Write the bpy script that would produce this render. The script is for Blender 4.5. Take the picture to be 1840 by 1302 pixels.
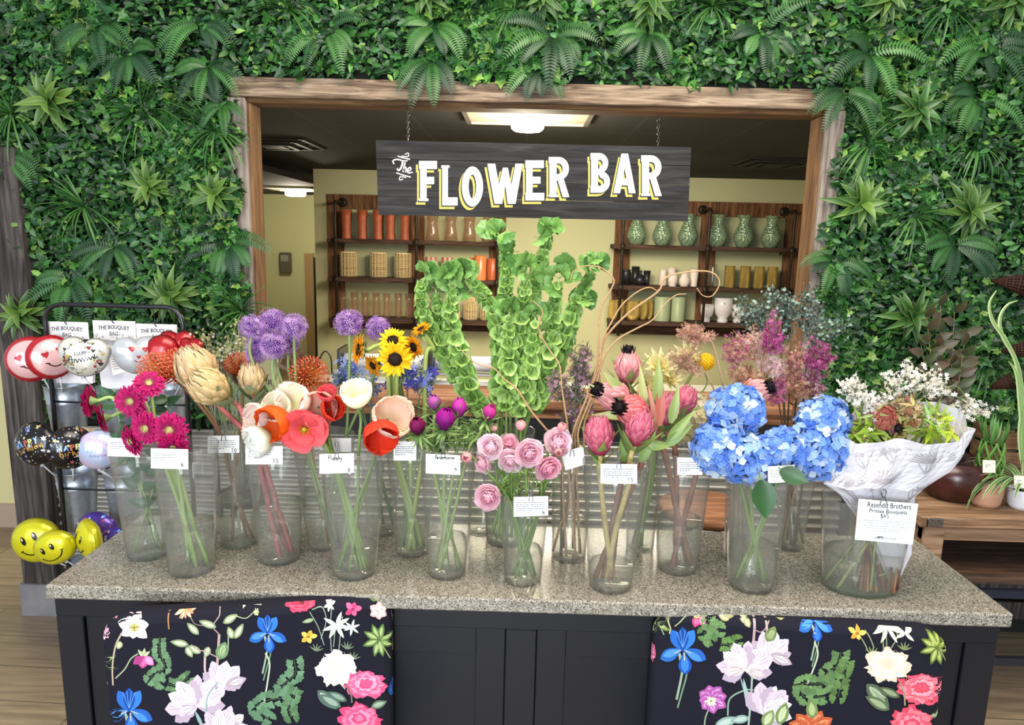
import bpy, math, random
import numpy as np
from mathutils import Vector, Matrix
from mathutils.geometry import tessellate_polygon
for o in list(bpy.data.objects): bpy.data.objects.remove(o)
C = bpy.context.scene.collection
PI = math.pi
rng = np.random.RandomState(7); random.seed(7)

# ---------------------------------------------------------------- camera
F, CX, CY, EYE = 1250.0, 920.0, 651.0, 1.71
PITCH, ROLL, YAW = math.radians(10.1), math.radians(1.4), math.radians(0.6)
cam = bpy.data.cameras.new('camera'); cam.sensor_width = 36.0; cam.lens = 36.0*F/1840.0
cam.clip_start = 0.05; cam.clip_end = 60
camo = bpy.data.objects.new('camera', cam); C.objects.link(camo)
RM = Matrix.Rotation(YAW, 3, 'Z') @ Matrix.Rotation(PI/2-PITCH, 3, 'X') @ Matrix.Rotation(ROLL, 3, 'Z')
camo.matrix_world = Matrix.Translation((0, 0, EYE)) @ RM.to_4x4()
bpy.context.scene.camera = camo
RMn = np.array(RM)
def WY(px, py, Y):
    d = RMn @ np.array([(px-CX)/F, -(py-CY)/F, -1.0]); t = Y/d[1]
    return np.array([d[0]*t, Y, EYE+d[2]*t])
def WZ(px, py, Z):
    d = RMn @ np.array([(px-CX)/F, -(py-CY)/F, -1.0]); t = (Z-EYE)/d[2]
    return np.array([d[0]*t, d[1]*t, Z])
def PXM(Y, z=1.2):      # metres per photograph pixel at depth Y
    return Y*1.0/F

# ---------------------------------------------------------------- assumed window daylight, sun-less sky, lamps, exposure
sc = bpy.context.scene
sc.view_settings.view_transform = 'Standard'; sc.view_settings.look = 'None'
sc.view_settings.gamma = 1.0; sc.view_settings.use_curve_mapping = False
sc.view_settings.exposure = 0.66
w = bpy.data.worlds.new('world'); sc.world = w; w.use_nodes = True
w.node_tree.nodes['Background'].inputs[0].default_value = (0.86, 0.93, 1.0, 1)
w.node_tree.nodes['Background'].inputs[1].default_value = 0.48
def area(name, loc, target, sx, sy, power, col, spread=180):
    l = bpy.data.lights.new(name, 'AREA'); l.shape = 'RECTANGLE'; l.size = sx; l.size_y = sy
    l.energy = power; l.color = col; l.spread = math.radians(spread)
    o = bpy.data.objects.new(name, l); C.objects.link(o); o.location = loc
    o.rotation_euler = (Vector(target)-Vector(loc)).to_track_quat('-Z', 'Y').to_euler()
    return o
area('assumed_window_daylight', (-1.6, -3.2, 2.1), (0, 2.2, 1.1), 5.0, 2.4, 125, (0.82, 0.91, 1.0))  # unseen window assumed behind the camera; area light added for cool frontal daylight
area('assumed_narrow_window_light', (-0.25, -2.6, 1.6), (0, 2.2, 1.2), .9, 2.3, 66, (0.84, 0.92, 1.0))  # assumed, unseen narrow window light, shaped for the upright streaks on the vases
area('overhead_contrast_light', (0.3, 1.2, 3.3), (0.2, 2.2, 1.0), 2.2, 1.2, 62, (1.0, 0.88, 0.72))  # unseen overhead light, strengthened to give the foliage contrast
area('back_room_panel_lamp', (0.3, 5.0, 2.3), (0.3, 5.6, 0), 1.6, 1.6, 120, (1.0, 0.88, 0.68))
area('corridor_panel_lamp', (-3.0, 9.0, 2.3), (-3.0, 9.0, 0), 1.0, 1.6, 60, (1.0, 0.84, 0.6))
sc.cycles.max_bounces = 10; sc.cycles.transparent_max_bounces = 40
sc.cycles.transmission_bounces = 8; sc.cycles.glossy_bounces = 4; sc.cycles.diffuse_bounces = 3
sc.cycles.sample_clamp_indirect = 4.0; sc.cycles.use_denoising = True
sc.cycles.caustics_refractive = False; sc.cycles.caustics_reflective = False

# ---------------------------------------------------------------- colour and mesh helpers
def hx(s):
    c = [int(s[i:i+2], 16)/255 for i in (0, 2, 4)]
    return np.array([x/12.92 if x <= .04045 else ((x+.055)/1.055)**2.4 for x in c])
def mixc(a, b, t): return a*(1-t)+b*t
def norm(v):
    v = np.asarray(v, float); return v/(np.linalg.norm(v)+1e-12)
def frame(d, up=(0, 0, 1)):      # columns x, y, z with z along d
    z = norm(d); u = np.asarray(up, float)
    if abs(z@u) > .98: u = np.array([0., 1., 0.]) if abs(z[1]) < .9 else np.array([1., 0., 0.])
    x = norm(np.cross(u, z)); y = np.cross(z, x)
    return np.stack([x, y, z], 1)
def rotx(a): c, s = math.cos(a), math.sin(a); return np.array([[1, 0, 0], [0, c, -s], [0, s, c]])
def roty(a): c, s = math.cos(a), math.sin(a); return np.array([[c, 0, s], [0, 1, 0], [-s, 0, c]])
def rotz(a): c, s = math.cos(a), math.sin(a); return np.array([[c, -s, 0], [s, c, 0], [0, 0, 1]])
def gridf(a, b, wrap=False):
    f = []
    for i in range(a-1):
        for j in range(b if wrap else b-1):
            k = (j+1) % b
            f.append((i*b+j, i*b+k, (i+1)*b+k, (i+1)*b+j))
    return f
class MB:
    def __init__(s): s.V = []; s.K = []; s.L = []; s.S = []; s.M = []; s.SM = []; s.n = 0
    def add(s, v, f, col=(1, 1, 1), mat=0, R=None, T=None, smooth=True):
        v = np.asarray(v, float)
        if R is not None: v = v @ np.asarray(R).T
        if T is not None: v = v + np.asarray(T)
        col = np.asarray(col, float)
        if col.ndim == 1: col = np.tile(col, (len(v), 1))
        s.V.append(v); s.K.append(col)
        for q in f:
            s.L.extend([i+s.n for i in q]); s.S.append(len(q))
        s.M.extend([mat]*len(f)); s.SM.extend([smooth]*len(f)); s.n += len(v)
        return s
    def inst(s, tv, tf, Rs, Ts, cols, mat=0, smooth=True):   # many turned copies of one little shape
        tv = np.asarray(tv, float); k = len(Ts); m = len(tv)
        v = np.einsum('kij,mj->kmi', np.asarray(Rs), tv)+np.asarray(Ts)[:, None, :]
        cols = np.asarray(cols, float)
        if cols.ndim == 2: cols = np.repeat(cols[:, None, :], m, 1)
        s.V.append(v.reshape(-1, 3)); s.K.append(cols.reshape(-1, 3))
        base = s.n+np.arange(k)*m
        sz = np.array([len(q) for q in tf]); flat = np.concatenate([np.array(q) for q in tf])
        s.L.extend((base[:, None]+flat[None, :]).reshape(-1).tolist())
        s.S.extend(np.tile(sz, k).tolist()); s.M.extend([mat]*(k*len(tf))); s.SM.extend([smooth]*(k*len(tf)))
        s.n += k*m; return s
    def box(s, c, d, col=(1, 1, 1), mat=0, R=None, bev=0.0, T=None):
        c = np.asarray(c, float); h = np.asarray(d, float)/2; b = min(bev, *(h*.9))
        if b <= 0:
            v = np.array([(x, y, z) for x in (-1, 1) for y in (-1, 1) for z in (-1, 1)])*h
            f = [(0, 1, 3, 2), (4, 6, 7, 5), (0, 4, 5, 1), (2, 3, 7, 6), (0, 2, 6, 4), (1, 5, 7, 3)]
        else:
            v = []; idx = {}
            for sx in (-1, 1):
                for sy in (-1, 1):
                    for sz in (-1, 1):
                        for a in range(3):
                            p = np.array([sx*(h[0]-b), sy*(h[1]-b), sz*(h[2]-b)]); p[a] = (sx, sy, sz)[a]*h[a]
                            idx[(sx, sy, sz, a)] = len(v); v.append(p)
            f = []
            for a in range(3):
                o1, o2 = [i for i in range(3) if i != a]
                for sg in (-1, 1):
                    q = []
                    for s1, s2 in ((-1, -1), (1, -1), (1, 1), (-1, 1)):
                        t = [0, 0, 0]; t[a] = sg; t[o1] = s1; t[o2] = s2; q.append(idx[(*t, a)])
                    f.append(tuple(q if (sg > 0) != (a == 1) else q[::-1]))
            for a in range(3):      # edges along a
                o1, o2 = [i for i in range(3) if i != a]
                for s1 in (-1, 1):
                    for s2 in (-1, 1):
                        def g(sa, ax):
                            t = [0, 0, 0]; t[a] = sa; t[o1] = s1; t[o2] = s2; return idx[(*t, ax)]
                        f.append((g(-1, o1), g(1, o1), g(1, o2), g(-1, o2)))
            for sx in (-1, 1):
                for sy in (-1, 1):
                    for sz in (-1, 1): f.append(tuple(idx[(sx, sy, sz, a)] for a in range(3)))
            v = np.array(v)
        if R is not None: v = v @ np.asarray(R).T
        s.add(v+c, f, col, mat, None, T, smooth=False); return s
    def tube(s, pts, r, n=8, col=(1, 1, 1), mat=0, cap=True):
        P = np.asarray(pts, float); m = len(P); r = np.broadcast_to(np.asarray(r, float), (m,))
        d = np.gradient(P, axis=0) if m > 2 else np.tile(P[1]-P[0], (2, 1))
        x = None; V = []
        a = np.arange(n)*2*PI/n
        for i in range(m):
            z = norm(d[i])
            if x is None: x = frame(z)[:, 0]
            x = norm(x-z*(x@z)); y = np.cross(z, x)
            V.append(P[i]+r[i]*(np.cos(a)[:, None]*x+np.sin(a)[:, None]*y))
        f = gridf(m, n, True)
        if cap: f = f+[tuple(range(n))[::-1], tuple(range((m-1)*n, m*n))]
        col = np.asarray(col, float)
        if col.ndim == 2: col = np.repeat(col, n, 0)
        s.add(np.concatenate(V), f, col, mat); return s
    def lathe(s, prof, n=24, col=(1, 1, 1), mat=0, T=(0, 0, 0), R=None, sx=1, sy=1, ripple=None):
        a = np.arange(n)*2*PI/n; V = []
        for i, (r, z) in enumerate(prof):
            rr = r*(1+(ripple(a, z) if ripple else 0))
            V.append(np.stack([rr*np.cos(a)*sx, rr*np.sin(a)*sy, np.full(n, z)], 1))
        col = np.asarray(col, float)
        if col.ndim == 2: col = np.repeat(col, n, 0)
        s.add(np.concatenate(V), gridf(len(prof), n, True), col, mat, R, T); return s
    def ell(s, c, r, n=16, m=10, col=(1, 1, 1), mat=0, R=None):
        t = np.linspace(0.02, PI-.02, m)
        v = np.array([(math.sin(u)*math.cos(a)*r[0], math.sin(u)*math.sin(a)*r[1], math.cos(u)*r[2]) for u in t for a in np.arange(n)*2*PI/n])
        if R is not None: v = v @ np.asarray(R).T
        s.add(v+np.asarray(c), gridf(m, n, True)+[tuple(range(n))[::-1], tuple(range((m-1)*n, m*n))], col, mat); return s
    def sheet(s, G, col=(1, 1, 1), mat=0, thick=0.0):
        G = np.asarray(G, float); a, b = G.shape[:2]
        s.add(G.reshape(-1, 3), gridf(a, b), col if np.ndim(col) < 3 else np.asarray(col).reshape(-1, 3), mat); return s
    def poly(s, pts, fn, layer=0, col=(1, 1, 1), mat=0):     # flat outline, laid on a surface by fn(u, v, layer)
        t = tessellate_polygon([[Vector((p[0], p[1], 0)) for p in pts]])
        s.add(np.array([fn(p[0], p[1], layer) for p in pts]), [tuple(q) for q in t], col, mat, smooth=False); return s
    def build(s, name, mats, parent=None, loc=None, world=True):
        me = bpy.data.meshes.new(name); V = np.concatenate(s.V)
        o = bpy.data.objects.new(name, me); C.objects.link(o)
        if parent is not None:
            o.parent = parent
            if world: V = V-np.array(parent['_w'])
        elif loc is not None and world: V = V-np.asarray(loc, float); o.location = loc
        if parent is None and loc is None: loc = (0, 0, 0)
        o['_w'] = [float(x) for x in (parent['_w'] if parent is not None else loc)]
        me.vertices.add(len(V)); me.vertices.foreach_set('co', V.astype(np.float32).ravel())
        me.loops.add(len(s.L)); me.loops.foreach_set('vertex_index', np.array(s.L, np.int32))
        st = np.concatenate([[0], np.cumsum(s.S)[:-1]]).astype(np.int32)
        me.polygons.add(len(s.S)); me.polygons.foreach_set('loop_start', st)
        me.polygons.foreach_set('loop_total', np.array(s.S, np.int32))
        me.polygons.foreach_set('material_index', np.array(s.M, np.int32))
        me.polygons.foreach_set('use_smooth', np.array(s.SM, bool))
        ca = me.color_attributes.new('Col', 'FLOAT_COLOR', 'POINT')
        K = np.ones((len(V), 4), np.float32); K[:, :3] = np.clip(np.concatenate(s.K), 0, 1); ca.data.foreach_set('color', K.ravel())
        me.update(calc_edges=True); me.validate()
        for m in (mats if isinstance(mats, (list, tuple)) else [mats]): me.materials.append(m)
        return o
def tag(o, label, cat, group=None, kind=None):
    if label: o['label'] = label
    if cat: o['category'] = cat
    if group: o['group'] = group
    if kind: o['kind'] = kind
    return o
def thing(name, label, cat, loc, group=None):
    o = bpy.data.objects.new(name, None); C.objects.link(o); o.location = loc; o.empty_display_size = .05
    o['_w'] = [float(x) for x in loc]; return tag(o, label, cat, group)
def struct(o): o['kind'] = 'structure'; return o
def copy_tree(o, parent=None):
    c = o.copy(); C.objects.link(c); c.parent = parent
    for ch in o.children: copy_tree(ch, c)
    return c
def catmull(P, n=6):
    P = [np.asarray(p, float) for p in P]; P = [2*P[0]-P[1]]+P+[2*P[-1]-P[-2]]; out = []
    for i in range(1, len(P)-2):
        for k in range(n):
            t = k/n; a, b, c, d = P[i-1:i+3]
            out.append(.5*((2*b)+(-a+c)*t+(2*a-5*b+4*c-d)*t*t+(-a+3*b-3*c+d)*t**3))
    out.append(P[-2]); return np.array(out)

# ---------------------------------------------------------------- materials
def newmat(name):
    m = bpy.data.materials.new(name); m.use_nodes = True; nt = m.node_tree
    return m, nt, nt.nodes['Principled BSDF']
def vmat(name, rough=.6, trans=0.0, metal=0.0, spec=.5, bump=0.0, bscale=200, sheen=0, coat=0):
    m, nt, b = newmat(name)
    a = nt.nodes.new('ShaderNodeAttribute'); a.attribute_name = 'Col'
    nt.links.new(a.outputs['Color'], b.inputs['Base Color'])
    b.inputs['Roughness'].default_value = rough; b.inputs['Metallic'].default_value = metal
    b.inputs['Specular IOR Level'].default_value = spec
    if coat: b.inputs['Coat Weight'].default_value = coat; b.inputs['Coat Roughness'].default_value = .1
    if bump:
        n = nt.nodes.new('ShaderNodeTexNoise'); n.inputs['Scale'].default_value = bscale
        tc = nt.nodes.new('ShaderNodeTexCoord'); nt.links.new(tc.outputs['Object'], n.inputs['Vector'])
        bp = nt.nodes.new('ShaderNodeBump'); bp.inputs['Strength'].default_value = bump; bp.inputs['Distance'].default_value = .01
        nt.links.new(n.outputs['Fac'], bp.inputs['Height']); nt.links.new(bp.outputs['Normal'], b.inputs['Normal'])
    if trans:
        t = nt.nodes.new('ShaderNodeBsdfTranslucent'); mx = nt.nodes.new('ShaderNodeMixShader'); mx.inputs[0].default_value = trans
        nt.links.new(a.outputs['Color'], t.inputs['Color'])
        nt.links.new(b.outputs[0], mx.inputs[1]); nt.links.new(t.outputs[0], mx.inputs[2])
        nt.links.new(mx.outputs[0], nt.nodes['Material Output'].inputs['Surface'])
    return m
def plain(name, col, rough=.6, metal=0, spec=.5, bump=0, bscale=60, var=0.0, vscale=8):
    m, nt, b = newmat(name); c = hx(col) if isinstance(col, str) else col
    b.inputs['Base Color'].default_value = (*c, 1); b.inputs['Roughness'].default_value = rough
    b.inputs['Metallic'].default_value = metal; b.inputs['Specular IOR Level'].default_value = spec
    tc = nt.nodes.new('ShaderNodeTexCoord')
    if var:
        n = nt.nodes.new('ShaderNodeTexNoise'); n.inputs['Scale'].default_value = vscale; n.inputs['Detail'].default_value = 5
        nt.links.new(tc.outputs['Object'], n.inputs['Vector'])
        r = nt.nodes.new('ShaderNodeValToRGB'); nt.links.new(n.outputs['Fac'], r.inputs[0])
        r.color_ramp.elements[0].position = .3; r.color_ramp.elements[1].position = .7
        r.color_ramp.elements[0].color = (*(c*(1-var)), 1); r.color_ramp.elements[1].color = (*np.clip(c*(1+var), 0, 1), 1)
        nt.links.new(r.outputs[0], b.inputs['Base Color'])
    if bump:
        n = nt.nodes.new('ShaderNodeTexNoise'); n.inputs['Scale'].default_value = bscale
        nt.links.new(tc.outputs['Object'], n.inputs['Vector'])
        bp = nt.nodes.new('ShaderNodeBump'); bp.inputs['Strength'].default_value = bump; bp.inputs['Distance'].default_value = .01
        nt.links.new(n.outputs['Fac'], bp.inputs['Height']); nt.links.new(bp.outputs['Normal'], b.inputs['Normal'])
    return m
def ramp(nt, els):
    r = nt.nodes.new('ShaderNodeValToRGB'); cr = r.color_ramp
    while len(cr.elements) < len(els): cr.elements.new(.5)
    for e, (p, c) in zip(cr.elements, els): e.position = p; e.color = (*(hx(c) if isinstance(c, str) else c), 1)
    return r
def woodmat(name, dark, mid, light, axis=0, scale=1.0, rough=.75, knots=.5, bump=.35):
    m, nt, b = newmat(name); L = nt.links
    tc = nt.nodes.new('ShaderNodeTexCoord'); mp = nt.nodes.new('ShaderNodeMapping')
    s = [22*scale]*3; s[axis] = 1.6*scale; mp.inputs['Scale'].default_value = s
    L.new(tc.outputs['Object'], mp.inputs[0])
    n1 = nt.nodes.new('ShaderNodeTexNoise'); n1.inputs['Scale'].default_value = 2.2; n1.inputs['Detail'].default_value = 8; n1.inputs['Distortion'].default_value = .9
    L.new(mp.outputs[0], n1.inputs['Vector'])
    mp2 = nt.nodes.new('ShaderNodeMapping'); s2 = [5*scale]*3; s2[axis] = 2.2*scale; mp2.inputs['Scale'].default_value = s2
    L.new(tc.outputs['Object'], mp2.inputs[0])
    n2 = nt.nodes.new('ShaderNodeTexNoise'); n2.inputs['Scale'].default_value = 1.3; n2.inputs['Detail'].default_value = 3
    L.new(mp2.outputs[0], n2.inputs['Vector'])
    r = ramp(nt, [(.3, dark), (.52, mid), (.74, light)]); L.new(n1.outputs['Fac'], r.inputs[0])
    r2 = ramp(nt, [(.3, (.30, .28, .27)), (.46, (.85, .84, .83)), (1, (1, 1, 1))]); L.new(n2.outputs['Fac'], r2.inputs[0])
    mx = nt.nodes.new('ShaderNodeMix'); mx.data_type = 'RGBA'; mx.blend_type = 'MULTIPLY'; mx.inputs[0].default_value = knots
    L.new(r.outputs[0], mx.inputs[6]); L.new(r2.outputs[0], mx.inputs[7]); L.new(mx.outputs[2], b.inputs['Base Color'])
    b.inputs['Roughness'].default_value = rough; b.inputs['Specular IOR Level'].default_value = .3
    bp = nt.nodes.new('ShaderNodeBump'); bp.inputs['Strength'].default_value = bump; bp.inputs['Distance'].default_value = .006
    L.new(n1.outputs['Fac'], bp.inputs['Height']); L.new(bp.outputs[0], b.inputs['Normal'])
    return m
def clearmat(name, tint, haze, ior=1.45, rough=.03, hazecol=(.8, .82, .8)):   # thin clear plastic: see-through with a mirror sheen and a little haze
    m, nt, b = newmat(name); L = nt.links; nt.nodes.remove(b)
    t = nt.nodes.new('ShaderNodeBsdfTransparent'); t.inputs[0].default_value = (*tint, 1)
    g = nt.nodes.new('ShaderNodeBsdfGlossy'); g.inputs['Roughness'].default_value = rough
    d = nt.nodes.new('ShaderNodeBsdfTranslucent'); d.inputs[0].default_value = (*hazecol, 1)
    d2 = nt.nodes.new('ShaderNodeBsdfDiffuse'); d2.inputs[0].default_value = (*hazecol, 1)
    md = nt.nodes.new('ShaderNodeMixShader'); md.inputs[0].default_value = .5; L.new(d.outputs[0], md.inputs[1]); L.new(d2.outputs[0], md.inputs[2])
    m1 = nt.nodes.new('ShaderNodeMixShader'); m1.inputs[0].default_value = haze
    L.new(t.outputs[0], m1.inputs[1]); L.new(md.outputs[0], m1.inputs[2])
    fr = nt.nodes.new('ShaderNodeFresnel'); ge = nt.nodes.new('ShaderNodeNewGeometry'); ml = nt.nodes.new('ShaderNodeMapRange')   # same sheen on both faces of the thin wall
    ml.inputs['To Min'].default_value = ior; ml.inputs['To Max'].default_value = 1/ior; L.new(ge.outputs['Backfacing'], ml.inputs['Value']); L.new(ml.outputs[0], fr.inputs[0])
    m2 = nt.nodes.new('ShaderNodeMixShader'); L.new(fr.outputs[0], m2.inputs[0])
    L.new(m1.outputs[0], m2.inputs[1]); L.new(g.outputs[0], m2.inputs[2])
    L.new(m2.outputs[0], nt.nodes['Material Output'].inputs['Surface'])
    return m
def glow(name, col, st):
    m, nt, b = newmat(name); b.inputs['Base Color'].default_value = (*col, 1)
    b.inputs['Emission Color'].default_value = (*col, 1); b.inputs['Emission Strength'].default_value = st; return m
M_leaf = vmat('artificial_leaf', .42, .1, spec=.5)
M_petal = vmat('petal', .65, .42, spec=.3)
M_stem = vmat('stem', .5, .1, spec=.4)
M_woody = vmat('woody_stem', .75, bump=.3, bscale=120)
M_paint = vmat('painted', .55)
M_print = vmat('printed_fabric', .85, spec=.2)
M_paper = vmat('card_paper', .7, .08, spec=.2)
M_gloss = vmat('glazed_ceramic', .22)
M_foil = vmat('balloon_foil', .22, metal=.35, spec=.6)
M_metalv = vmat('coloured_metal', .28, metal=1.0)
M_wicker = vmat('wicker', .7, spec=.3)
M_vase = clearmat('clear_acrylic', (.95, .955, .948), .075, hazecol=(.78, .77, .73))
M_water = clearmat('vase_water', (.955, .965, .93), .03, ior=1.33, hazecol=(.8, .8, .68))
M_glassg = clearmat('amber_glass', (.96, .88, .82), .10, rough=.06, hazecol=(.95, .8, .7))
M_glassc = clearmat('clear_glass', (.95, .96, .95), .03)
M_black = plain('black_steel', '17171a', .4, metal=.6)
M_pipe = plain('iron_pipe', '3a322c', .5, metal=.5, var=.25, vscale=30)
M_galv = plain('galvanised_steel', 'b2bac6', .38, metal=.75, var=.12, vscale=60)
M_zinc = plain('corrugated_steel', 'b5b2aa', .4, metal=.7, var=.15, vscale=5)
M_beam = woodmat('weathered_beam', '443428', '8c7762', 'b8a58e', 0, scale=1.5, knots=.8, bump=.6)
M_post = woodmat('grey_weathered_post', '4b423d', '8b7f76', 'a99d93', 2)
M_postd = woodmat('dark_weathered_post', '221e1d', '46403d', '6b625d', 2)
M_jamb = woodmat('stained_jamb', '4f3823', '765638', '8f6c48', 2, knots=.3)
M_jambh = woodmat('stained_lintel', '45301f', '644629', '7f5d3b', 0, knots=.3)
M_shelfw = woodmat('dark_stained_shelf', '34241b', '543d31', '725646', 0)
M_shelfb = woodmat('walnut_backboard', '4c2f1d', '7d563a', 'a0764f', 2)
M_ledge = woodmat('oiled_ledge', '5a3a26', '99694a', 'b98a66', 0)
M_sign = woodmat('black_stained_board', '1b1a1b', '2e2d2e', '434141', 0, bump=.5)
M_table = woodmat('rustic_table', '60452f', '98765a', 'b6967a', 0, bump=.6)
M_crate = woodmat('crate_wood', '503a28', '866548', 'a58664', 0)
# ---------------------------------------------------------------- the room
YW = 2.94        # shop-side face of the bar wall
YB, YC = 7.0, 9.0
CEIL = 2.334
def boxo(name, lo, hi, mat, col=(1, 1, 1), bev=0, parent=None, loc=None):
    lo = np.array(lo, float); hi = np.array(hi, float)
    mb = MB(); mb.box((lo+hi)/2, hi-lo, col, bev=bev)
    return mb.build(name, mat, parent, loc=None if parent else ((lo+hi)/2 if loc is None else loc))
# floor of wood-look tiles
m, nt, b = newmat('plank_tile'); L = nt.links
tc = nt.nodes.new('ShaderNodeTexCoord'); mp = nt.nodes.new('ShaderNodeMapping'); mp.inputs['Rotation'].default_value = (0, 0, math.radians(2))
L.new(tc.outputs['Object'], mp.inputs[0])
br = nt.nodes.new('ShaderNodeTexBrick'); br.offset = .37
br.inputs['Scale'].default_value = 1.0; br.inputs['Brick Width'].default_value = 1.2; br.inputs['Row Height'].default_value = .2
br.inputs['Mortar Size'].default_value = .003; br.inputs['Color1'].default_value = (*hx('8d7b68'), 1); br.inputs['Color2'].default_value = (*hx('a89377'), 1)
br.inputs['Mortar'].default_value = (*hx('6b5f52'), 1); L.new(mp.outputs[0], br.inputs['Vector'])
mp2 = nt.nodes.new('ShaderNodeMapping'); mp2.inputs['Scale'].default_value = (1.2, 14, 1); L.new(tc.outputs['Object'], mp2.inputs[0])
n = nt.nodes.new('ShaderNodeTexNoise'); n.inputs['Scale'].default_value = 2.5; n.inputs['Detail'].default_value = 6; n.inputs['Distortion'].default_value = .6; L.new(mp2.outputs[0], n.inputs['Vector'])
r = ramp(nt, [(.3, (.62, .6, .58)), (.7, (1.12, 1.1, 1.06))]); L.new(n.outputs['Fac'], r.inputs[0])
mx = nt.nodes.new('ShaderNodeMix'); mx.data_type = 'RGBA'; mx.blend_type = 'MULTIPLY'; mx.inputs[0].default_value = 1
L.new(br.outputs['Color'], mx.inputs[6]); L.new(r.outputs[0], mx.inputs[7]); L.new(mx.outputs[2], b.inputs['Base Color']); b.inputs['Roughness'].default_value = .35
M_floor = m
struct(boxo('floor', (-5, -1.2, -.06), (5, 11, 0), M_floor, loc=(0, 0, 0)))
M_wall = plain('sage_wall_paint', 'c9c99c', .8, var=.03, vscale=2, bump=.05, bscale=300)
M_wally = plain('cream_wall_paint', 'd9cf98', .8, bump=.05, bscale=300)
M_skirt = plain('skirting_tan', 'b49c86', .6)
OL, OR, OT, OB = -1.108, 1.180, 2.242, 1.035      # the opening
TH = .08
M_back = plain('dark_wall_board', '11170f', .9)
struct(boxo('wall_front_left', (-2.1, YW, 0), (OL-.02, YW+TH, 3.0), M_back))
struct(boxo('wall_front_upper_left', (-2.75, YW, 2.03), (-2.101, YW+TH, 3.0), M_back))
struct(boxo('wall_front_right', (OR+.02, YW, 0), (2.9, YW+TH, 3.0), M_back))
struct(boxo('wall_front_over', (OL-.02, YW, OT+.005), (OR+.02, YW+TH, 3.0), M_back))
struct(boxo('wall_front_under', (OL-.02, YW, 0), (OR+.02, YW+TH, OB-.04), M_back))
struct(boxo('wall_far_left', (-4.6, 3.76, 0), (-2.1, 3.9, 3.0), M_wally))
struct(boxo('baseboard_far_left', (-4.6, 3.745, 0), (-2.1, 3.76, .14), M_skirt))
# back room
WX0 = WY(565, 400, YB)[0]
struct(boxo('wall_back', (WX0, YB, 0), (3.9, YB+.1, CEIL), M_wall))
struct(boxo('wall_back_return', (WX0, YB+.1, 0), (WX0+.1, YC, CEIL), M_wall))
struct(boxo('wall_corridor', (-5.2, YC, 0), (WX0+.1, YC+.1, CEIL), M_wall))
struct(boxo('wall_back_left', (-5.2, YW+TH+.86, 0), (-5.1, YC, CEIL), M_wall))
struct(boxo('wall_back_right', (3.9, YW+TH, 0), (4.0, YB+.1, CEIL), M_wall))
m, nt, b = newmat('black_ceiling_tile'); L = nt.links
tc = nt.nodes.new('ShaderNodeTexCoord'); br = nt.nodes.new('ShaderNodeTexBrick'); br.offset = 0
br.inputs['Scale'].default_value = 1; br.inputs['Brick Width'].default_value = .61; br.inputs['Row Height'].default_value = .61; br.inputs['Mortar Size'].default_value = .009
br.inputs['Color1'].default_value = (*hx('171615'), 1); br.inputs['Color2'].default_value = (*hx('1a1918'), 1); br.inputs['Mortar'].default_value = (*hx('2c2a29'), 1)
L.new(tc.outputs['Object'], br.inputs['Vector']); L.new(br.outputs['Color'], b.inputs['Base Color']); b.inputs['Roughness'].default_value = .85
M_ceil = m
struct(boxo('ceiling', (-5.2, YW+TH, CEIL), (4.0, YC+.1, CEIL+.08), M_ceil))
struct(boxo('ceiling_corridor', (-5.1, 5.3, 2.19), (WX0-.001, YC, 2.24), M_ceil))
struct(boxo('baseboard_corridor', (-5.1, YC-.02, 0), (WX0, YC, .12), M_skirt))
# framing of the opening
def jamb(name, lo, hi, mat): return struct(boxo(name, lo, hi, mat, bev=.004))
jamb('trim_header', (OL-.07, YW-.05, OT-.003), (OR+.07, YW-.001, OT+.073), M_beam)
jamb('trim_post_left', (OL-.085, YW-.045, OB-.05), (OL-.012, YW-.001, OT-.004), M_post)
jamb('trim_post_right', (OR+.012, YW-.045, OB-.05), (OR+.085, YW-.001, OT-.004), M_post)
jamb('trim_lintel', (OL-.02, YW-.02, OT-.02), (OR+.02, YW+TH+.01, OT+.004), M_jambh)
jamb('trim_jamb_left', (OL-.02, YW-.02, OB), (OL, YW+TH+.01, OT-.02), M_jamb)
jamb('trim_jamb_right', (OR, YW-.02, OB), (OR+.02, YW+TH+.01, OT-.02), M_jamb)
# the dark beam at the end of the wall
EP0, EP1 = WY(40, 1040, YW-.1)[0], WY(100, 1040, YW-.1)[0]
jamb('trim_end_post', (EP0, YW-.1, .15), (EP1, YW-.001, 2.02), M_postd)
struct(boxo('trim_post_base', (EP0-.01, YW-.11, 0), (EP1+.02, YW-.001, .15), plain('grey_stone_base', '7d7a7c', .6, var=.2)))
# wooden bar ledge in the opening
t = thing('bar_ledge', 'brown oiled wooden ledge along the bottom of the wall opening', 'ledge', (0, YW, OB))
boxo('top_board', (OL-.001, YW-.075, OB-.035), (OR+.001, YW+.22, OB), M_ledge, bev=.004, parent=t)
boxo('apron', (OL-.05, YW-.055, OB-.08), (OR+.05, YW-.015, OB-.036), M_ledge, bev=.003, parent=t)
boxo('dark_gap_strip', (OL-.05, YW-.05, OB-.175), (OR+.05, YW-.015, OB-.081), plain('dark_gap_black', '17171a', .6), parent=t)  # black strip put in for the dark gap under the apron
# corrugated steel wainscot under the bar
mb = MB(); x0, x1, z0, z1 = -2.03, 1.42, .02, .86
n = 240; zz = np.linspace(z0, z1, n); yy = YW-.03+.011*np.sign(np.sin(zz*2*PI/.042))*np.abs(np.sin(zz*2*PI/.042))**.5
G = np.array([[(x, y, z) for x in np.linspace(x0, x1, 2)] for y, z in zip(yy, zz)]); mb.sheet(G)
tag(mb.build('corrugated_panel', M_zinc, loc=(0, YW-.03, .02)), 'ribbed grey steel sheeting on the wall below the bar opening', 'panel')
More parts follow.
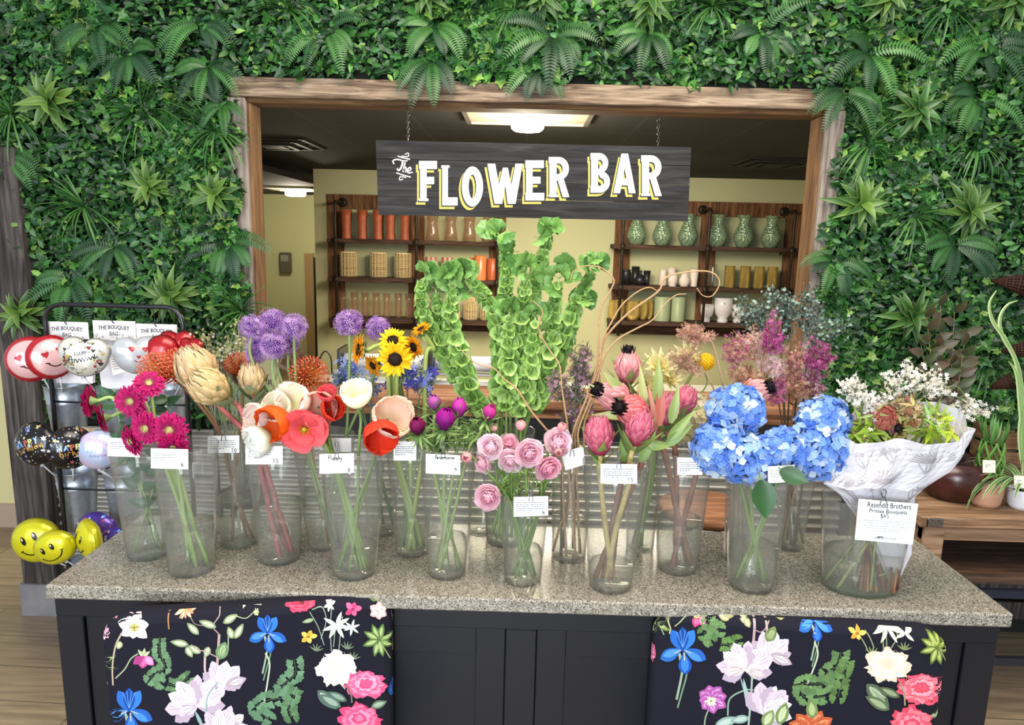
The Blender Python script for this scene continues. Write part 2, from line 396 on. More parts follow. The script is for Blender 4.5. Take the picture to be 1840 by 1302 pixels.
# door frame, thermostat in the corridor
p0 = WY(548, 455, YC-.02); p1 = WY(572, 455, YC-.02)
struct(boxo('trim_doorframe', (p0[0], YC-.05, 0), (p0[0]+.11, YC, p0[2]), plain('door_casing', 'a98d63', .6)))
struct(boxo('door_1', (p0[0]+.11, YC-.03, 0), (p0[0]+.9, YC-.001, p0[2]-.05), plain('door_dark', '15151b', .5)))
p = WY(513, 472, YC-.05)
t = thing('wall_thermostat', 'small dark grey control box on the green corridor wall', 'thermostat', p)
boxo('housing', p-np.array([.07, .03, .13]), p+np.array([.07, .045, .13]), plain('thermostat_grey', '5b574a', .5), bev=.01, parent=t)
boxo('screen', p-np.array([.05, .036, -.02]), p+np.array([.05, -.031, .10]), plain('screen_grey', '8d8f80', .3), parent=t)
# lamps
def flat_lamp(name, label, px, py, sx, sy, r, CEIL=CEIL):
    c = WZ(px, py, CEIL-.05); t = thing(name, label, 'ceiling light', (c[0], c[1], CEIL))
    mb = MB(); mb.box((c[0], c[1], CEIL-.008), (sx, sy, .014), hx('8d8673')); mb.build('panel_tray', M_paint, t)
    mb = MB()
    for s in (-1, 1):
        mb.box((c[0]+s*(sx/2+.012), c[1], CEIL-.012), (.024, sy+.05, .022), hx('4a463f'))
        mb.box((c[0], c[1]+s*(sy/2+.012), CEIL-.012), (sx, .024, .022), hx('b7ae98'))
    mb.build('tray_frame', M_paint, t)
    mb = MB(); mb.lathe([(.001, -.078), (r*.8, -.076), (r*.95, -.066), (r, -.045), (r, 0)], 32, T=(c[0], c[1], CEIL-.012))
    mb.build('lamp_globe', glow('lamp_glow', (1.0, .93, .78), 14), t)
    l = bpy.data.lights.new('lamp', 'POINT'); l.energy = 26 if r < .1 else 18; l.color = (1, .88, .68); l.shadow_soft_size = .08
    o = bpy.data.objects.new('lamp_light', l); C.objects.link(o); o.location = (c[0], c[1], CEIL-.2)
    return t
flat_lamp('ceiling_lamp', 'glowing white globe lamp on a pale panel behind the hanging sign', 948, 221, .6, .46, .085)
flat_lamp('ceiling_lamp', 'glowing lamp far back over the green corridor', 531, 346, .5, .5, .11, 2.19)
def vent(px, py, w, d, label, dark='1b1a19'):
    c = WZ(px, py, CEIL-.02); t = thing('ceiling_vent', label, 'vent', (c[0], c[1], CEIL))
    mb = MB()
    for k, s in enumerate((1.0, .74, .48)):
        z = CEIL-.006-.012*k
        for q in (-1, 1):
            mb.box((c[0]+q*w/2*s, c[1], z), (.03, d*s, .01), hx('1f1e1d')); mb.box((c[0], c[1]+q*d/2*s, z), (w*s, .03, .01), hx('232120'))
    mb.box((c[0], c[1], CEIL-.028), (w*.3, d*.3, .01), hx(dark)); mb.build('louvre', M_paint, t)
vent(494, 262, .55, .55, 'black square ceiling vent beside the ivy wall corner, over the corridor side')
vent(1390, 296, .55, .55, 'black square ceiling vent above the green glass vases')
# ---------------------------------------------------------------- leaf shapes and the living-wall panels
def blade(Ln, W, n=5, m=3, shape='oval', bend=0.0, fold=.15, wav=0.0, seed=0):
    """one leaf or petal: runs along +x, upper face +z, bend lifts (+) or drops (-) its tip"""
    u = np.linspace(0, 1, n)
    if shape == 'oval': wd = np.sin(PI*np.clip(u*.94+.04, 0, 1)**.8)
    elif shape == 'lance': wd = np.sin(PI*np.clip(u*.97+.03, 0, 1)**.6)**1.1
    elif shape == 'round': wd = np.minimum(1, u*2.2+.12)*np.sqrt(np.clip(1-np.clip((u-.55)/.47, 0, 1)**2, 0, 1))
    elif shape == 'strap': wd = np.minimum(1, u*6+.4)*np.clip((1.03-u)*3.2, 0, 1)**.6
    elif shape == 'wedge': wd = .15+.85*u
    else: wd = np.ones(n)
    v = np.linspace(-1, 1, m); r = np.random.RandomState(seed)
    ang = bend*u; x = Ln*(np.sin(ang)/bend if abs(bend) > 1e-3 else u); z = Ln*((1-np.cos(ang))/bend if abs(bend) > 1e-3 else 0*u)
    G = np.zeros((n, m, 3))
    for i in range(n):
        for j in range(m):
            q = wd[i]*W*v[j]; zz = fold*abs(q)+(wav*W*math.sin(7*v[j]+9*u[i]+r.rand()*1.5)*u[i] if wav else 0)
            G[i, j] = (x[i]-zz*math.sin(ang[i]), q, z[i]+zz*math.cos(ang[i]))
    return G.reshape(-1, 3), gridf(n, m)
def randrot(k, d, spread, up=None, r=rng):
    """k frames whose z axis scatters round d"""
    R = []
    for i in range(k):
        z = norm(np.asarray(d)+r.normal(size=3)*spread); f = frame(z)
        R.append(f @ rotz(r.rand()*2*PI))
    return np.array(R)
def covered(x, z):
    if x < -2.10+.03*math.sin(z*23)+.02*math.sin(z*61) and z < 2.0+.05*math.sin(x*40): return False
    if OL-.048+.018*math.sin(z*31) < x < OR+.058+.02*math.sin(z*27+1) and z < OT+.082+.012*math.sin(x*37): return False
    if z < .90: return False
    return True
pts = []
while len(pts) < 38000:
    x = rng.uniform(-2.7, 2.62); z = rng.uniform(.88, 2.9)
    if covered(x, z): pts.append((x, z))
P = np.array(pts)
bulge = .055+.04*np.sin(P[:, 0]*7+1.3)*np.sin(P[:, 1]*6+.4)+.02*np.sin(P[:, 0]*17)*np.cos(P[:, 1]*19)
dep = rng.rand(len(P))**1.6
T = np.stack([P[:, 0], YW-.005-bulge*(1-dep*.75)-.012*rng.rand(len(P)), P[:, 1]], 1)
patch = np.sin(P[:, 0]*3.1+2)*np.cos(P[:, 1]*3.7)+.8*np.sin(P[:, 0]*8.3+P[:, 1]*5.1)+rng.normal(size=len(P))*.35
cA = [hx('285522'), hx('3a7430'), hx('1a3d1f'), hx('558f3a'), hx('2a5c34'), hx('82aa4e')]
mb = MB()
for kind, sel in (('box', patch > -.25), ('ivy', patch <= -.25)):
    idx = np.where(sel)[0]; k = len(idx); Rs = []
    for i in idx:
        n_ = norm([rng.normal()*.55, -1, rng.normal()*.5+.25])
        d = rng.uniform(0, 2*PI); d = np.array([math.cos(d), -.2, math.sin(d)*.7+(.45 if kind == 'box' else -.35)])
        d = norm(d-n_*(d@n_)); s = rng.uniform(.62, 1.15)
        Rs.append(np.stack([d, np.cross(n_, d), n_], 1)*s)
    w_ = rng.choice(6, k, p=[.28, .26, .2, .1, .11, .05] if kind == 'box' else [.22, .3, .12, .16, .12, .08])
    cols = np.array([cA[i] for i in w_])*(rng.uniform(.42, 1.05, (k, 1)))
    if kind == 'box': tv, tf = blade(.043, .0105, 4, 3, 'oval', -.5, .35)
    else:
        o = [(0, 0), (.004, .012), (-.008, .022), (.014, .017), (.022, .024), (.026, .011), (.046, 0), (.026, -.011), (.022, -.024), (.014, -.017), (-.008, -.022), (.004, -.012)]
        tv = [(.016, 0, -.003)]+[(a, b, .12*abs(b)) for a, b in o]; tf = [(0, i+1, (i+1) % 12+1) for i in range(12)]
    mb.inst(tv, tf, Rs, T[idx], cols, smooth=(kind == 'box'))
tag(mb.build('ivy_foliage', M_leaf, loc=(0, YW, .9)), 'dense green artificial ivy and box leaves covering the wall', 'foliage', kind='stuff')
def on_wall(px, py, out=.09): p = WY(px, py, YW-out); return p
def fern(px, py, label, size=.24, nf=7, seed=0, dirs=None):
    r = np.random.RandomState(seed+11); b = on_wall(px, py, .05)
    t = thing('fern_clump', label, 'fern', b, 'fern clumps on the green wall')
    for k in range(nf):
        a = (dirs[k] if dirs else -PI/2+(k-(nf-1)/2)*(PI*1.25/nf)+r.normal()*.32+.3*math.sin(seed)); Ln = size*r.uniform(.65, 1.2)
        d0 = np.array([math.cos(a), -.75, math.sin(a)*.8+.45]); d0 = norm(d0)
        pth = [b]; d = d0.copy(); n = 22
        for i in range(n):
            pth.append(pth[-1]+d*Ln/n); d = norm(d+np.array([0, .035, -.075])); 
            if pth[-1][1] > YW-.075: d[1] = min(d[1], 0); 
            if pth[-1][1] < YW-.15: d[1] = max(d[1], .02)
        pth = np.array(pth); mb = MB(); c = [hx('33602b'), hx('264b27'), hx('407033'), hx('204225')][r.randint(4)]*r.uniform(.8, 1.1)
        mb.tube(pth, np.linspace(.0016, .0006, len(pth)), 4, c*.8)
        Rs, Ts = [], []; tv, tf = blade(1, .17, 3, 3, 'strap', -.35, .2)
        for i in range(2, n+1):
            tg = norm(pth[i]-pth[i-1]); nn = norm(np.cross(tg, np.cross([0, -1, .35], tg))); s = np.cross(nn, tg)
            q = i/n; ln = .036*size/.24*math.sin(PI*min(1, q*.9+.12))**.7
            for sg in (-1, 1):
                for off in (0,):
                    x = norm(s*sg+tg*.35); y = np.cross(nn, x)
                    Rs.append(np.stack([x, y, nn], 1)*ln); Ts.append(pth[i]-tg*off)
        mb.inst(tv, tf, Rs, Ts, np.tile(c, (len(Rs), 1))*r.uniform(.9, 1.12, (len(Rs), 1)))
        mb.build('frond', M_leaf, t)
    return t
def rosette(px, py, label, size=.12, seed=0, n=24, out=.07, light='8fb548'):
    r = np.random.RandomState(seed+5); b = on_wall(px, py, out)
    t = thing('broadleaf_rosette', label, 'plant', b, 'broad-leaved rosettes on the green wall')
    for k in range(n):
        a = k*2.399+r.normal()*.15; el = .1+.95*(k/n)+r.normal()*.1; Ln = size*r.uniform(.8, 1.2)*(1.12-.4*k/n)
        tv, tf = blade(Ln, .0155*size/.12, 7, 5, 'lance', -.95, .4)
        d = norm([math.cos(a)*math.cos(el), -math.sin(el)-.12, math.sin(a)*math.cos(el)+.12])
        nn = norm(np.array([0, -1, .0])-d*(np.array([0, -1, 0])@d)); R = np.stack([d, np.cross(nn, d), nn], 1)
        g = mixc(hx('2f5a26'), hx(light), r.uniform(.0, .5))*.8; cc = []
        for i in range(7):
            for j in range(5): cc.append(mixc(g, hx('9cb85c'), .35*(abs(j-2) == 2)+.0)*(1.0))
        mb = MB(); mb.add(tv, tf, np.array(cc), 0, R, b+np.array([0, -.002*k, 0])); mb.build('leaf', M_leaf, t)
    return t
def tuft(px, py, label, size=.2, seed=0, n=46, base=-PI/2, out=.05):
    r = np.random.RandomState(seed+77); b = on_wall(px, py, out)
    t = thing('grass_tuft', label, 'grass plant', b, 'grassy tufts on the green wall'); mb = MB()
    for k in range(n):
        a = r.uniform(0, 2*PI); Ln = size*r.uniform(.55, 1.15)
        tv, tf = blade(Ln, .0034, 8, 3, 'strap', -r.uniform(.5, 1.5), .5)
        d = norm([math.cos(a), -r.uniform(.25, .9), math.sin(a)+.25]); nn = norm(np.array([0, -.5, 1])-d*(np.array([0, -.5, 1])@d))
        R = np.stack([d, np.cross(nn, d), nn], 1)
        mb.add(tv, tf, mixc(hx('28552a'), hx('558538'), r.rand()**1.5), 0, R, b)
    mb.build('blades', M_leaf, t)['kind'] = 'stuff'
    return t
ferns = [(172, 52, 'near the upper corner above the light rosette'), (361, 45, 'high up, between two smaller ferns'), (374, 122, 'with a bright tip, just off the top corner of the timber frame'),
 (232, 100, 'hanging above the long grass tuft'), (206, 445, 'with flat fronds, over the balloon rack'), (410, 440, 'drooping over the grey post beside the alliums'),
 (129, 505, 'partly behind the top rail of the balloon rack'), (12, 285, 'at the picture edge above the dark timber post'), (400, 190, 'small, touching the grey post below the header'),
 (587, 60, 'first over the wooden header'), (781, 50, 'second over the header, above the sign chain'), (775, 112, 'spilling down over the header by the chain'),
 (992, 68, 'wide-spread, above the glowing globe lamp'), (968, 122, 'long tongues hanging before the header above the lamp'), (1164, 62, 'above the second sign chain'),
 (1369, 62, 'large, above the far end of the header'), (1562, 100, 'beside the header end, twin drooping fronds'), (1764, 85, 'above the dark grass, at the far side'),
 (1755, 178, 'flat, above the long grassy tuft by the picture edge'), (1715, 440, 'large dark fronds above the wicker cones'), (1500, 470, 'draped over the frame behind the eucalyptus'),
 (1520, 170, 'curling round the corner of the timber frame')]
for i, (x, y, l) in enumerate(ferns):
    fern(x, y, 'green fern '+l, size=[.22, .2, .19, .2, .2, .23][i % 6]*(1.1 if i in (12, 16, 19) else 1)*(.75 if i in (8,) else 1), nf=7 if i not in (13, 11) else 4, seed=i*3,
         dirs=[-1.9, -1.45, -2.5, -.9] if i in (13, 11) else None)
ros = [(100, 185, 'pale-edged, high over the dark timber post', .14), (277, 335, 'bright, in the middle of the ivy left of the opening', .12), (393, 350, 'bright, leaning on the grey post', .12),
 (312, 530, 'light green, above the end of the balloon rack', .13), (48, 562, 'hanging over the dark timber post by the bags', .12), (1541, 366, 'large, against the grey post by the green vases', .14),
 (1734, 378, 'dull green, midway between frame and picture edge', .13), (1641, 198, 'dark strap-leaved, above the large bright one', .12), (1587, 2, 'cut by the top edge, towards the far corner', .11),
 (1811, 4, 'in the very top corner', .12), (1164, 4, 'pale, cut by the top edge above the sign', .12), (975, -4, 'cut by the top edge above the lamp', .11), (770, -8, 'small, cut by the top edge above the first chain', .1),
 (1630, 566, 'half hidden behind the white blossoms', .13)]
for i, (x, y, l, s) in enumerate(ros): rosette(x, y, 'broad-leaved rosette plant '+l, s, i*7, light=['8fb548', '7fa548', '5d9040'][0 if i < 6 else (1 if i < 9 else 2)] if i != 7 else '5a9148')
tufs = [(258, 205, 'long thin blades above the bright rosette'), (387, 235, 'beside the upper grey post'), (150, 372, 'dark, midway down the ivy over the rack'), (22, 206, 'at the picture edge beside the pale-edged rosette'),
 (436, 560, 'low, between grey post and alliums'), (515, 18, 'at the top edge over the header start'), (925, 18, 'at the top edge over the lamp'), (1280, 12, 'at the top edge over the header end'),
 (1704, 16, 'at the top edge near the far corner'), (1562, 262, 'reaching over the frame corner'), (1755, 258, 'below the flat fern at the far side'), (1643, 388, 'between the two large rosettes'), (1770, 650, 'low and dark behind the wicker cones')]
for i, (x, y, l) in enumerate(tufs): tuft(x, y, 'grassy tuft '+l, .19, i)
# ---------------------------------------------------------------- strokes and letters laid on surfaces
def plane_map(Y, off=.0006, back=False): return lambda u, v, l: WY(u, v, Y)+np.array([0, -off*(l+1), 0])
def stroke(mb, pts, wd, fn, layer=0, col=(0, 0, 0), closed=False, mat=0, taper=False):
    P = np.array(pts, float)
    if len(P) > 2: P = catmull(list(P), 5)[:, :] if P.shape[1] == 3 else catmull([np.array([*p, 0]) for p in P], 5)[:, :2]
    d = np.gradient(P, axis=0) if len(P) > 2 else np.tile(P[1]-P[0], (2, 1))
    n = np.stack([-d[:, 1], d[:, 0]], 1); n /= np.linalg.norm(n, axis=1)[:, None]+1e-9
    m = len(P); w_ = wd/2*(np.sin(PI*np.linspace(.08, .92, m))**.5 if taper else np.ones(m))[:, None]
    A = P+n*w_; B = P-n*w_
    V = [fn(p[0], p[1], layer) for p in np.concatenate([A, B])]
    mb.add(np.array(V), [(i, i+1, m+i+1, m+i) for i in range(m-1)], col, mat, smooth=False)
def arcpoly(cx, cy, rx, ry, a0, a1, t, n=14):   # ring piece as outline
    a = np.linspace(a0, a1, n)
    return [(cx+rx*math.cos(q), cy+ry*math.sin(q)) for q in a]+[(cx+(rx-t[0])*math.cos(q), cy+(ry-t[1])*math.sin(q)) for q in a[::-1]]
def bigletter(ch):      # bold poster letters on a box 0..1 wide and 0..1 high
    r = lambda x0, y0, x1, y1: [(x0, y0), (x1, y0), (x1, y1), (x0, y1)]
    s = .34
    if ch == 'F': return [r(0.06, 0, .06+s, 1), r(0, .8, .95, 1), r(.2, .42, .8, .6), r(0, 0, .5, .06)]
    if ch == 'L': return [r(.06, 0, .06+s, 1), r(.06, 0, .98, .2), r(0, .94, .5, 1)]
    if ch == 'E': return [r(.04, 0, .04+s, 1), r(0, .81, .98, 1), r(.2, .42, .8, .59), r(0, 0, 1, .19)]
    if ch == 'O': return [arcpoly(.5, .5, .5, .5, k*PI/2, (k+1)*PI/2+.02, (.32, .2)) for k in range(4)]
    if ch == 'B': return [r(.04, 0, .04+s, 1), r(0, 0, .5, .17), r(0, .83, .5, 1), r(.2, .44, .6, .6), arcpoly(.45, .745, .46, .255, -PI/2, PI/2, (.28, .16)), arcpoly(.48, .275, .52, .275, -PI/2, PI/2, (.3, .17))]
    if ch == 'R': return [r(.04, 0, .04+s, 1), r(0, .84, .5, 1), r(.2, .42, .55, .57), arcpoly(.48, .71, .5, .29, -PI/2, PI/2, (.3, .16)), [(.42, .46), (.72, .46), (1.0, 0), (.68, 0)], r(0, 0, .45, .06)]
    if ch == 'A': return [[(.0, 0), (.3, 0), (.62, 1), (.36, 1)], [(.7, 0), (1.0, 0), (.66, 1), (.40, 1)], r(.2, .2, .8, .37)]
    if ch == 'W': return [[(0, 1), (.22, 1), (.42, .0), (.2, .0)], [(.2, 0), (.42, 0), (.58, .9), (.44, .9)], [(.44, .9), (.58, .9), (.78, 0), (.58, 0)], [(.58, 0), (.8, 0), (1.0, 1), (.8, 1)]]
def letters(mb, text, box, fn, col, layer=0, gap=.12, dx=0, dy=0, grow=0):
    """text fills the px quad box = (x0, y0, x1, y1) (y down)"""
    x0, y0, x1, y1 = box; n = len(text); wl = (x1-x0)/(n+gap*(n-1))
    for i, ch in enumerate(text):
        if ch == ' ': continue
        for j, pl in enumerate(bigletter(ch)):
            cx = x0+i*wl*(1+gap)
            mb.poly([(cx+p[0]*wl+dx, y1-(y1-y0)*p[1]+dy) for p in pl], fn, layer+j*.12, col)
_font_cache = {}
def textmesh(s, bold=0.0):
    k = (s, bold)
    if k not in _font_cache:
        cu = bpy.data.curves.new('lettering', 'FONT'); cu.body = s; cu.offset = bold; cu.resolution_u = 2; cu.align_x = 'CENTER'; cu.align_y = 'CENTER'
        o = bpy.data.objects.new('lettering', cu); C.objects.link(o)
        me = bpy.data.meshes.new_from_object(o.evaluated_get(bpy.context.evaluated_depsgraph_get()))
        v = np.array([x.co[:2] for x in me.vertices]) if len(me.vertices) else np.zeros((0, 2)); f = [tuple(p.vertices) for p in me.polygons]
        bpy.data.objects.remove(o); bpy.data.curves.remove(cu); bpy.data.meshes.remove(me)
        if len(v): lo, hi = v.min(0), v.max(0); v = (v-(lo+hi)/2)/(hi-lo)
        _font_cache[k] = (v, f)
    return _font_cache[k]
def text(mb, s, cx, cy, wd, ht, fn, col=(0, 0, 0), layer=0, rot=0, bold=0.0, arc=0.0, mat=0):
    """s centred at (cx, cy), wd by ht, y down"""
    v, f = textmesh(s, bold); c, sn = math.cos(rot), math.sin(rot); out = []
    for x, y in v:
        X, Y = x*wd, -y*ht+arc*((2*x)**2)
        out.append(fn(cx+c*X-sn*Y, cy+sn*X+c*Y, layer))
    if out: mb.add(np.array(out), f, col, mat, smooth=False)
INK = hx('26262a')
# ---------------------------------------------------------------- the hanging sign
YS = 2.975
corners = [WY(675, 251, YS), WY(1242, 264, YS), WY(1236, 398, YS), WY(680, 386, YS)]
t = thing('hanging_sign', 'black wooden plank sign with white FLOWER BAR lettering hung by two chains', 'sign', (corners[0]+corners[1])/2)
nb = 4
for k in range(nb):
    a, b_ = k/nb, (k+1)/nb
    TLp, TRp = corners[0]*(1-a)+corners[3]*a, corners[1]*(1-a)+corners[2]*a
    BLp, BRp = corners[0]*(1-b_)+corners[3]*b_, corners[1]*(1-b_)+corners[2]*b_
    g = .0012; mb = MB(); q = [TLp-[0, 0, g], TRp-[0, 0, g], BRp+[0, 0, g], BLp+[0, 0, g]]
    v = [p+np.array([0, .001*(k % 2), 0]) for p in q]+[p+np.array([0, .022, 0]) for p in q]
    mb.add(v, [(0, 3, 2, 1), (4, 5, 6, 7), (0, 1, 5, 4), (1, 2, 6, 5), (2, 3, 7, 6), (3, 0, 4, 7)], smooth=False)
    mb.build('plank', M_sign, t)
sfn = plane_map(YS, .0005)
GOLD, WHT, BLK = hx('cdb24c'), hx('f1f2ee'), hx('1d1c1d')
W1 = [('F', 753, 289, 787, 361), ('L', 793, 297, 823, 369), ('O', 830, 299, 868, 371), ('W', 876, 294, 939, 366), ('E', 944, 288, 978, 360), ('R', 986, 282, 1023, 354), ('B', 1061, 275, 1096, 346), ('A', 1102, 276, 1142, 347), ('R', 1152, 279, 1189, 352)]
mb = MB()
for ch, x0, y0, x1, y1 in W1:
    letters(mb, ch, (x0, y0, x1, y1), sfn, GOLD, 1, dx=-5.5, dy=6.5)
    letters(mb, ch, (x0, y0, x1, y1), sfn, BLK, 2, dx=-2.2, dy=2.6)
    letters(mb, ch, (x0, y0, x1, y1), sfn, WHT, 3)
def S(p, wd=3.2, l=3): stroke(mb, [(660+a/3.067, 240+b/3.067) for a, b in p], wd/2.3, sfn, l, WHT)
S([(196, 150), (190, 180), (176, 202), (164, 194)], 7); S([(148, 168), (142, 150), (165, 142), (200, 150), (222, 150)], 5)
S([(208, 158), (203, 185), (197, 212)], 6); S([(199, 204), (208, 186), (215, 192), (211, 214)], 5)
S([(224, 206), (240, 198), (236, 186), (224, 196), (226, 216), (250, 212)], 5)
S([(168, 124), (200, 134), (236, 142)], 4.5); S([(190, 124), (225, 126), (226, 108), (208, 114)], 3.5)
S([(160, 216), (190, 226), (240, 240)], 4.5); S([(215, 242), (182, 238), (180, 256), (198, 250)], 3.5)
mb.build('lettering', M_paint, t)
for px, y0, y1 in ((733, 196, 252), (1183, 206, 262)):
    mb = MB(); a = WY(px, y0, YS+.011); b_ = WY(px, y1, YS+.011); a[2] = OT-.021; n = 9; L_ = (a[2]-b_[2])/n
    for k in range(n):
        c0 = a+(b_-a)*((k+.5)/n); th = np.linspace(0, 2*PI, 13)
        ax = np.array([1, 0, 0]) if k % 2 else np.array([0, 1, 0])
        mb.tube([c0+ax*.0048*math.cos(q)+np.array([0, 0, L_*.66])*math.sin(q) for q in th], .0014, 5, hx('4c4a48'), cap=False)
    o = mb.build('chain', M_metalv, t)
# ---------------------------------------------------------------- pipe shelving on the back wall
SY, SF = YB-.02, YB-.30
def shelving(label, pxl, pxr, ytop, ybot, boards, cols, cap=True):
    """boards: list of (y px at left, y px at right); cols: pipe columns px"""
    xl = WY(pxl, boards[0][0], YB-.15)[0]; xr = WY(pxr, boards[0][1], YB-.15)[0]
    zt = WY((pxl+pxr)/2, ytop, SY)[2]; zb = WY((pxl+pxr)/2, ybot, SY)[2]
    t = thing('pipe_shelving', label, 'shelves', ((xl+xr)/2, YB-.15, zb), 'pipe shelving units on the green wall')
    zs = []
    for k, (a, b_) in enumerate(boards):
        z = (WY(pxl, a, SF)[2]+WY(pxr, b_, SF)[2])/2; zs.append(z)
        mb = MB(); mb.box(((xl+xr)/2, YB-.165, z-.02), (xr-xl+.04, .27, .04), bev=.003); mb.build('shelf_board', M_shelfw, t)
    for px in cols:     # upright back boards
        x = WY(px, 470, SY)[0]; mb = MB(); mb.box((x, SY+.009, (zt+zb)/2), (.16, .02, zt-zb), bev=.002); mb.build('back_board', M_shelfb, t)
    for z in (zt-.07, zb+.05):
        mb = MB(); mb.box(((xl+xr)/2, SY-.004, z), (xr-xl+.02, .02, .14 if z > zb+.2 else .1)); mb.build('back_rail', M_shelfb if z > zb+.2 else M_shelfw, t)
    for px in cols:
        x = WY(px, 470, SF-.03)[0]; mb = MB(); y = SF-.035
        mb.tube([(x, SY-.01, zt-.08), (x, y+.03, zt-.08), (x, y+.008, zt-.083), (x, y, zt-.11), (x, y, zb+.02)], .014, 8)
        for z in zs: mb.tube([(x, y, z+.012), (x, y, z-.05)], .021, 10); mb.tube([(x, y, z-.02), (x, SY-.02, z-.055)], .013, 8)
        mb.tube([(x, SY-.03, zt-.08), (x, SY-.008, zt-.08)], .045, 12)
        mb.build('iron_pipe', M_pipe, t)
    return zs, t
zl, SL1 = shelving('dark pipe shelving unit holding orange vases and wicker lanterns', 598, 897, 352, 592, [(425, 438), (494, 508), (567, 582)], (604, 748, 893))
zr, SL2 = shelving('dark pipe shelving unit holding green glass vases and gold pots', 1103, 1432, 362, 603, [(438, 447), (512, 521), (573, 588)], (1117, 1270, 1421))
def proto(name, parts):      # parts: (name, MB, material, parent name or None)
    def f(label, cat, group, loc, s=1.0):
        o = thing(name, label, cat, loc, group); o['_w'] = [0, 0, 0]; got = {}
        for n_, mb, mt, par in parts: got[n_] = mb.build(n_, mt, got[par] if par else o, world=False)
        return o
    return f
def shelf_row(make, zs, row, pxs, Yo, labels, cat, group, scales=None):
    first = None
    for i, px in enumerate(pxs):
        p = WY(px, 470, Yo); loc = (p[0], Yo, zs[row]+.0005)
        if first is None: o = first = make(labels[i], cat, group, loc)
        else: o = copy_tree(first); o.location = loc; o['label'] = labels[i]
        s = (scales[i] if scales else 1)*YO/5.83; o.scale = (s, s, s)
def lat(prof, col, n=24, **k): mb = MB(); mb.lathe(prof, n, col, **k); return mb
YO = YB-.17
PX5 = 5.83/F      # metres per px there
ordw = ['first', 'second', 'third', 'fourth', 'fifth', 'sixth', 'seventh']
# tall orange square vases
mb = MB(); h = 50*PX5; q = [(.038, 0), (.033, h*.35), (.036, h*.7), (.041, h)]
mb.lathe([(r*1.25, z) for r, z in q]+[(.034*1.25, h), (.03*1.25, h*.2), (.001, h*.2)], 4, hx('c96f4c'), R=rotz(PI/4))
mk = proto('square_vase', [('body', mb, plain('terracotta_glaze', 'c4643f', .5, var=.12, vscale=20), None)])
shelf_row(mk, zl, 0, (624, 652, 680, 702, 728), YO, ['tall square orange vase, %s from the wall corner on the top shelf' % ordw[i] for i in range(5)], 'vase', 'tall orange vases')
# amber glass bottles, wide foot
h = 44*PX5
mk = proto('amber_bottle', [('glass', lat([(.03, 0), (.058, .004), (.05, h*.3), (.04, h*.7), (.05, h), (.046, h), (.036, h*.7), (.046, h*.3), (.05, .012), (.001, .012)], (1, 1, 1)), M_glassg, None)])
shelf_row(mk, zl, 0, (777, 810, 843, 877), YO, ['amber glass vase under the sign, %s in its row' % ordw[i] for i in range(4)], 'vase', 'amber vases on the top shelf')
# wicker lanterns
def wicker(r, h, neck=False):
    mb = MB(); rr = np.random.RandomState(3); base = hx('f0d7a2')
    prof = (lambda z: r*(1-.0*z)) if not neck else (lambda z: r*(1 if z/h < .68 else 1-.42*((z/h-.68)/.12) if z/h < .8 else .58))
    mb.lathe([(prof(z)*.93, z) for z in np.linspace(0, h, 14)], 20, hx('7a5a34'))
    for k in range(int(h/.011)):
        z = .006+k*.0112
        if z > h-.004: break
        a = np.linspace(0, 2*PI, 25); w_ = .0015*np.sin(a*10+k*PI)
        mb.tube(np.stack([(prof(z)+w_)*np.cos(a), (prof(z)+w_)*np.sin(a), np.full(25, z)+rr.normal()*.0008], 1), .0036, 4, base*rr.uniform(.7, 1.1), cap=False)
    for a in np.linspace(0, 2*PI, 14, endpoint=False):
        mb.tube([((prof(z)+.003)*math.cos(a), (prof(z)+.003)*math.sin(a), z) for z in np.linspace(0, h, 8)], .003, 4, base*1.05)
    mb.tube([(prof(h)*math.cos(a), prof(h)*math.sin(a), h) for a in np.linspace(0, 2*PI, 25)], .005, 5, base*1.1, cap=False)
    return mb
mk = proto('wicker_lantern', [('weave', wicker(.064, 43*PX5), M_wicker, None), ('candle_glass', lat([(.001, .004), (.045, .004), (.045, .13)], (1, 1, 1)), M_glassc, None)])
shelf_row(mk, zl, 1, (626, 680, 724), YO, ['round wicker lantern on the middle shelf, %s from the wall corner' % ordw[i] for i in range(3)], 'lantern', 'wicker lanterns')
# striped and orange cylinders
def stripe():
    mb = MB(); r, h, n = .056, 38*PX5, 32
    cc = np.array([[hx('e9c8b4'), hx('c9705c')][(j//2) % 2] if j % 5 else hx('b25a4c') for j in range(n)])
    mb.lathe([(r, 0), (r, h), (r-.006, h), (r-.006, .02), (.001, .02)], n, np.tile(cc, (5, 1)))
    return mb
mbs = MB(); r_, h, n = .052, 38*PX5, 32
cc = np.array([hx('ecd0bd') if (j//2) % 2 else hx('c8735f') for j in range(n)])
a = np.arange(n)*2*PI/n
v = np.concatenate([np.stack([r*np.cos(a), r*np.sin(a), np.full(n, z)], 1) for r, z in [(r_, 0), (r_, h), (r_-.006, h), (r_-.006, .02), (.002, .02)]])
mbs.add(v, gridf(5, n, True), np.tile(cc, (5, 1)))
mk = proto('striped_vase', [('body', mbs, M_gloss, None)])
shelf_row(mk, zl, 1, (775, 804), YO, ['pink and cream striped cylinder vase beside the shelf post', 'pink and cream striped cylinder vase next to the orange ones'], 'vase', 'striped cylinder vases')
oc = lambda c, h: lat([(.05, 0), (.05, h-.004), (.047, h), (.043, h), (.043, .02), (.001, .02)], hx(c), 28)
mk = proto('orange_cylinder', [('body', oc('d9703f', 38*PX5), M_gloss, None)])
shelf_row(mk, zl, 1, (846, 885), YO+.03, ['plain orange cylinder vase, darker, behind the brightest one', 'plain orange cylinder vase at the end of the middle shelf'], 'vase', 'orange cylinder vases')
mk = proto('orange_cylinder', [('body', oc('f08a52', 43*PX5), M_gloss, None)])
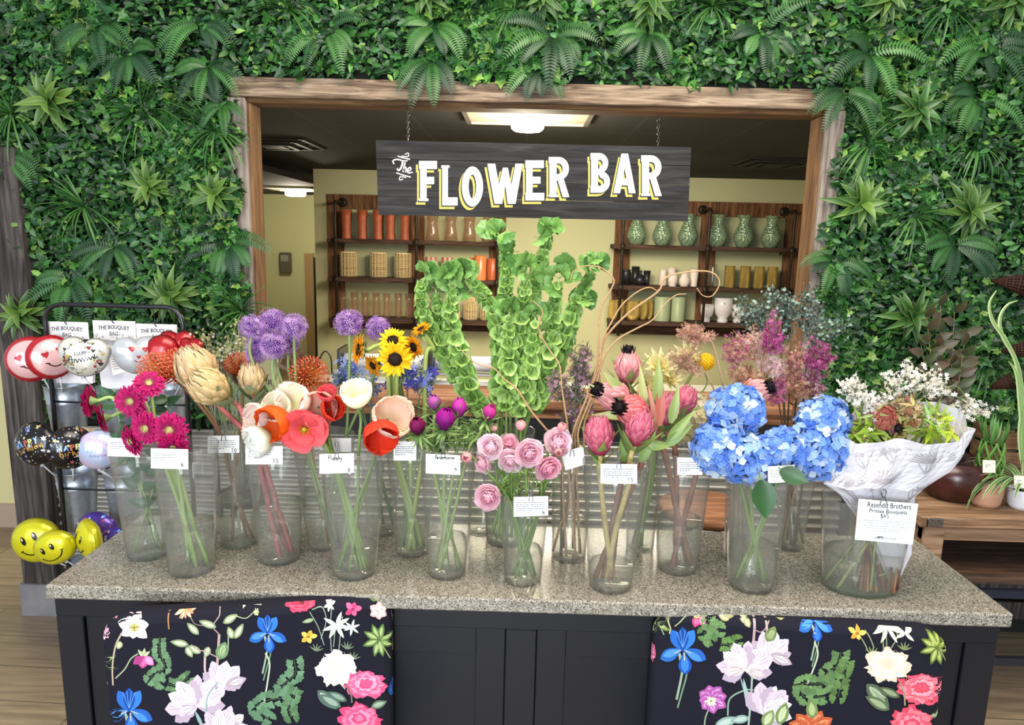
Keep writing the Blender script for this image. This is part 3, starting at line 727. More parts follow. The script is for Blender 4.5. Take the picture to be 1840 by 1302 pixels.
shelf_row(mk, zl, 1, (863,), YO-.06, ['brightest orange cylinder vase in front of the two others'], 'vase', 'orange cylinder vases')
# seven twisted glass bottles on the low shelf
mb = MB(); h = 44*PX5
mb.lathe([(.034, 0), (.034, .004), (.028, h*.35), (.026, h*.62), (.034, h), (.03, h), (.022, h*.62), (.024, h*.35), (.028, .012), (.001, .012)], 6, (1, 1, 1))
mk = proto('faceted_bottle', [('glass', mb, M_glassg, None)])
shelf_row(mk, zl, 2, (615, 636, 655, 675, 694, 715, 734), YO, ['narrow faceted glass bottle on the low shelf, %s from the wall corner' % w_ for w_ in ordw], 'bottle', 'faceted bottles on the low shelf')
mk = proto('wicker_jar', [('weave', wicker(.052, 40*PX5, True), M_wicker, None)])
shelf_row(mk, zl, 2, (786, 815, 846, 877), YO, ['wicker bottle with a neck beside the low shelf post', 'wicker bottle behind the bent bells of Ireland', 'wicker bottle in full view on the low shelf', 'wicker bottle at the low shelf end'], 'vase', 'wicker covered bottles')
# green glass vases
h = 55*PX5; pr = [(.045, 0), (.05, .004), (.074, h*.2), (.078, h*.33), (.066, h*.5), (.042, h*.72), (.038, h*.82), (.048, h*.93), (.062, h), (.058, h), (.034, h*.8), (.07, h*.33), (.042, .015), (.001, .015)]
mg, nt, b = newmat('hammered_green_glass'); b.inputs['Base Color'].default_value = (*hx('8fa987'), 1); b.inputs['Roughness'].default_value = .16
b.inputs['Metallic'].default_value = .25; tc = nt.nodes.new('ShaderNodeTexCoord'); vo = nt.nodes.new('ShaderNodeTexVoronoi'); vo.inputs['Scale'].default_value = 75
nt.links.new(tc.outputs['Object'], vo.inputs['Vector']); bp = nt.nodes.new('ShaderNodeBump'); bp.inputs['Strength'].default_value = .9; bp.inputs['Distance'].default_value = .006
nt.links.new(vo.outputs['Distance'], bp.inputs['Height']); nt.links.new(bp.outputs[0], b.inputs['Normal'])
rr_ = ramp(nt, [(.0, 'c9d8b4'), (.35, '9bb590'), (.8, '6f8a70')]); nt.links.new(vo.outputs['Distance'], rr_.inputs[0]); nt.links.new(rr_.outputs[0], b.inputs['Base Color'])
mk = proto('green_glass_vase', [('body', lat(pr, (1, 1, 1), 32), mg, None)])
shelf_row(mk, zr, 0, (1141, 1187, 1233, 1286, 1332, 1381), YO, ['curvy hammered green glass vase, %s from the cream wall end' % w_ for w_ in ordw[:6]], 'vase', 'green glass vases on the top shelf')
# black pots
bm = plain('black_ceramic', '222226', .35)
for i, (px, dy, pr, lb) in enumerate([(1126, 0, [(.03, 0), (.042, .004), (.042, .1), (.036, .115), (.042, .125), (.036, .125), (.034, .02), (.001, .02)], 'black ribbed jar nearest the shelf post'),
    (1143, .07, [(.03, 0), (.033, .004), (.033, .15), (.028, .15), (.026, .02), (.001, .02)], 'tall black cylinder behind the round black bottle'),
    (1152, -.05, [(.02, 0), (.045, .02), (.048, .05), (.03, .08), (.012, .09), (.012, .115), (.016, .12), (.008, .12)], 'round black bottle with a narrow neck'),
    (1164, .0, [(.02, 0), (.022, .004), (.03, .12), (.026, .12), (.018, .02), (.001, .02)], 'slim flared black vase at the end of the black group')]):
    mk = proto('black_pot', [('body', lat(pr, (1, 1, 1)), bm, None)]); shelf_row(mk, zr, 1, (px,), YO+dy, [lb], 'vase', 'black pots')
wm = plain('matt_white_ceramic', 'efe0d4', .6)
for px, dy, pr, lb in [(1193, 0, [(.026, 0), (.036, .01), (.026, .12), (.028, .13), (.022, .13), (.02, .02), (.001, .02)], 'tapering off-white vase, first of the white group'),
    (1208, .07, [(.03, 0), (.036, .02), (.036, .15), (.03, .15), (.001, .03)], 'tall off-white pot behind the others'),
    (1211, -.05, [(.03, 0), (.03, .02), (.038, .03), (.038, .095), (.032, .1), (.001, .03)], 'footed off-white cup in front'),
    (1232, -.02, [(.03, 0), (.047, .03), (.045, .06), (.028, .09), (.032, .115), (.026, .115), (.001, .03)], 'round off-white bottle with wide lip'),
    (1249, .01, [(.028, 0), (.028, .004), (.036, .14), (.03, .145), (.001, .03)], 'tall off-white vase at the end beside the post')]:
    mk = proto('white_pot', [('body', lat(pr, (1, 1, 1)), wm, None)]); shelf_row(mk, zr, 1, (px,), YO+dy, [lb], 'vase', 'small off-white pots')
mk = proto('glass_jar', [('glass', lat([(.001, .003), (.04, .003), (.045, .02), (.045, .12), (.03, .16), (.03, .185), (.026, .185), (.026, .16), (.04, .12), (.04, .02)], (1, 1, 1)), M_glassc, None)])
shelf_row(mk, zr, 1, (1283,), YO, ['clear glass bottle between the white pots and gold cylinders'], 'bottle', None)
mgo, nt, b = newmat('hammered_gold'); b.inputs['Base Color'].default_value = (*hx('f0cf78'), 1); b.inputs['Metallic'].default_value = .8; b.inputs['Roughness'].default_value = .3
tc = nt.nodes.new('ShaderNodeTexCoord'); mp = nt.nodes.new('ShaderNodeMapping'); mp.inputs['Scale'].default_value = (40, 40, 90)
nt.links.new(tc.outputs['Object'], mp.inputs[0]); vo = nt.nodes.new('ShaderNodeTexVoronoi'); nt.links.new(mp.outputs[0], vo.inputs['Vector'])
bp = nt.nodes.new('ShaderNodeBump'); bp.inputs['Strength'].default_value = .7; bp.inputs['Distance'].default_value = .008; nt.links.new(vo.outputs['Distance'], bp.inputs['Height']); nt.links.new(bp.outputs[0], b.inputs['Normal'])
mk = proto('gold_cylinder', [('body', lat([(.042, 0), (.042, 38*PX5), (.037, 38*PX5), (.037, .02), (.001, .02)], (1, 1, 1)), mgo, None)])
shelf_row(mk, zr, 1, (1313, 1341, 1366, 1390), YO, ['hammered gold cylinder, %s counting from the clear bottle' % w_ for w_ in ordw[:4]], 'vase', 'gold cylinders')
def tumbler(w_): return [(w_*.5, 0), (w_*.72, .004), (w_, .05), (w_*.95, .1), (w_*.8, .16), (w_*.75, .16), (w_*.9, .08), (w_*.6, .02), (.001, .02)]
for px, dy, s, lb in [(1107, 0, .05, 'gold pot at the shelf end beside the pipe'), (1120, .08, .04, 'narrow gold pot behind the first pair'), (1142, -.03, .064, 'widest gold pot with a dented belly'), (1160, .05, .05, 'gold pot partly behind the widest one'), (1172, .1, .04, 'darkest gold pot next to the sage cylinders')]:
    mk = proto('gold_pot', [('body', lat(tumbler(s), (1, 1, 1)), mgo, None)]); shelf_row(mk, zr, 2, (px,), YO+dy, [lb], 'vase', 'gold pots on the low shelf')
sg = plain('sage_glaze', 'a3b08a', .4)
for px, r, lb in ((1195, .066, 'wider sage green cylinder vase beside the gold pots'), (1224, .058, 'narrower sage green cylinder vase near the post')):
    mk = proto('sage_cylinder', [('body', lat([(r, 0), (r, .2), (r-.006, .204), (r-.01, .2), (r-.01, .02), (.001, .02)], (1, 1, 1), 32), sg, None)]); shelf_row(mk, zr, 2, (px,), YO, [lb], 'vase', 'sage cylinders')
wg = plain('white_glaze', 'ece7ea', .25)
for px, s, lb in ((1277, .85, 'smaller white footed bowl beside the iron post'), (1306, 1.2, 'larger white footed bowl behind the eucalyptus'), (1333, .9, 'white footed bowl almost hidden by eucalyptus')):
    mk = proto('footed_bowl', [('body', lat([(.035*s, 0), (.037*s, .02), (.03*s, .035), (.055*s, .06*s), (.064*s, .11*s), (.062*s, .17*s), (.057*s, .17*s), (.05*s, .07*s), (.001, .06*s)], (1, 1, 1), 32), wg, None)]); shelf_row(mk, zr, 2, (px,), YO, [lb], 'bowl', 'white footed bowls')
# ---------------------------------------------------------------- work surface things behind the ledge
def PW(px, py, Y): return WY(px, py, Y)
zc = .95
WC = thing('work_counter', 'pale work counter just behind the bar ledge, holding the paper rolls', 'counter', (0, 3.4, 0)); boxo('worktop', (OL, 3.165, zc-.04), (OR+.3, 3.72, zc), plain('work_laminate', '9a9a8c', .5), parent=WC); boxo('base_unit', (OL, 3.22, 0), (OR+.3, 3.7, zc-.041), plain('unit_grey', '4a4844', .6), parent=WC)
t = thing('paper_dispenser', 'steel paper roll dispenser standing on the bar ledge behind the sunflowers', 'dispenser', (-.35, 3.2, zc))
x0, x1 = PW(615, 690, 3.2)[0], PW(770, 690, 3.2)[0]
def dispenser(t, x0, x1, Y, rows):
    mb = MB(); 
    for x in (x0, x1): mb.box((x, Y, zc+.12), (.012, .16, .24), hx('55565a'))
    mb.box(((x0+x1)/2, Y+.07, zc+.006), (x1-x0, .03, .012), hx('77787c')); mb.build('bracket', M_metalv, t)
    for z in rows:
        mb = MB(); mb.tube([(x0+.012, Y, z), (x1-.012, Y, z)], .036, 20, hx('e9e9ea')); mb.build('paper_roll', M_paper, t)
        mb = MB(); mb.box(((x0+x1)/2, Y-.045, z-.042), (x1-x0-.02, .022, .014), hx('c9cbce'), bev=.003); mb.build('cutter_bar', M_metalv, t)
dispenser(t, x0, x1, 3.22, (zc+.055, zc+.175))
t = thing('paper_dispenser', 'wider steel paper roll dispenser behind the anemones and bells of Ireland', 'dispenser', (0, 3.2, zc))
dispenser(t, PW(778, 690, 3.2)[0], PW(900, 690, 3.2)[0], 3.22, (zc+.055, zc+.175))
mb = MB(); b0 = PW(571, 720, 3.1); t_ = [PW(x, y, 3.1) for x, y in ((571, 700), (574, 650), (580, 634), (588, 632), (595, 645), (597, 700))]
t_[0][2] = OB+.001; t_[-1][2] = OB+.05
mb.tube(catmull(t_, 6), .0035, 6, hx('18181a')); tag(mb.build('wire_hook', M_paint, loc=t_[0]), 'black bent wire hook standing on the ledge beside the door gap', 'hook')
# printed card behind the alliums
c = PW(482, 675, 2.88)
t = thing('shop_card', 'olive upright card printed with small dark letters behind the cream protea', 'card', (c[0], 2.88, OB))
fn = plane_map(2.878, .0008); mb = MB(); mb.box((c[0], 2.883, OB+.086), (.09, .006, .17), hx('b7b389')); mb.build('board', M_paper, t)
mb = MB(); text(mb, 'R', 486, 687, 9, 11, fn, INK); text(mb, 'OD1', 484, 704, 16, 8, fn, INK); mb.build('print', M_paper, t)
RMT = RMn.T
def dpt(p): return -(RMT @ (np.asarray(p)-np.array([0, 0, EYE])))[2]
# ---------------------------------------------------------------- counter
KX0, KX1, KY0, KY1, KZ = -1.065, 1.122, 1.45, 1.86, .91
m, nt, b = newmat('speckled_stone'); L = nt.links; tc = nt.nodes.new('ShaderNodeTexCoord')
v1 = nt.nodes.new('ShaderNodeTexVoronoi'); v1.inputs['Scale'].default_value = 480; L.new(tc.outputs['Object'], v1.inputs['Vector'])
r1 = ramp(nt, [(0, '4a4742'), (.12, '6a655d'), (.2, '8f897e'), (.5, 'a59e90'), (.75, 'b5aea0'), (.9, 'cfcabf'), (1, 'dedacf')])
r1.color_ramp.interpolation = 'CONSTANT'
sp = nt.nodes.new('ShaderNodeSeparateColor'); L.new(v1.outputs['Color'], sp.inputs[0]); L.new(sp.outputs[0], r1.inputs[0])
n1 = nt.nodes.new('ShaderNodeTexNoise'); n1.inputs['Scale'].default_value = 60; L.new(tc.outputs['Object'], n1.inputs['Vector'])
r2 = ramp(nt, [(.3, (.62, .61, .59)), (.7, (.86, .85, .83))]); L.new(n1.outputs['Fac'], r2.inputs[0])
mx = nt.nodes.new('ShaderNodeMix'); mx.data_type = 'RGBA'; mx.blend_type = 'MULTIPLY'; mx.inputs[0].default_value = 1
L.new(r1.outputs[0], mx.inputs[6]); L.new(r2.outputs[0], mx.inputs[7]); L.new(mx.outputs[2], b.inputs['Base Color']); b.inputs['Roughness'].default_value = .16
M_stone = m
M_cab = plain('black_cabinet_paint', '13141b', .42, spec=.4)
o = boxo('countertop', (KX0, KY0, KZ-.034), (KX1, KY1, KZ), M_stone, bev=.004)
tag(o, 'grey speckled stone slab topping the black counter, crowded with vases', 'countertop')
t = thing('counter_cabinet', 'black painted counter base with recessed framed fronts', 'cabinet', (0, 1.65, 0))
CF = 1.50; cx0 = WY(108, 1120, CF)[0]; cx1 = WY(1787, 1150, CF)[0]
boxo('carcass', (cx0, CF+.012, .0), (cx1, KY1-.03, KZ-.035), M_cab, parent=t)
def zcf(px, py): return WY(px, py, CF)
ztop = zcf(900, 1125)[2]; pan = [(157, 506), (556, 909), (964, 1322), (1376, 1733)]
xs = [cx0]+[zcf(p, 1130)[0] for q in pan for p in q]+[cx1]
mb = MB(); mb.box(((cx0+cx1)/2, CF, (ztop+KZ-.035)/2), (cx1-cx0, .024, KZ-.035-ztop), bev=.002)
mb.box(((cx0+cx1)/2, CF, .06), (cx1-cx0, .024, .12), bev=.002)
for i in range(0, len(xs), 2): mb.box(((xs[i]+xs[i+1])/2, CF, (ztop+.12)/2), (xs[i+1]-xs[i], .024, ztop-.12), bev=.002)
mb.build('face_frame', M_cab, t)
for i in range(1, len(xs)-1, 2):
    a, c = xs[i]+.0015, xs[i+1]-.0015; zt_ = ztop-.0015; zb_ = .1215; w_ = .068; mb = MB()
    for lo, hi in (((a, CF-.004, zb_), (a+w_, CF+.012, zt_)), ((c-w_, CF-.004, zb_), (c, CF+.012, zt_)), ((a+w_, CF-.004, zt_-w_), (c-w_, CF+.012, zt_)), ((a+w_, CF-.004, zb_), (c-w_, CF+.012, zb_+w_))):
        lo = np.array(lo); hi = np.array(hi); mb.box((lo+hi)/2, hi-lo, bev=.001)
    mb.box(((a+c)/2, CF+.008, (zb_+zt_)/2), (c-a-2*w_+.002, .008, zt_-zb_-2*w_+.002)); mb.build('front_panel', M_cab, t)
# ---------------------------------------------------------------- flowered bar chairs
FAB = hx('191823')
def petp(cx, cy, ln, wd, ang, tip=.5, n=9, jag=0, r=None):
    """petal outline from base (cx, cy), ang in degrees counter-clockwise from right, y down"""
    u = np.linspace(0, 1, n); w_ = wd/2*np.sin(PI*u**(.55+tip*.5))**.8; w_[0] = wd*.06; w_[-1] = 0
    if jag and r is not None: w_ = w_*(1+jag*r.normal(size=n))
    a = math.radians(ang); c, s = math.cos(a), -math.sin(a); up = [(ln*q, k) for q, k in zip(u, w_)]; dn = [(ln*q, -k) for q, k in zip(u[::-1][1:], w_[::-1][1:])]
    return [(cx+x*c-y*s, cy+x*s+y*c) for x, y in up+dn]
class Fab:
    def __init__(s, mb, fn): s.mb, s.fn, s.l = mb, fn, 0
    def P(s, pts, col): s.l += .12; s.mb.poly(pts, s.fn, s.l, hx(col) if isinstance(col, str) else col, 1)
    def S(s, pts, w_, col, taper=False): s.l += .12; stroke(s.mb, pts, w_, s.fn, s.l, hx(col) if isinstance(col, str) else col, mat=1, taper=taper)
    def petal(s, cx, cy, ln, wd, ang, c1, c2=None, veins=2, line=None, tip=.5):
        s.P(petp(cx, cy, ln, wd, ang, tip), c1)
        if c2: s.P(petp(cx+ln*.12*math.cos(math.radians(ang)), cy-ln*.12*math.sin(math.radians(ang)), ln*.72, wd*.55, ang, tip), c2)
        if line:
            for k in range(veins):
                a = math.radians(ang+(k-(veins-1)/2)*18); s.S([(cx+ln*.12*math.cos(a), cy-ln*.12*math.sin(a)), (cx+ln*.72*math.cos(a), cy-ln*.72*math.sin(a))], ln*.022+.6, line)
    def carnation(s, cx, cy, rx, ry, cols, seed=0):
        r = np.random.RandomState(seed)
        for k, q in enumerate((1, .84, .68, .52, .36, .2)):
            n = 44 if k < 3 else 26; a = np.linspace(0, 2*PI, n, endpoint=False); rr = q*(1+.09*r.normal(size=n))*(1+.07*np.sin(a*(7+k)+k))
            s.P([(cx+rx*q_*math.cos(t_)+rx*.04*r.normal(), cy+ry*q_*math.sin(t_)*.98-ry*.05*k*.3) for q_, t_ in zip(rr, a)], cols[k % len(cols)])
            m_ = int(11-k); 
            for j in range(m_):
                t_ = 2*PI*j/m_+k; s.S([(cx+rx*q*.93*math.cos(t_), cy+ry*q*.93*math.sin(t_)), (cx+rx*q*.8*math.cos(t_+.28), cy+ry*q*.78*math.sin(t_+.28)), (cx+rx*q*.92*math.cos(t_+.5), cy+ry*q*.92*math.sin(t_+.5))], 1.6, cols[(k+2) % len(cols)])
    def iris(s, cx, cy, z=1.0, flip=1):
        q = lambda x, y: (cx+x*z*flip, cy+y*z)
        s.S([q(5, 30), q(-5, 130), q(-30, 250)], 11*z, '8fa58b'); s.S([q(15, 60), q(18, 130), q(0, 200), q(-25, 290)], 8*z, '6f8c70')
        s.petal(*q(0, 90), 80*z, 16*z, 105, 'a9b79c', '84997a')
        for a, ln, wd, c1, c2 in ((205, 120, 62, '2d63b0', '4f8bd6'), (335, 125, 60, '2a5fb0', '4a87d2')):
            a = a if flip > 0 else 180-a; s.P(petp(*q(0, 5), ln*z, wd*z, a, 1.6), c1); s.P(petp(*q(0, 8), ln*.85*z, wd*.55*z, a-6*flip, 1.8), c2); s.S([q(0, 8), q(math.cos(math.radians(a))*45*flip*flip, -math.sin(math.radians(a))*45+8)], 7*z, 'cbb97a', True)
        s.P(petp(*q(5, 20), 110*z, 64*z, 275, 1.7), '1f51ad'); s.P(petp(*q(8, 25), 95*z, 38*z, 272, 1.8), '3d7bd3'); s.S([q(6, 22), q(9, 62)], 10*z, 'd0bd77', True)
        for a, c1 in ((118, '2b66ba'), (62, '3677cc'), (90, '1c4c9f')): s.P(petp(*q(0, 15), 115*z, 58*z, a, 1.1), c1)
        s.P(petp(*q(0, 10), 95*z, 30*z, 92, 1.2), '17448f')
        for a in (70, 82, 98, 112): s.S([q(0, 0), q(math.cos(math.radians(a))*85*flip, -math.sin(math.radians(a))*85)], 2.2, '6ba2e6')
    def tulip(s, cx, cy, z, ang, seed=0, base='d9c9cf'):
        r = np.random.RandomState(seed)
        for da, ln, wd, c in ((62, 100, 60, 'b7a3b2'), (-58, 105, 62, 'bba6b4'), (30, 120, 66, 'cfbcc6'), (-28, 122, 68, 'd6c5cd'), (0, 118, 62, 'e4d6da'), (14, 92, 30, 'f0e4e4')):
            s.P(petp(cx, cy, ln*z, wd*z, ang+da, .9, 13, .13, r), c)
            for k in (-1, 0, 1):
                a = math.radians(ang+da*.8+k*8); s.S([(cx+12*z*math.cos(a), cy-12*z*math.sin(a)), (cx+ln*.82*z*math.cos(a), cy-ln*.82*z*math.sin(a))], 1.8, '94808f')
    def fans(s, path, z=1.0, c='5f7d58', seed=0):
        r = np.random.RandomState(seed); s.S(path, 3, '51603f'); Pn = catmull([np.array([*p, 0]) for p in path], 4)[:, :2]
        for i, p in enumerate(Pn):
            for sg in (-1, 1):
                d = Pn[min(i+1, len(Pn)-1)]-Pn[max(i-1, 0)]; a = math.degrees(math.atan2(-d[1], d[0]))+sg*62+r.normal()*12; R_ = (27+r.rand()*9)*z
                tt = np.radians(np.linspace(a-48, a+48, 11)); x0, y0 = p[0]+8*math.cos(math.radians(a)), p[1]-8*math.sin(math.radians(a))
                k = hx(c)*r.uniform(.75, 1.3)
                s.P([(x0, y0)]+[(x0+R_*(1-.13*(j % 3 == 1))*math.cos(q), y0-R_*(1-.13*(j % 3 == 1))*math.sin(q)) for j, q in enumerate(tt)], k)
                for q in tt[2::3]: s.S([(x0, y0), (x0+R_*.85*math.cos(q), y0-R_*.85*math.sin(q))], 1.2, k*1.5)
    def palmleaf(s, cx, cy, R_, angs, c1='4f6b3a', c2='8fa26a'):
        for a in angs: s.petal(cx, cy, R_, R_*.42, a, c1, c2, 1, 'c6cf9c')
    def face(s, cx, cy, rx, ry, n, c1, c2, cc, seed=0):
        r = np.random.RandomState(seed)
        for k in range(n):
            a = 360*k/n+r.normal()*6; q = 1+.06*r.normal(); e = math.sqrt((math.cos(math.radians(a))*rx)**2+(math.sin(math.radians(a))*ry)**2)
            s.P(petp(cx, cy, e*q, min(rx, ry)*2.5/n**.75, a, 1.2), c1 if k % 2 else c2)
        s.P([(cx+rx*.22*math.cos(t_), cy+ry*.22*math.sin(t_)) for t_ in np.linspace(0, 2*PI, 10, endpoint=False)], cc)
def print1(f, T):
    g = Fab(f, lambda u, v, l: T(80+u/2.706, 1050+v/2.706, l))
    g.face(250, 92, 74, 36, 1, FAB, FAB, FAB) if 0 else None
    g.S([(375, 235), (345, 300), (330, 400), (332, 490)], 8, 'b9a68a'); g.S([(345, 455), (390, 410), (420, 360), (455, 335)], 6, 'a3ac8c')
    for a, l_ in ((10, 70), (70, 62), (125, 60), (165, 80), (215, 70), (265, 55), (320, 80)): g.petal(435, 205, l_*1.05, 56, a, 'e6cdd2', 'f4e8e6', 2, 'b98da0')
    g.face(437, 208, 26, 22, 8, 'c8b86a', 'a09a55', '7a6f3d')
    g.face(285, 240, 34, 38, 8, 'd893ac', 'efc6d2', 'c0597f', 1); g.face(318, 172, 26, 12, 5, 'c9697c', 'd88794', '9aa86a', 2)
    g.petal(370, 275, 40, 34, 250, '9aa678', 'c5cda2')
    for a in (80, 125, 40): g.petal(480, 350, 44, 18, a, '98a679', 'c9d0a6')
    g.petal(482, 345, 62, 58, 265, 'b94a86', 'd670a6', 3, '8e2f66'); g.petal(490, 350, 58, 40, 315, 'd27bb0', 'e79cc6'); g.petal(475, 350, 56, 40, 220, 'a63f78')
    g.palmleaf(268, 388, 92, (80, 30, -10, 250, 120)); g.S([(268, 390), (285, 440), (300, 495)], 5, '8d9a74')
    g.iris(412, 600, 1.0); g.carnation(236, 630, 34, 66, ['e0709c', 'f29ab9', 'd75a8a'], 3)
    g.fans([(560, 255), (560, 330), (585, 400), (520, 450), (560, 470)], .95, '5e7c5a', 1); g.fans([(600, 480), (650, 490), (700, 450)], .9, '5a7852', 2)
    # dahlia and twig at the top
    g.S([(595, 100), (600, 160), (606, 215)], 7, 'a2774e'); g.face(678, 132, 50, 36, 14, 'd98a66', 'ecb79a', 'a9a95c', 4); g.face(845, 84, 58, 22, 12, 'cf7450', 'e39a78', 'b25a3e', 5); g.face(935, 98, 42, 18, 10, 'd79277', 'e9b8a0', 'bb6a50', 6)
    g.S([(710, 160), (735, 190), (790, 200)], 4, '8f7f76'); g.petal(480, 130, 60, 24, 10, '6d7a3e', 'a6ad6b'); g.petal(470, 138, 46, 20, 175, '6d7a3e', '9aa363')
    # tall twig with leaves
    g.S([(850, 240), (845, 320), (838, 420)], 12, 'b79a97'); g.S([(782, 320), (780, 400), (785, 440)], 11, 'c0a5a0'); g.S([(850, 240), (820, 200), (850, 150), (845, 120)], 6, '9d8a80'); g.S([(895, 230), (893, 320)], 6, '98a28c')
    for x, y, a, l_ in ((835, 205, 160, 90), (870, 185, 30, 80), (760, 330, 150, 72), (700, 290, 170, 90), (750, 240, 135, 80), (925, 260, 60, 85), (915, 260, 110, 62), (800, 300, 250, 55), (860, 300, 300, 40), (690, 300, 300, 60)): g.petal(x, y, l_, 36, a, '8a9770', 'c3cba6', 1, 'dfe4c9')
    g.S([(715, 290), (740, 315), (780, 322), (840, 350)], 5, 'b79a97')
    g.tulip(858, 500, 1.15, 78, 1); g.petal(850, 360, 90, 62, 70, '6f8a5e', 'a3b689', 3, '50683f'); g.petal(880, 490, 110, 55, 20, 'b8a4b2', 'dccdd3', 3, '8e7a88')
    g.tulip(745, 590, 1.3, 60, 3); g.tulip(735, 590, 1.25, 155, 4); g.petal(745, 585, 105, 60, 200, 'cdbcc6', 'eadde0', 3, '8e7a88'); g.S([(790, 580), (785, 640), (790, 700)], 9, '8ca3a0'); g.S([(845, 470), (800, 530), (785, 580)], 6, '84a09a')
    g.petal(770, 690, 90, 18, 115, '8fa8a4'); g.tulip(860, 720, 1.2, 40, 6); g.tulip(850, 730, 1.1, 90, 7)
    g.iris(1085, 225, .82); g.S([(1075, 330), (1095, 380), (1085, 470), (1065, 590)], 8, 'b7c0a8')
    g.fans([(1215, 360), (1220, 430), (1160, 490), (1200, 540), (1080, 560), (1030, 600), (1090, 650)], 1.15, '5f8060', 8); g.fans([(1230, 500), (1190, 590), (1200, 640)], 1.0, '587853', 9)
    g.S([(960, 120), (1010, 75), (1060, 85), (1140, 70)], 9, 'b9c9b5'); g.S([(1010, 75), (1050, 110)], 7, 'a9bca8')
    g.S([(930, 150), (980, 160), (1020, 130), (1025, 120)], 4, 'a9b08c'); g.face(1030, 135, 14, 14, 6, 'cbd09c', 'aab277', '8c955c')
    g.carnation(1243, 93, 72, 38, ['c8405c', 'dd5670', 'b6344f', 'd4536c'], 9); g.face(1247, 92, 18, 12, 8, '5c2a2c', '7b3a34', '2b1516')
    for q in ([(1300, 120), (1350, 110), (1370, 170), (1345, 260)], [(1290, 130), (1330, 200), (1360, 290)], [(1385, 60), (1395, 120), (1390, 200), (1395, 320)], [(1415, 200), (1405, 300)], [(1450, 150), (1440, 230), (1430, 330)]): g.S(q, 4.5, '8d9a86')
    g.petal(1310, 165, 60, 22, 195, '7f8f6a', 'a8b48c'); g.face(1283, 250, 44, 32, 5, 'd9a53c', 'e8c25e', 'a8742a', 10)
    for a in (150, 200, 240, 300, 350, 30, 70): g.petal(1420, 195, 72, 20, a, 'd8dbd2', 'eff0ea', 1, '9aa39a')
    for a in (20, 75, 140, 200, 260, 320): g.petal(1385, 100, 30, 12, a, 'dfe0da'); g.petal(1495, 205, 42, 12, a, 'd5d9cf')
    g.face(1500, 118, 46, 34, 5, 'c8426f', 'da5f87', '8f2a4c', 11)
    for x, y in ((1470, 290), (1320, 300), (1500, 340)):
        for a in range(20, 170, 30): g.petal(x, y+20, 40, 7, a, '6f7f66')
    g.carnation(1420, 400, 96, 88, ['d9cfc2', 'f1ebe2', 'e5dcd0', 'f6f2ea', 'dccfbe'], 12)
    g.carnation(1562, 482, 98, 66, ['d9547f', 'ee86a6', 'e2688f', 'f5a3bb', 'd24a75'], 13); g.carnation(1530, 650, 98, 80, ['d4476f', 'ea7597', 'dc5a82', 'f08fab'], 14)
    g.petal(1330, 510, 130, 60, 315, '55685c', '8ea08f', 2, 'b7c4b4'); g.petal(1470, 560, 105, 40, 155, '4e6255', '8a9e8c'); g.petal(1440, 590, 120, 50, 150, '5a6e60', '95a794'); g.petal(1590, 590, 80, 40, 20, '62765f', '9bac94')
    g.S([(1465, 480), (1490, 530), (1495, 570)], 7, '7a6a5c')
    g.palmleaf(1625, 265, 84, (75, 112, 150, 200, 255, 285, 335, 20), '55703a', '9aae6c'); g.S([(1630, 270), (1655, 310), (1682, 360)], 5, '8e9a6c')
    for a, l_ in ((20, 48), (80, 40), (150, 46), (210, 44), (280, 42), (330, 48)): g.petal(1622, 125, l_, 38, a, 'd9a6a0', 'f0d8cd', 2, 'b6736f')
    for a in (100, 60, 140): g.petal(1600, 85, 60, 24, a-20, '5d7440', '92a566')
    g.S([(1685, 120), (1696, 200), (1694, 330)], 6, 'c7b08e'); g.petal(1690, 545, 95, 50, 80, '2a5fae', '5f97da', 2, '17407f')
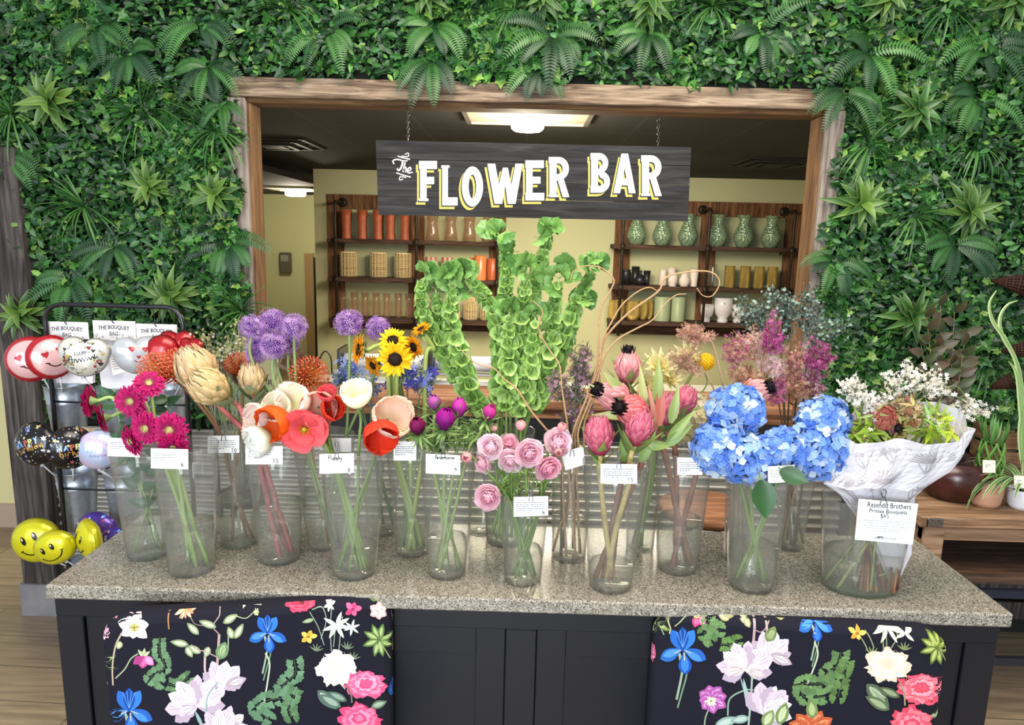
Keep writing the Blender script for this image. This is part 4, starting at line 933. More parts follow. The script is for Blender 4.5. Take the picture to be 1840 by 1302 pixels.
def print2(f, T):
    g = Fab(f, lambda u, v, l: T(1140+u/2.6286, 1060+v/2.6286, l))
    g.palmleaf(105, 155, 74, (20, 70, 330, 120, 250), '5d7440', 'a3b06c'); g.S([(110, 155), (125, 180), (140, 210)], 5, '8e9a6c')
    g.S([(165, 205), (170, 180), (160, 140), (185, 100)], 6, 'b9b58a'); g.S([(190, 170), (215, 150), (245, 125), (280, 120)], 5, 'a8ad86')
    for a in (50, 100, 140): g.petal(300, 135, 36, 16, a, '8b9a52', 'c5cb8e')
    g.petal(300, 128, 50, 42, 250, 'b23f6a', 'd56690', 3, '8a2a4e'); g.petal(305, 130, 46, 40, 310, 'cb5a85', 'e08cab')
    g.fans([(365, 105), (350, 150), (400, 190), (330, 200), (360, 235)], .95, '5e7c4c', 21); g.fans([(405, 255), (440, 255), (485, 240)], .85, '5a783f', 22)
    g.iris(228, 270, .98); g.carnation(82, 300, 18, 44, ['e0709c', 'f29ab9', 'd75a8a'], 23)
    g.S([(350, 560), (335, 600), (330, 640)], 6, '9aa88c')
    for a, l_ in ((100, 62), (50, 70), (150, 62), (10, 72), (190, 55), (330, 78), (230, 62), (280, 70)): g.petal(362, 510, l_*1.05, 62, a, 'a9579b', 'cf8fc4', 3, '7c3a74')
    g.face(362, 522, 30, 24, 10, 'e4e0c4', 'c9cfa8', '8d9a68', 24)
    g.S([(570, 130), (565, 200), (560, 260)], 12, 'b79a97'); g.S([(625, 130), (625, 190), (620, 230)], 11, 'b79a97'); g.S([(560, 180), (600, 195), (640, 150)], 5, 'a38a86')
    for x, y, a, l_ in ((450, 140, 160, 60), (480, 125, 175, 75), (500, 130, 330, 60), (560, 118, 150, 60), (610, 115, 170, 62), (690, 140, 30, 60), (670, 130, 350, 62), (525, 140, 300, 40)): g.petal(x, y, l_, 32, a, '9a9668', 'cfc99c', 1, 'e6e2bf')
    g.tulip(628, 320, 1.1, 70, 31); g.petal(625, 240, 80, 55, 60, '71824f', 'a8b57e', 3, '4f5f33'); g.petal(640, 300, 115, 56, 335, 'b8a4ac', 'e0d2d2', 3, '8e7a80')
    g.tulip(525, 380, 1.2, 55, 32); g.tulip(520, 375, 1.15, 140, 33); g.petal(520, 370, 100, 52, 190, 'd5c2bd', 'ede0da', 3, '98857f'); g.petal(540, 375, 80, 46, 340, 'cdbab6', 'e8dad4', 3, '98857f')
    g.S([(555, 400), (550, 500), (538, 636)], 9, '9fae9c'); g.S([(500, 410), (520, 480), (540, 560)], 8, '88a09c', True); g.S([(440, 590), (450, 510), (520, 470), (560, 470)], 7, '8ea695')
    g.petal(540, 560, 150, 20, 100, '9db3ae'); g.petal(380, 640, 120, 50, 20, '8da59a', 'b7c6b8'); g.petal(540, 600, 90, 40, 190, '8aa298', 'b2c2b6')
    g.tulip(600, 580, 1.25, 62, 34); g.tulip(610, 560, 1.15, 10, 35); g.petal(610, 640, 90, 60, 60, '7d8f58', 'b5c190', 2, 'dbe2bd'); g.petal(680, 630, 110, 62, 70, '74874f', 'b5c190', 2, 'dbe2bd')
    g.iris(855, 150, .72); g.S([(850, 240), (865, 300), (840, 380), (815, 440)], 8, 'b7c0a0')
    g.fans([(975, 290), (960, 350), (900, 400), (960, 430), (860, 440), (790, 440), (800, 500), (880, 500)], 1.12, '5f7c4c', 36); g.fans([(1000, 330), (985, 400), (960, 500)], 1.05, '57733f', 37)
    for a, l_ in ((95, 90), (60, 110), (130, 105), (30, 120), (160, 110), (0, 120), (180, 105)): g.petal(830, 660, l_, 72, a, 'bf5c38', 'dd8a5e', 3, '8f3c22')
    g.petal(840, 600, 90, 56, 95, '73854c', 'a8b57e')
    for q in ([(1100, 280), (1080, 240), (1060, 210)], [(1130, 270), (1110, 220), (1090, 190)], [(1175, 280), (1172, 230), (1175, 180)], [(1210, 270), (1240, 220), (1240, 190)], [(1190, 280), (1190, 200)]): g.S(q, 5, '93996f')
    g.face(1052, 203, 44, 28, 5, 'd9973c', 'e8b85a', 'a8642a', 38)
    for a in (160, 200, 240, 300, 340, 20): g.petal(1200, 178, 80, 18, a, 'd4d2b8', 'ebe9d6', 1, '9a9f80')
    for a in (20, 160, 200, 320): g.petal(1280, 205, 50, 16, a, 'cfcdb4', 'e7e5d2')
    for x, y in ((1120, 300), (1270, 280), (1040, 170)):
        for a in range(20, 170, 30): g.petal(x, y, 42, 8, a, '7b8258')
    g.carnation(1195, 350, 104, 80, ['d6c6ac', 'efe4cf', 'e2d4bc', 'f5ecd9', 'd8c8ac'], 39)
    g.carnation(1355, 462, 112, 74, ['d64f62', 'ee8390', 'e06672', 'f3a0a6', 'd04658'], 40); g.carnation(1305, 640, 108, 96, ['cf4358', 'e8727f', 'd95868', 'f08c95'], 41)
    g.petal(1095, 440, 150, 70, 315, '52604a', '8c9a78', 2, 'b7c0a0'); g.petal(1250, 500, 110, 40, 155, '4e5c42', '8a9872'); g.petal(1200, 560, 130, 50, 150, '5a6848', '95a27c'); g.petal(1390, 590, 70, 34, 10, '62704f', '9ba884')
    g.S([(1250, 430), (1270, 480), (1275, 540)], 7, '9a8a6c')
    g.palmleaf(1425, 268, 84, (80, 115, 150, 195, 250, 285, 25, 345), '5d6d2c', 'a3ae5c'); g.S([(1440, 275), (1470, 330), (1490, 370)], 5, '9a9a6c')
    g.S([(1390, 195), (1440, 205), (1475, 212)], 6, 'cdb58e'); g.S([(1490, 215), (1505, 260), (1512, 380)], 6, 'c7b08e'); g.petal(1492, 550, 90, 46, 75, '2a55a0', '4f80c4', 2, '17386f')
def barchair(label, A_px, B_px, ztop, pr, zlow=.43):
    A = WZ(*A_px, ztop); B = WZ(*B_px, ztop); ax = B-A; W_ = np.linalg.norm(ax); ax /= W_; nrm = np.array([ax[1], -ax[0], 0.])   # nrm towards the camera
    t = thing('bar_chair', label, 'chair', ((A+B)/2)*[1, 1, 0]+nrm*.0, 'flowered bar chairs at the counter')
    rad = .055; H = ztop-zlow
    def outline(ins):
        pts = []
        for cx_, cz_, a0 in ((W_-rad, ztop-rad, 0), (rad, ztop-rad, 90), (rad, zlow+rad, 180), (W_-rad, zlow+rad, 270)):
            for k in range(7):
                a = math.radians(a0+k*15); pts.append((cx_+(rad-ins)*math.cos(a), cz_+(rad-ins)*math.sin(a)))
        return pts
    rings = [(.022, .0), (.010, .003), (.003, .010), (0, .022), (0, .035), (.004, .046), (.02, .052)]; V = []; n = 28
    for ins, d in rings: V += [A*[1, 1, 0]+ax*s_+np.array([0, 0, z_])-nrm*d for s_, z_ in outline(ins)]
    mb = MB(); mb.add(V, gridf(len(rings), n, True), FAB); mb.add(V, [tuple(range(n)), tuple(range((len(rings)-1)*n, len(rings)*n))[::-1]], FAB, smooth=False)
    P0 = A*[1, 1, 0]; cpos = np.array([0, 0, EYE])
    def T(px, py, l):
        d = RMn @ np.array([(px-CX)/F, -(py-CY)/F, -1.0]); q = ((P0-cpos)@nrm)/(d@nrm); p = cpos+d*q
        s_ = (p-P0)@ax; z_ = p[2]; s_ = min(max(s_, .001), W_-.001); z_ = min(max(z_, zlow+.001), ztop-.001)
        cxr = min(max(s_, rad), W_-rad); czr = min(max(z_, zlow+rad), ztop-rad); ex, ez = s_-cxr, z_-czr; e = math.hypot(ex, ez)
        if e > rad-.001: ex, ez = ex/e*(rad-.001), ez/e*(rad-.001); s_, z_ = cxr+ex, czr+ez; e = rad-.001
        ins = rad-e if e > 0 else rad      # distance from the outline
        ins = min(rad-e, s_, W_-s_, ztop-z_) if e > 0 else min(s_, W_-s_, ztop-z_, z_-zlow)
        dep = np.interp(ins, [0, .003, .010, .022], [.022, .010, .003, 0.0])
        return P0+ax*s_+np.array([0, 0, z_])-nrm*(dep-.0004-.00002*l)
    pr(mb, T)
    mb.build('backrest', [M_print, M_print], t)
    c = (A+B)/2*[1, 1, 0]-nrm*.0
    R = np.stack([ax, nrm, [0, 0, 1]], 1)
    # seat and legs
    mb = MB(); mb.box((0, 0, 0), (W_-.04, .36, .08), FAB, bev=.02, R=R, T=c-nrm*(-.0)+nrm*(.19)+[0, 0, .47]); mb.build('seat', M_print, t)
    for sx in (-1, 1):
        for sy in (.05, .34):
            p = c+ax*sx*(W_/2-.06)+nrm*(sy-.03); mb = MB(); mb.tube([p+[0, 0, .44], p+ax*sx*.02+[0, 0, .0]], [.018, .012], 8, hx('1a1716')); mb.build('leg', M_paint, t)
    return t
barchair('bar chair with flowered navy upholstery, in front of the gerbera end of the counter', (176, 1110), (706, 1074), .905, print1)
barchair('bar chair with flowered dark upholstery, in front of the hydrangea end of the counter', (1176, 1098), (1712, 1138), .89, print2)
# ---------------------------------------------------------------- bucket rack
RY = 2.46
t = thing('wire_rack', 'tall black wire rack holding steel buckets and bouquet bags', 'rack', (*WZ(98, 1200, 0)[:2], 0))
zf = WY(200, 549, RY)[2]; xl_ = WY(84, 600, RY)[0]; xr_ = WY(330, 600, RY)[0]
def arch(y, zt_, r_, rad_=.06):
    pts = [(xl_, y, .0), (xl_, y, zt_-rad_)]+[(xl_+rad_-rad_*math.cos(a), y, zt_-rad_+rad_*math.sin(a)) for a in np.linspace(.2, PI/2, 6)]
    pts += [(xr_-rad_+rad_*math.sin(a), y, zt_-rad_+rad_*math.cos(a)) for a in np.linspace(0, PI/2, 7)]+[(xr_, y, 0)]; return pts
mb = MB(); mb.tube(arch(RY, zf, .009), .0085, 8, hx('1a1a1d'))
for x in (xl_, xr_): mb.tube([(x, RY, 0), (x, RY, .018)], .014, 10, hx('111114'))
mb.build('front_hoop', M_gloss, t)
mb = MB(); mb.tube([(xl_+.02, RY+.26, 0), (xl_+.02, RY+.26, 1.15)], .007, 8, hx('1a1a1d')); mb.tube([(xr_-.02, RY+.26, 0), (xr_-.02, RY+.26, 1.15)], .007, 8, hx('1a1a1d'))
for z in (.1, .5): mb.tube([(xl_, RY, z), (xl_+.02, RY+.26, z)], .006, 6, hx('1a1a1d')); mb.tube([(xr_, RY, z), (xr_-.02, RY+.26, z)], .006, 6, hx('1a1a1d'))
mb.build('rear_legs', M_gloss, t)
mb = MB()
rows = [(WY(120, 722, RY)[2]), (WY(125, 878, RY)[2]), (WY(140, 1043, RY)[2])]
bx = [WY(119, 700, RY+.085)[0], WY(212, 700, RY+.085)[0], WY(298, 700, RY+.085)[0]]
for z in rows:
    for y in (RY+.0, RY+.17): mb.tube([(xl_, y, z), (xr_, y, z)], .004, 6, hx('1a1a1d'))
mb.build('shelf_wire', M_gloss, t)
def bucket(label, x, z, dn=0):
    c = np.array([x, RY+.085, z-.19]); t = thing('steel_bucket', label, 'bucket', c, 'galvanised buckets on the rack')
    mb = MB(); H = .235; mb.lathe([(.001, .004), (.052, .004), (.052, 0), (.0535, .006), (.067, H*.72), (.0685, H*.73), (.067, H*.75), (.0705, H*.82), (.069, H*.83), (.0725, H), (.0745, H+.002), (.0735, H+.004), (.0705, H), (.066, H*.8), (.05, .01)], 36, T=c)
    mb.build('shell', M_galv, t); return c+[0, 0, H]
bt = [bucket('grey steel bucket below the pink smiling balloons, top tier of the rack', bx[0], rows[0]), bucket('grey steel bucket behind the side-facing gerberas, top tier', bx[1], rows[0]), bucket('grey steel bucket under the silver and red balloons, behind the gerberas', bx[2], rows[0]),
      bucket('grey steel bucket below the black birthday balloons, middle tier', bx[0]+.01, rows[1]), bucket('grey steel bucket under the pale iridescent balloon, middle tier', bx[1], rows[1]),
      bucket('grey steel bucket under the yellow balloons, lowest tier', bx[0]+.03, rows[2]), bucket('grey steel bucket under the purple balloons, lowest tier', bx[1], rows[2])]
# bouquet bags on hooks
for i, (x0, y0, x1, yb, lb) in enumerate([(82, 577, 158, 690, 'white bouquet bag hanging nearest the rack corner, above the pink balloons'), (166, 575, 243, 700, 'white bouquet bag in the middle, fully in view with a long paper label'), (244, 581, 318, 690, 'white bouquet bag behind the silver and red balloons')]):
    Yb = RY+.012+.004*i; tl, tr, bl = WY(x0, y0, Yb), WY(x1, y0+3, Yb), WY(x0+6, yb, Yb); zt_, zb_ = tl[2], bl[2]; zc_ = WY(x0, y0+36, Yb)[2]
    t = thing('bouquet_bag', lb, 'bag', (tl+tr)/2, 'bouquet bags on the rack'); xa, xb_ = tl[0], tr[0]
    mb = MB(); G = np.zeros((14, 9, 3))
    for a in range(14):
        for b_ in range(9): G[a, b_] = (xa+.006+(xb_-xa-.012)*b_/8+.004*math.sin(a*.9+i), Yb+.012+.005*math.sin(b_*1.7+a*.5+i)+.003*math.sin(a*1.3), zc_+.004+(zb_-zc_)*a/13)
    mb.sheet(G, hx('e3e0e6')); G2 = G+np.array([0, .014, 0]); mb.sheet(G2, hx('dcdae0')); mb.build('pouch', M_paper, t)
    mb = MB(); mb.box(((xa+xb_)/2, Yb, (zt_+zc_)/2), (xb_-xa, .003, zt_-zc_), hx('e9e6e6'), bev=.001); mb.build('header_card', M_paper, t)
    fn = plane_map(Yb-.0018, .0004); mb = MB(); cx_ = (x0+x1)/2
    text(mb, 'THE BOUQUET', cx_, y0+13, 56, 8.5, fn, hx('4a4a4e'), arc=2.5, bold=.02, rot=.03); text(mb, 'BAG', cx_, y0+24, 15, 7, fn, hx('4a4a4e'), rot=.03)
    rr = np.random.RandomState(i)
    for k in range(16):
        cx2, cy2 = rr.uniform(x0+4, x1-4), y0+rr.uniform(25, 34)
        stroke(mb, [(cx2+rr.normal()*3, cy2+rr.normal()*2) for _ in range(4)], .5, fn, 0, hx('8e8c92'))
    mb.build('print', M_paper, t)
    mb = MB(); q = WY((x0+x1)/2, y0, Yb); mb.tube(catmull([q+[0, -.001, -.012], q+[0, -.012, .0], q+[0, -.01, .02], [q[0], RY, zf+.012], [q[0], RY+.012, zf]], 4), .0018, 6, hx('1a1a1d')); mb.build('hook', M_gloss, t)
    if i == 1:
        mb = MB(); lf = plane_map(Yb-.004, .0004); mb.poly([(192, 622), (216, 618), (226, 668), (203, 674)], lf, 0, hx('f4f2f2'))
        for k in range(9): stroke(mb, [(197+k*.9, 628+k*4.4), (211+k*.9, 625+k*4.4)], .9, lf, 1, hx('77777c'))
        mb.build('paper_label', M_paper, t)
# ---------------------------------------------------------------- foil balloons
def balloon(name, label, px, py, rpx, Y, yaw, pitch=0, shape='round', col=None, deco=None, roll=0, depth=.5, stick=None, grp='foil balloons in the rack buckets', asp=1.0):
    c = WY(px, py, Y); R_ = rpx*dpt(c)/F*(1.22 if shape == 'heart' else 1.08)
    t = thing(name, label, 'balloon', c, grp)
    Rm = rotz(math.radians(yaw)) @ rotx(math.radians(pitch)) @ roty(math.radians(roll)) @ np.array([[1, 0, 0], [0, 0, -1], [0, 1, 0]])   # local x right, y up, z towards the camera
    def rad(th):
        if shape == 'heart':
            th2 = (th-PI/2+PI) % (2*PI)-PI; q = abs(th2)/PI
            return (.72+.42*math.sin(PI*min(q*1.55, 1))*1.0 if q < .5 else .72+.42*math.sin(PI*.775*1)*(1-(q-.5)*1.2))*(1+.0*q)+(.26*max(0, q-.8)*5*(.25))
        return 1.0
    def dep(u, v):
        th = math.atan2(v, u); t_ = min(1, math.hypot(u, v)/rad(th)); return depth*(1-t_**2.2)**.62+.012*math.cos(26*th)*t_**5*(1-t_)*14
    mb = MB(); n, m_ = 60, 15; V = []; K = []
    for sgn in (1, -1):
        for i in range(m_):
            t_ = math.sin(PI/2*i/(m_-1))
            for j in range(n):
                th = 2*PI*j/n; q = rad(th)*(t_ if i else .001); wr = 1-.02*(1+math.cos(26*th))*(i == m_-1)
                u, v = q*math.cos(th)*wr, q*math.sin(th)*wr
                V.append((u, v*asp, sgn*(dep(u, v) if i < m_-1 else 0))); K.append(col(u, v, t_, sgn))
    V = np.array(V)*R_; f = gridf(m_, n, True); f2 = [tuple(a+n*m_ for a in q[::-1]) for q in f]
    mb.add(V, f+f2, np.array(K), 0, Rm, c); 
    def fn(u, v, l): return c+Rm @ (np.array([u, v*asp, dep(u, v)+.006+.001*l])*R_)
    if deco: deco(mb, fn)
    mb.build('foil', M_foil, t)
    if stick is not None:
        low = c+Rm @ (np.array([0, -rad(-PI/2)*asp*.98, 0])*R_); mb = MB()
        mb.tube([low+[0, 0, .012], low-[0, 0, .006]], [.004, .007], 8, hx('c9c7cc')); mb.tube([low, np.array(stick)], .0023, 8, hx('eeeef0')); mb.build('stick', M_paint, t)
    return t
def polyb(mb, pts, fn, l, col): mb.poly(pts, fn, l, col)
def heartpts(cx, cy, s):
    return [(cx+s*.9*math.sin(a)**3, cy+s*(.8*math.cos(a)-.32*math.cos(2*a)-.12*math.cos(3*a))) for a in np.linspace(0, 2*PI, 18, endpoint=False)]
def starpts(cx, cy, s, a0=0): return [(cx+s*(1 if k % 2 == 0 else .45)*math.sin(a0+k*PI/5), cy+s*(1 if k % 2 == 0 else .45)*math.cos(a0+k*PI/5)) for k in range(10)]
def dots(cx, cy, rx, ry, n=12): return [(cx+rx*math.cos(a), cy+ry*math.sin(a)) for a in np.linspace(0, 2*PI, n, endpoint=False)]
RED, PNK = hx('b3202a'), hx('e9b9b9')
lovec = lambda u, v, t, s: RED if t > .80 or s < 0 else PNK
def lovedeco(mb, fn):
    mb.poly(heartpts(-.28, .22, .17), fn, 1, hx('b02530')); mb.poly(heartpts(.3, .28, .15), fn, 1, hx('b02530'))
    stroke(mb, [(-.32, -.18), (-.15, -.36), (.1, -.40), (.36, -.22)], .05, fn, 1, hx('3a1212')); stroke(mb, [(-.4, -.15), (-.24, -.2)], .05, fn, 1, hx('3a1212'))
balloon('foil_balloon', 'pink smiling balloon with red rim, nearest the dark timber post', 56, 645, 38, 2.40, 22, -8, roll=-26, col=lovec, deco=lovedeco, stick=bt[0]+[-.03, -.02, -.05])
balloon('foil_balloon', 'pink smiling balloon with red rim, half turned away beside the anniversary heart', 92, 641, 37, 2.38, 48, -6, roll=-14, col=lovec, deco=lovedeco, stick=bt[0]+[0, -.02, -.05])
def annivdeco(mb, fn):
    r = np.random.RandomState(4)
    for k in range(26):
        a, q = r.uniform(0, 2*PI), r.uniform(.55, .92); mb.poly(heartpts(q*math.cos(a)*.9, q*math.sin(a)*.9, r.uniform(.05, .12)), fn, 1, [hx('9c2a33'), hx('6d7440'), hx('b8a24a'), hx('33373a')][k % 4])
        stroke(mb, [(q*math.cos(a+.1)*.9, q*math.sin(a+.1)*.9), (q*math.cos(a+.25)*.8, q*math.sin(a+.25)*.8), (q*math.cos(a+.3)*.9, q*math.sin(a+.3)*.9)], .02, fn, 1, hx('4a4f3a'))
    text(mb, 'HAPPY', 0.02, -.18, .62, .2, lambda u, v, l: fn(u, -v, l), hx('222222'), 2, rot=-.15, bold=.02)
    for pts in ([(-.55, -.28), (-.42, .05), (-.34, -.28)], [(-.5, -.12), (-.3, -.1)], [(-.28, -.25), (-.24, -.05), (-.14, -.22), (-.1, -.03), (0, -.18)], [(.0, -.18), (.04, 0), (.12, -.15), (.16, .03), (.24, -.1)], [(.24, -.1), (.28, .06), (.36, -.06), (.42, .1), (.5, .0), (.6, .12)], [(.5, .02), (.48, .2)]): stroke(mb, pts, .035, fn, 2, hx('222222'))
balloon('heart_balloon', 'white heart balloon reading HAPPY Anniversary in black', 152, 641, 33, 2.3, 18, -5, 'heart', lambda u, v, t, s: hx('d9d6cd') if t < .93 else hx('a8a69f'), annivdeco, stick=bt[1]+[-.05, -.02, -.05], roll=6)
def silverdeco(mb, fn):
    for x, y, s in ((-.25, .35, .16), (.3, .3, .15), (0, -.05, .1)): mb.poly(heartpts(x, y, s), fn, 1, hx('b4323a'))
    mb.poly(dots(.0, .1, .34, .34), fn, 0, hx('e0c3c3')); stroke(mb, [(-.2, -.2), (0, -.3), (.25, -.18)], .04, fn, 2, hx('8a2a2e'))
balloon('heart_balloon', 'silver heart balloon with small red hearts, beside the red ones', 247, 638, 31, 2.34, 35, -5, 'heart', lambda u, v, t, s: hx('b9bcc2'), silverdeco, stick=bt[2]+[-.04, -.02, -.05])
def reddeco(mb, fn):
    mb.poly([(-.6, -.1), (.6, -.02), (.6, .12), (-.6, .06)], fn, 0, hx('c9a25a')); 
    for k in range(6): stroke(mb, [(-.5+k*.2, -.45), (-.48+k*.2, -.2)], .05, fn, 1, hx('d8b064'))
    text(mb, 'LOVE', 0, .3, .7, .2, lambda u, v, l: fn(u, -v, l), hx('e0c08a'), 1)
redc = lambda u, v, t, s: hx('a5161d') if t < .9 else hx('7c0f14')
balloon('foil_balloon', 'round red balloon with gold print beside the silver heart', 293, 630, 27, 2.36, 20, -5, 'round', redc, reddeco, stick=bt[2]+[.0, -.02, -.05])
balloon('heart_balloon', 'shiny red heart balloon behind the orange pincushions', 318, 621, 25, 2.40, 10, -5, 'heart', redc, stick=bt[2]+[.02, .0, -.05])
balloon('heart_balloon', 'small shiny red heart balloon at the end of the rack', 344, 629, 21, 2.36, -20, -5, 'heart', redc, stick=bt[2]+[.03, -.02, -.05])
def bday(seed):
    def d(mb, fn):
        r = np.random.RandomState(seed); cs = ['7f9fe0', 'd8cf8c', 'c9c9cf', 'c56a58', '9db6ea', 'e9e9ea']
        for k in range(90):
            a, q = r.uniform(0, 2*PI), math.sqrt(r.uniform(.02, .93)); x, y = q*math.cos(a), q*math.sin(a)
            if abs(y+.02) < .3 and abs(x) < .72 and r.rand() < .8: continue
            if r.rand() < .45: mb.poly(starpts(x, y, r.uniform(.05, .12), r.rand()), fn, 1, hx(cs[k % 6]))
            else: mb.poly(dots(x, y, .025, .025, 7), fn, 1, hx(cs[(k*5) % 6]))
        for ch, x, c in (('H', -.5, '9db6ea'), ('A', -.25, '7f9fe0'), ('P', 0, 'c56a58'), ('P', .22, 'd8e29a'), ('Y', .45, '8fb0ea')): text(mb, ch, x, -.1, .2, .26, lambda u, v, l: fn(u, -v, l), hx(c), 2, bold=.04)
        for pts in ([(-.5, .05), (-.48, -.28), (-.36, -.25), (-.46, -.12)], [(-.3, -.12), (-.28, -.28)], [(-.2, -.28), (-.18, -.1), (-.08, -.14)], [(-.04, .05), (0, -.28), (.04, -.12), (.1, -.27)], [(.24, .05), (.24, -.28), (.14, -.24), (.22, -.14)], [(.42, -.14), (.32, -.2), (.36, -.28), (.44, -.16), (.46, -.28)], [(.52, -.12), (.56, -.26), (.64, -.1), (.6, -.45), (.5, -.4)]): stroke(mb, pts, .03, fn, 2, hx('cfa04e'))
    return d
blk = lambda u, v, t, s: hx('1a1517')
balloon('foil_balloon', 'black HAPPY birthday balloon with blue stars, facing the shop', 64, 797, 37, 2.38, -8, -8, roll=-22, col=blk, deco=bday(1), stick=bt[3]+[-.04, -.02, -.05])
balloon('foil_balloon', 'black star balloon half turned away beside the birthday one', 127, 804, 36, 2.32, 42, -4, col=blk, deco=bday(2), stick=bt[3]+[.0, -.02, -.05])
def dotd(mb, fn):
    r = np.random.RandomState(9)
    for k in range(70):
        a, q = r.uniform(0, 2*PI), math.sqrt(r.uniform(.02, .9)); mb.poly(dots(q*math.cos(a), q*math.sin(a), .03, .03, 6), fn, 1, hx(['6a5a4a', 'a98a5a', '4a4a4a'][k % 3]))
balloon('foil_balloon', 'beige speckled balloon peeking out behind the iridescent one', 151, 797, 29, 2.42, 10, -4, col=lambda u, v, t, s: hx('d9c4a4'), deco=dotd, stick=bt[4]+[-.03, .0, -.05])
def irid(mb, fn):
    m2 = lambda u, v, l: fn(u, -v, l)
    text(mb, 'HAVE A', 0, -.1, .8, .24, m2, hx('8fb0cf'), 1); text(mb, 'magical', .08, .2, .8, .2, m2, hx('7a7f9f'), 1)
    r = np.random.RandomState(3)
    for k in range(22):
        a, q = r.uniform(0, 2*PI), r.uniform(.5, .92); mb.poly(starpts(q*math.cos(a), q*math.sin(a), .05), fn, 1, hx(['d7c9e4', 'f0e4c9', '9cc4e0'][k % 3]))
balloon('foil_balloon', 'pale lilac-blue iridescent balloon beside the gerbera vases', 177, 808, 33, 2.34, 20, -4, col=lambda u, v, t, s: mixc(hx('b4c3e2'), hx('d3bfe0'), .5+.5*math.sin(3*u+4*v)), deco=irid, stick=bt[4]+[-.0, -.02, -.05])
yel = lambda u, v, t, s: hx('d3cd1c') if t < .9 else hx('b8b014')
def smile(mb, fn):
    for s in (-1, 1):
        mb.poly(dots(s*.24, .25, .1, .2), fn, 1, hx('15130a')); mb.poly(dots(s*.24-.02, .33, .035, .07, 8), fn, 2, hx('e8e6c0'))
    stroke(mb, [(-.5, -.2), (-.3, -.42), (0, -.5), (.3, -.42), (.5, -.2)], .06, fn, 1, hx('15130a')); stroke(mb, [(-.58, -.18), (-.44, -.15)], .05, fn, 1, hx('15130a')); stroke(mb, [(.44, -.15), (.58, -.18)], .05, fn, 1, hx('15130a'))
balloon('foil_balloon', 'yellow smiley balloon behind, at the foot of the dark timber post', 66, 970, 38, 2.42, 12, -4, roll=-24, col=yel, deco=smile, stick=bt[5]+[-.03, -.0, -.05])
balloon('foil_balloon', 'yellow smiley balloon tilted in front of the others', 99, 983, 35, 2.28, 8, 6, roll=-30, col=yel, deco=smile, stick=bt[5]+[0, -.02, -.05], asp=.86)
balloon('foil_balloon', 'yellow smiley balloon next to the purple ones, looking towards the counter corner', 160, 968, 35, 2.30, -40, 0, roll=16, col=yel, deco=smile, stick=bt[5]+[.03, -.02, -.05])
def thanks(mb, fn):
    r = np.random.RandomState(12)
    for k in range(40):
        a, q = r.uniform(0, 2*PI), math.sqrt(r.uniform(.05, .92)); mb.poly(starpts(q*math.cos(a), q*math.sin(a), .09, r.rand()), fn, 1, hx(['c4486f', 'e8e8ea', '5a8fd6', 'b83040'][k % 4]))
    text(mb, 'THANK', .1, -.15, 1.0, .3, lambda u, v, l: fn(u, -v, l), hx('f0f0f4'), 2, rot=.3, bold=.03)
balloon('foil_balloon', 'purple balloon with white letters behind the yellow smiley', 174, 957, 36, 2.42, 0, -4, col=lambda u, v, t, s: hx('4a2f8f'), deco=thanks, stick=bt[6]+[-.03, .0, -.05])
balloon('foil_balloon', 'small purple starry balloon at the counter corner', 206, 975, 28, 2.36, -10, -4, col=lambda u, v, t, s: hx('3f2c80'), deco=thanks, stick=bt[6]+[.0, -.02, -.05])
t = thing('gift_card', 'small white XO card in the first top bucket', 'card', WY(121, 669, RY+.03)); mb = MB(); fn = plane_map(RY+.03, .0005)
q = [WY(112, 655, RY+.03), WY(130, 655, RY+.03), WY(130, 684, RY+.03), WY(112, 684, RY+.03)]; mb.add(q+[p+np.array([0, .002, 0]) for p in q], [(0, 3, 2, 1), (4, 5, 6, 7), (0, 1, 5, 4), (1, 2, 6, 5), (2, 3, 7, 6), (3, 0, 4, 7)], hx('efefef'), smooth=False); mb.build('paper', M_paper, t)
mb = MB(); text(mb, 'XO', 121, 663, 12, 8, fn, INK); text(mb, 'XO', 121, 676, 12, 8, fn, INK); mb.build('lettering', M_paper, t)
# ---------------------------------------------------------------- clear vases with water
VS = {}
def vase(key, label, rim, base, wy=None, n=36, oval=1.0, name='flower_vase', grp='clear tapered vases on the counter'):
    xc = (base[0]+base[1])/2; p = WZ(xc, base[2], KZ); rb = (base[1]-base[0])/2*dpt(p)/F; c = np.array([p[0], p[1]+rb*oval*.97, KZ+.0006])
    xr = (rim[0]+rim[1])/2; q = WY(xr, rim[2], c[1]); h = q[2]-c[2]; rt = (rim[1]-rim[0])/2*dpt(q)/F
    wz = (WY(xc, wy, c[1])[2]-c[2]) if wy else 0
    t = thing(name, label, 'vase', c, grp); th = .0022
    rr = lambda z: rb+(rt-rb)*z/h
    mb = MB(); mb.lathe([(.001, 0), (rb-.003, 0), (rb, .003)]+[(rr(z), z) for z in (h*.3, h*.6, h-.002)]+[(rr(h)-.001, h), (rr(h)-th, h-.001)]+[(rr(z)-th, z) for z in (h*.6, h*.3, .008)]+[(rb-.006, .005), (.001, .005)], n, T=c, sy=oval)
    mb.build('vase_wall', M_vase, t)
    if wz > .01:
        mb = MB(); mb.lathe([(.001, .006), (rb-.0065, .006), (rr(.01)-th-.0006, .01), (rr(wz)-th-.0006, wz-.0005), (rr(wz)-th-.0016, wz-.0012), (.001, wz-.0012)], n, T=c, sy=oval); mb.build('water', M_water, t)
    VS[key] = dict(c=c, rb=rb, rt=rt, h=h, w=wz, o=oval); return t
vase('ger', 'clear vase of magenta gerberas with a price card ending in 6', (268, 382, 797), (288, 368, 1040), 938)
vase('grn', 'clear vase with pale thin stems and dark leaves at the left counter end', (192, 302, 790), (213, 288, 1010), 928)
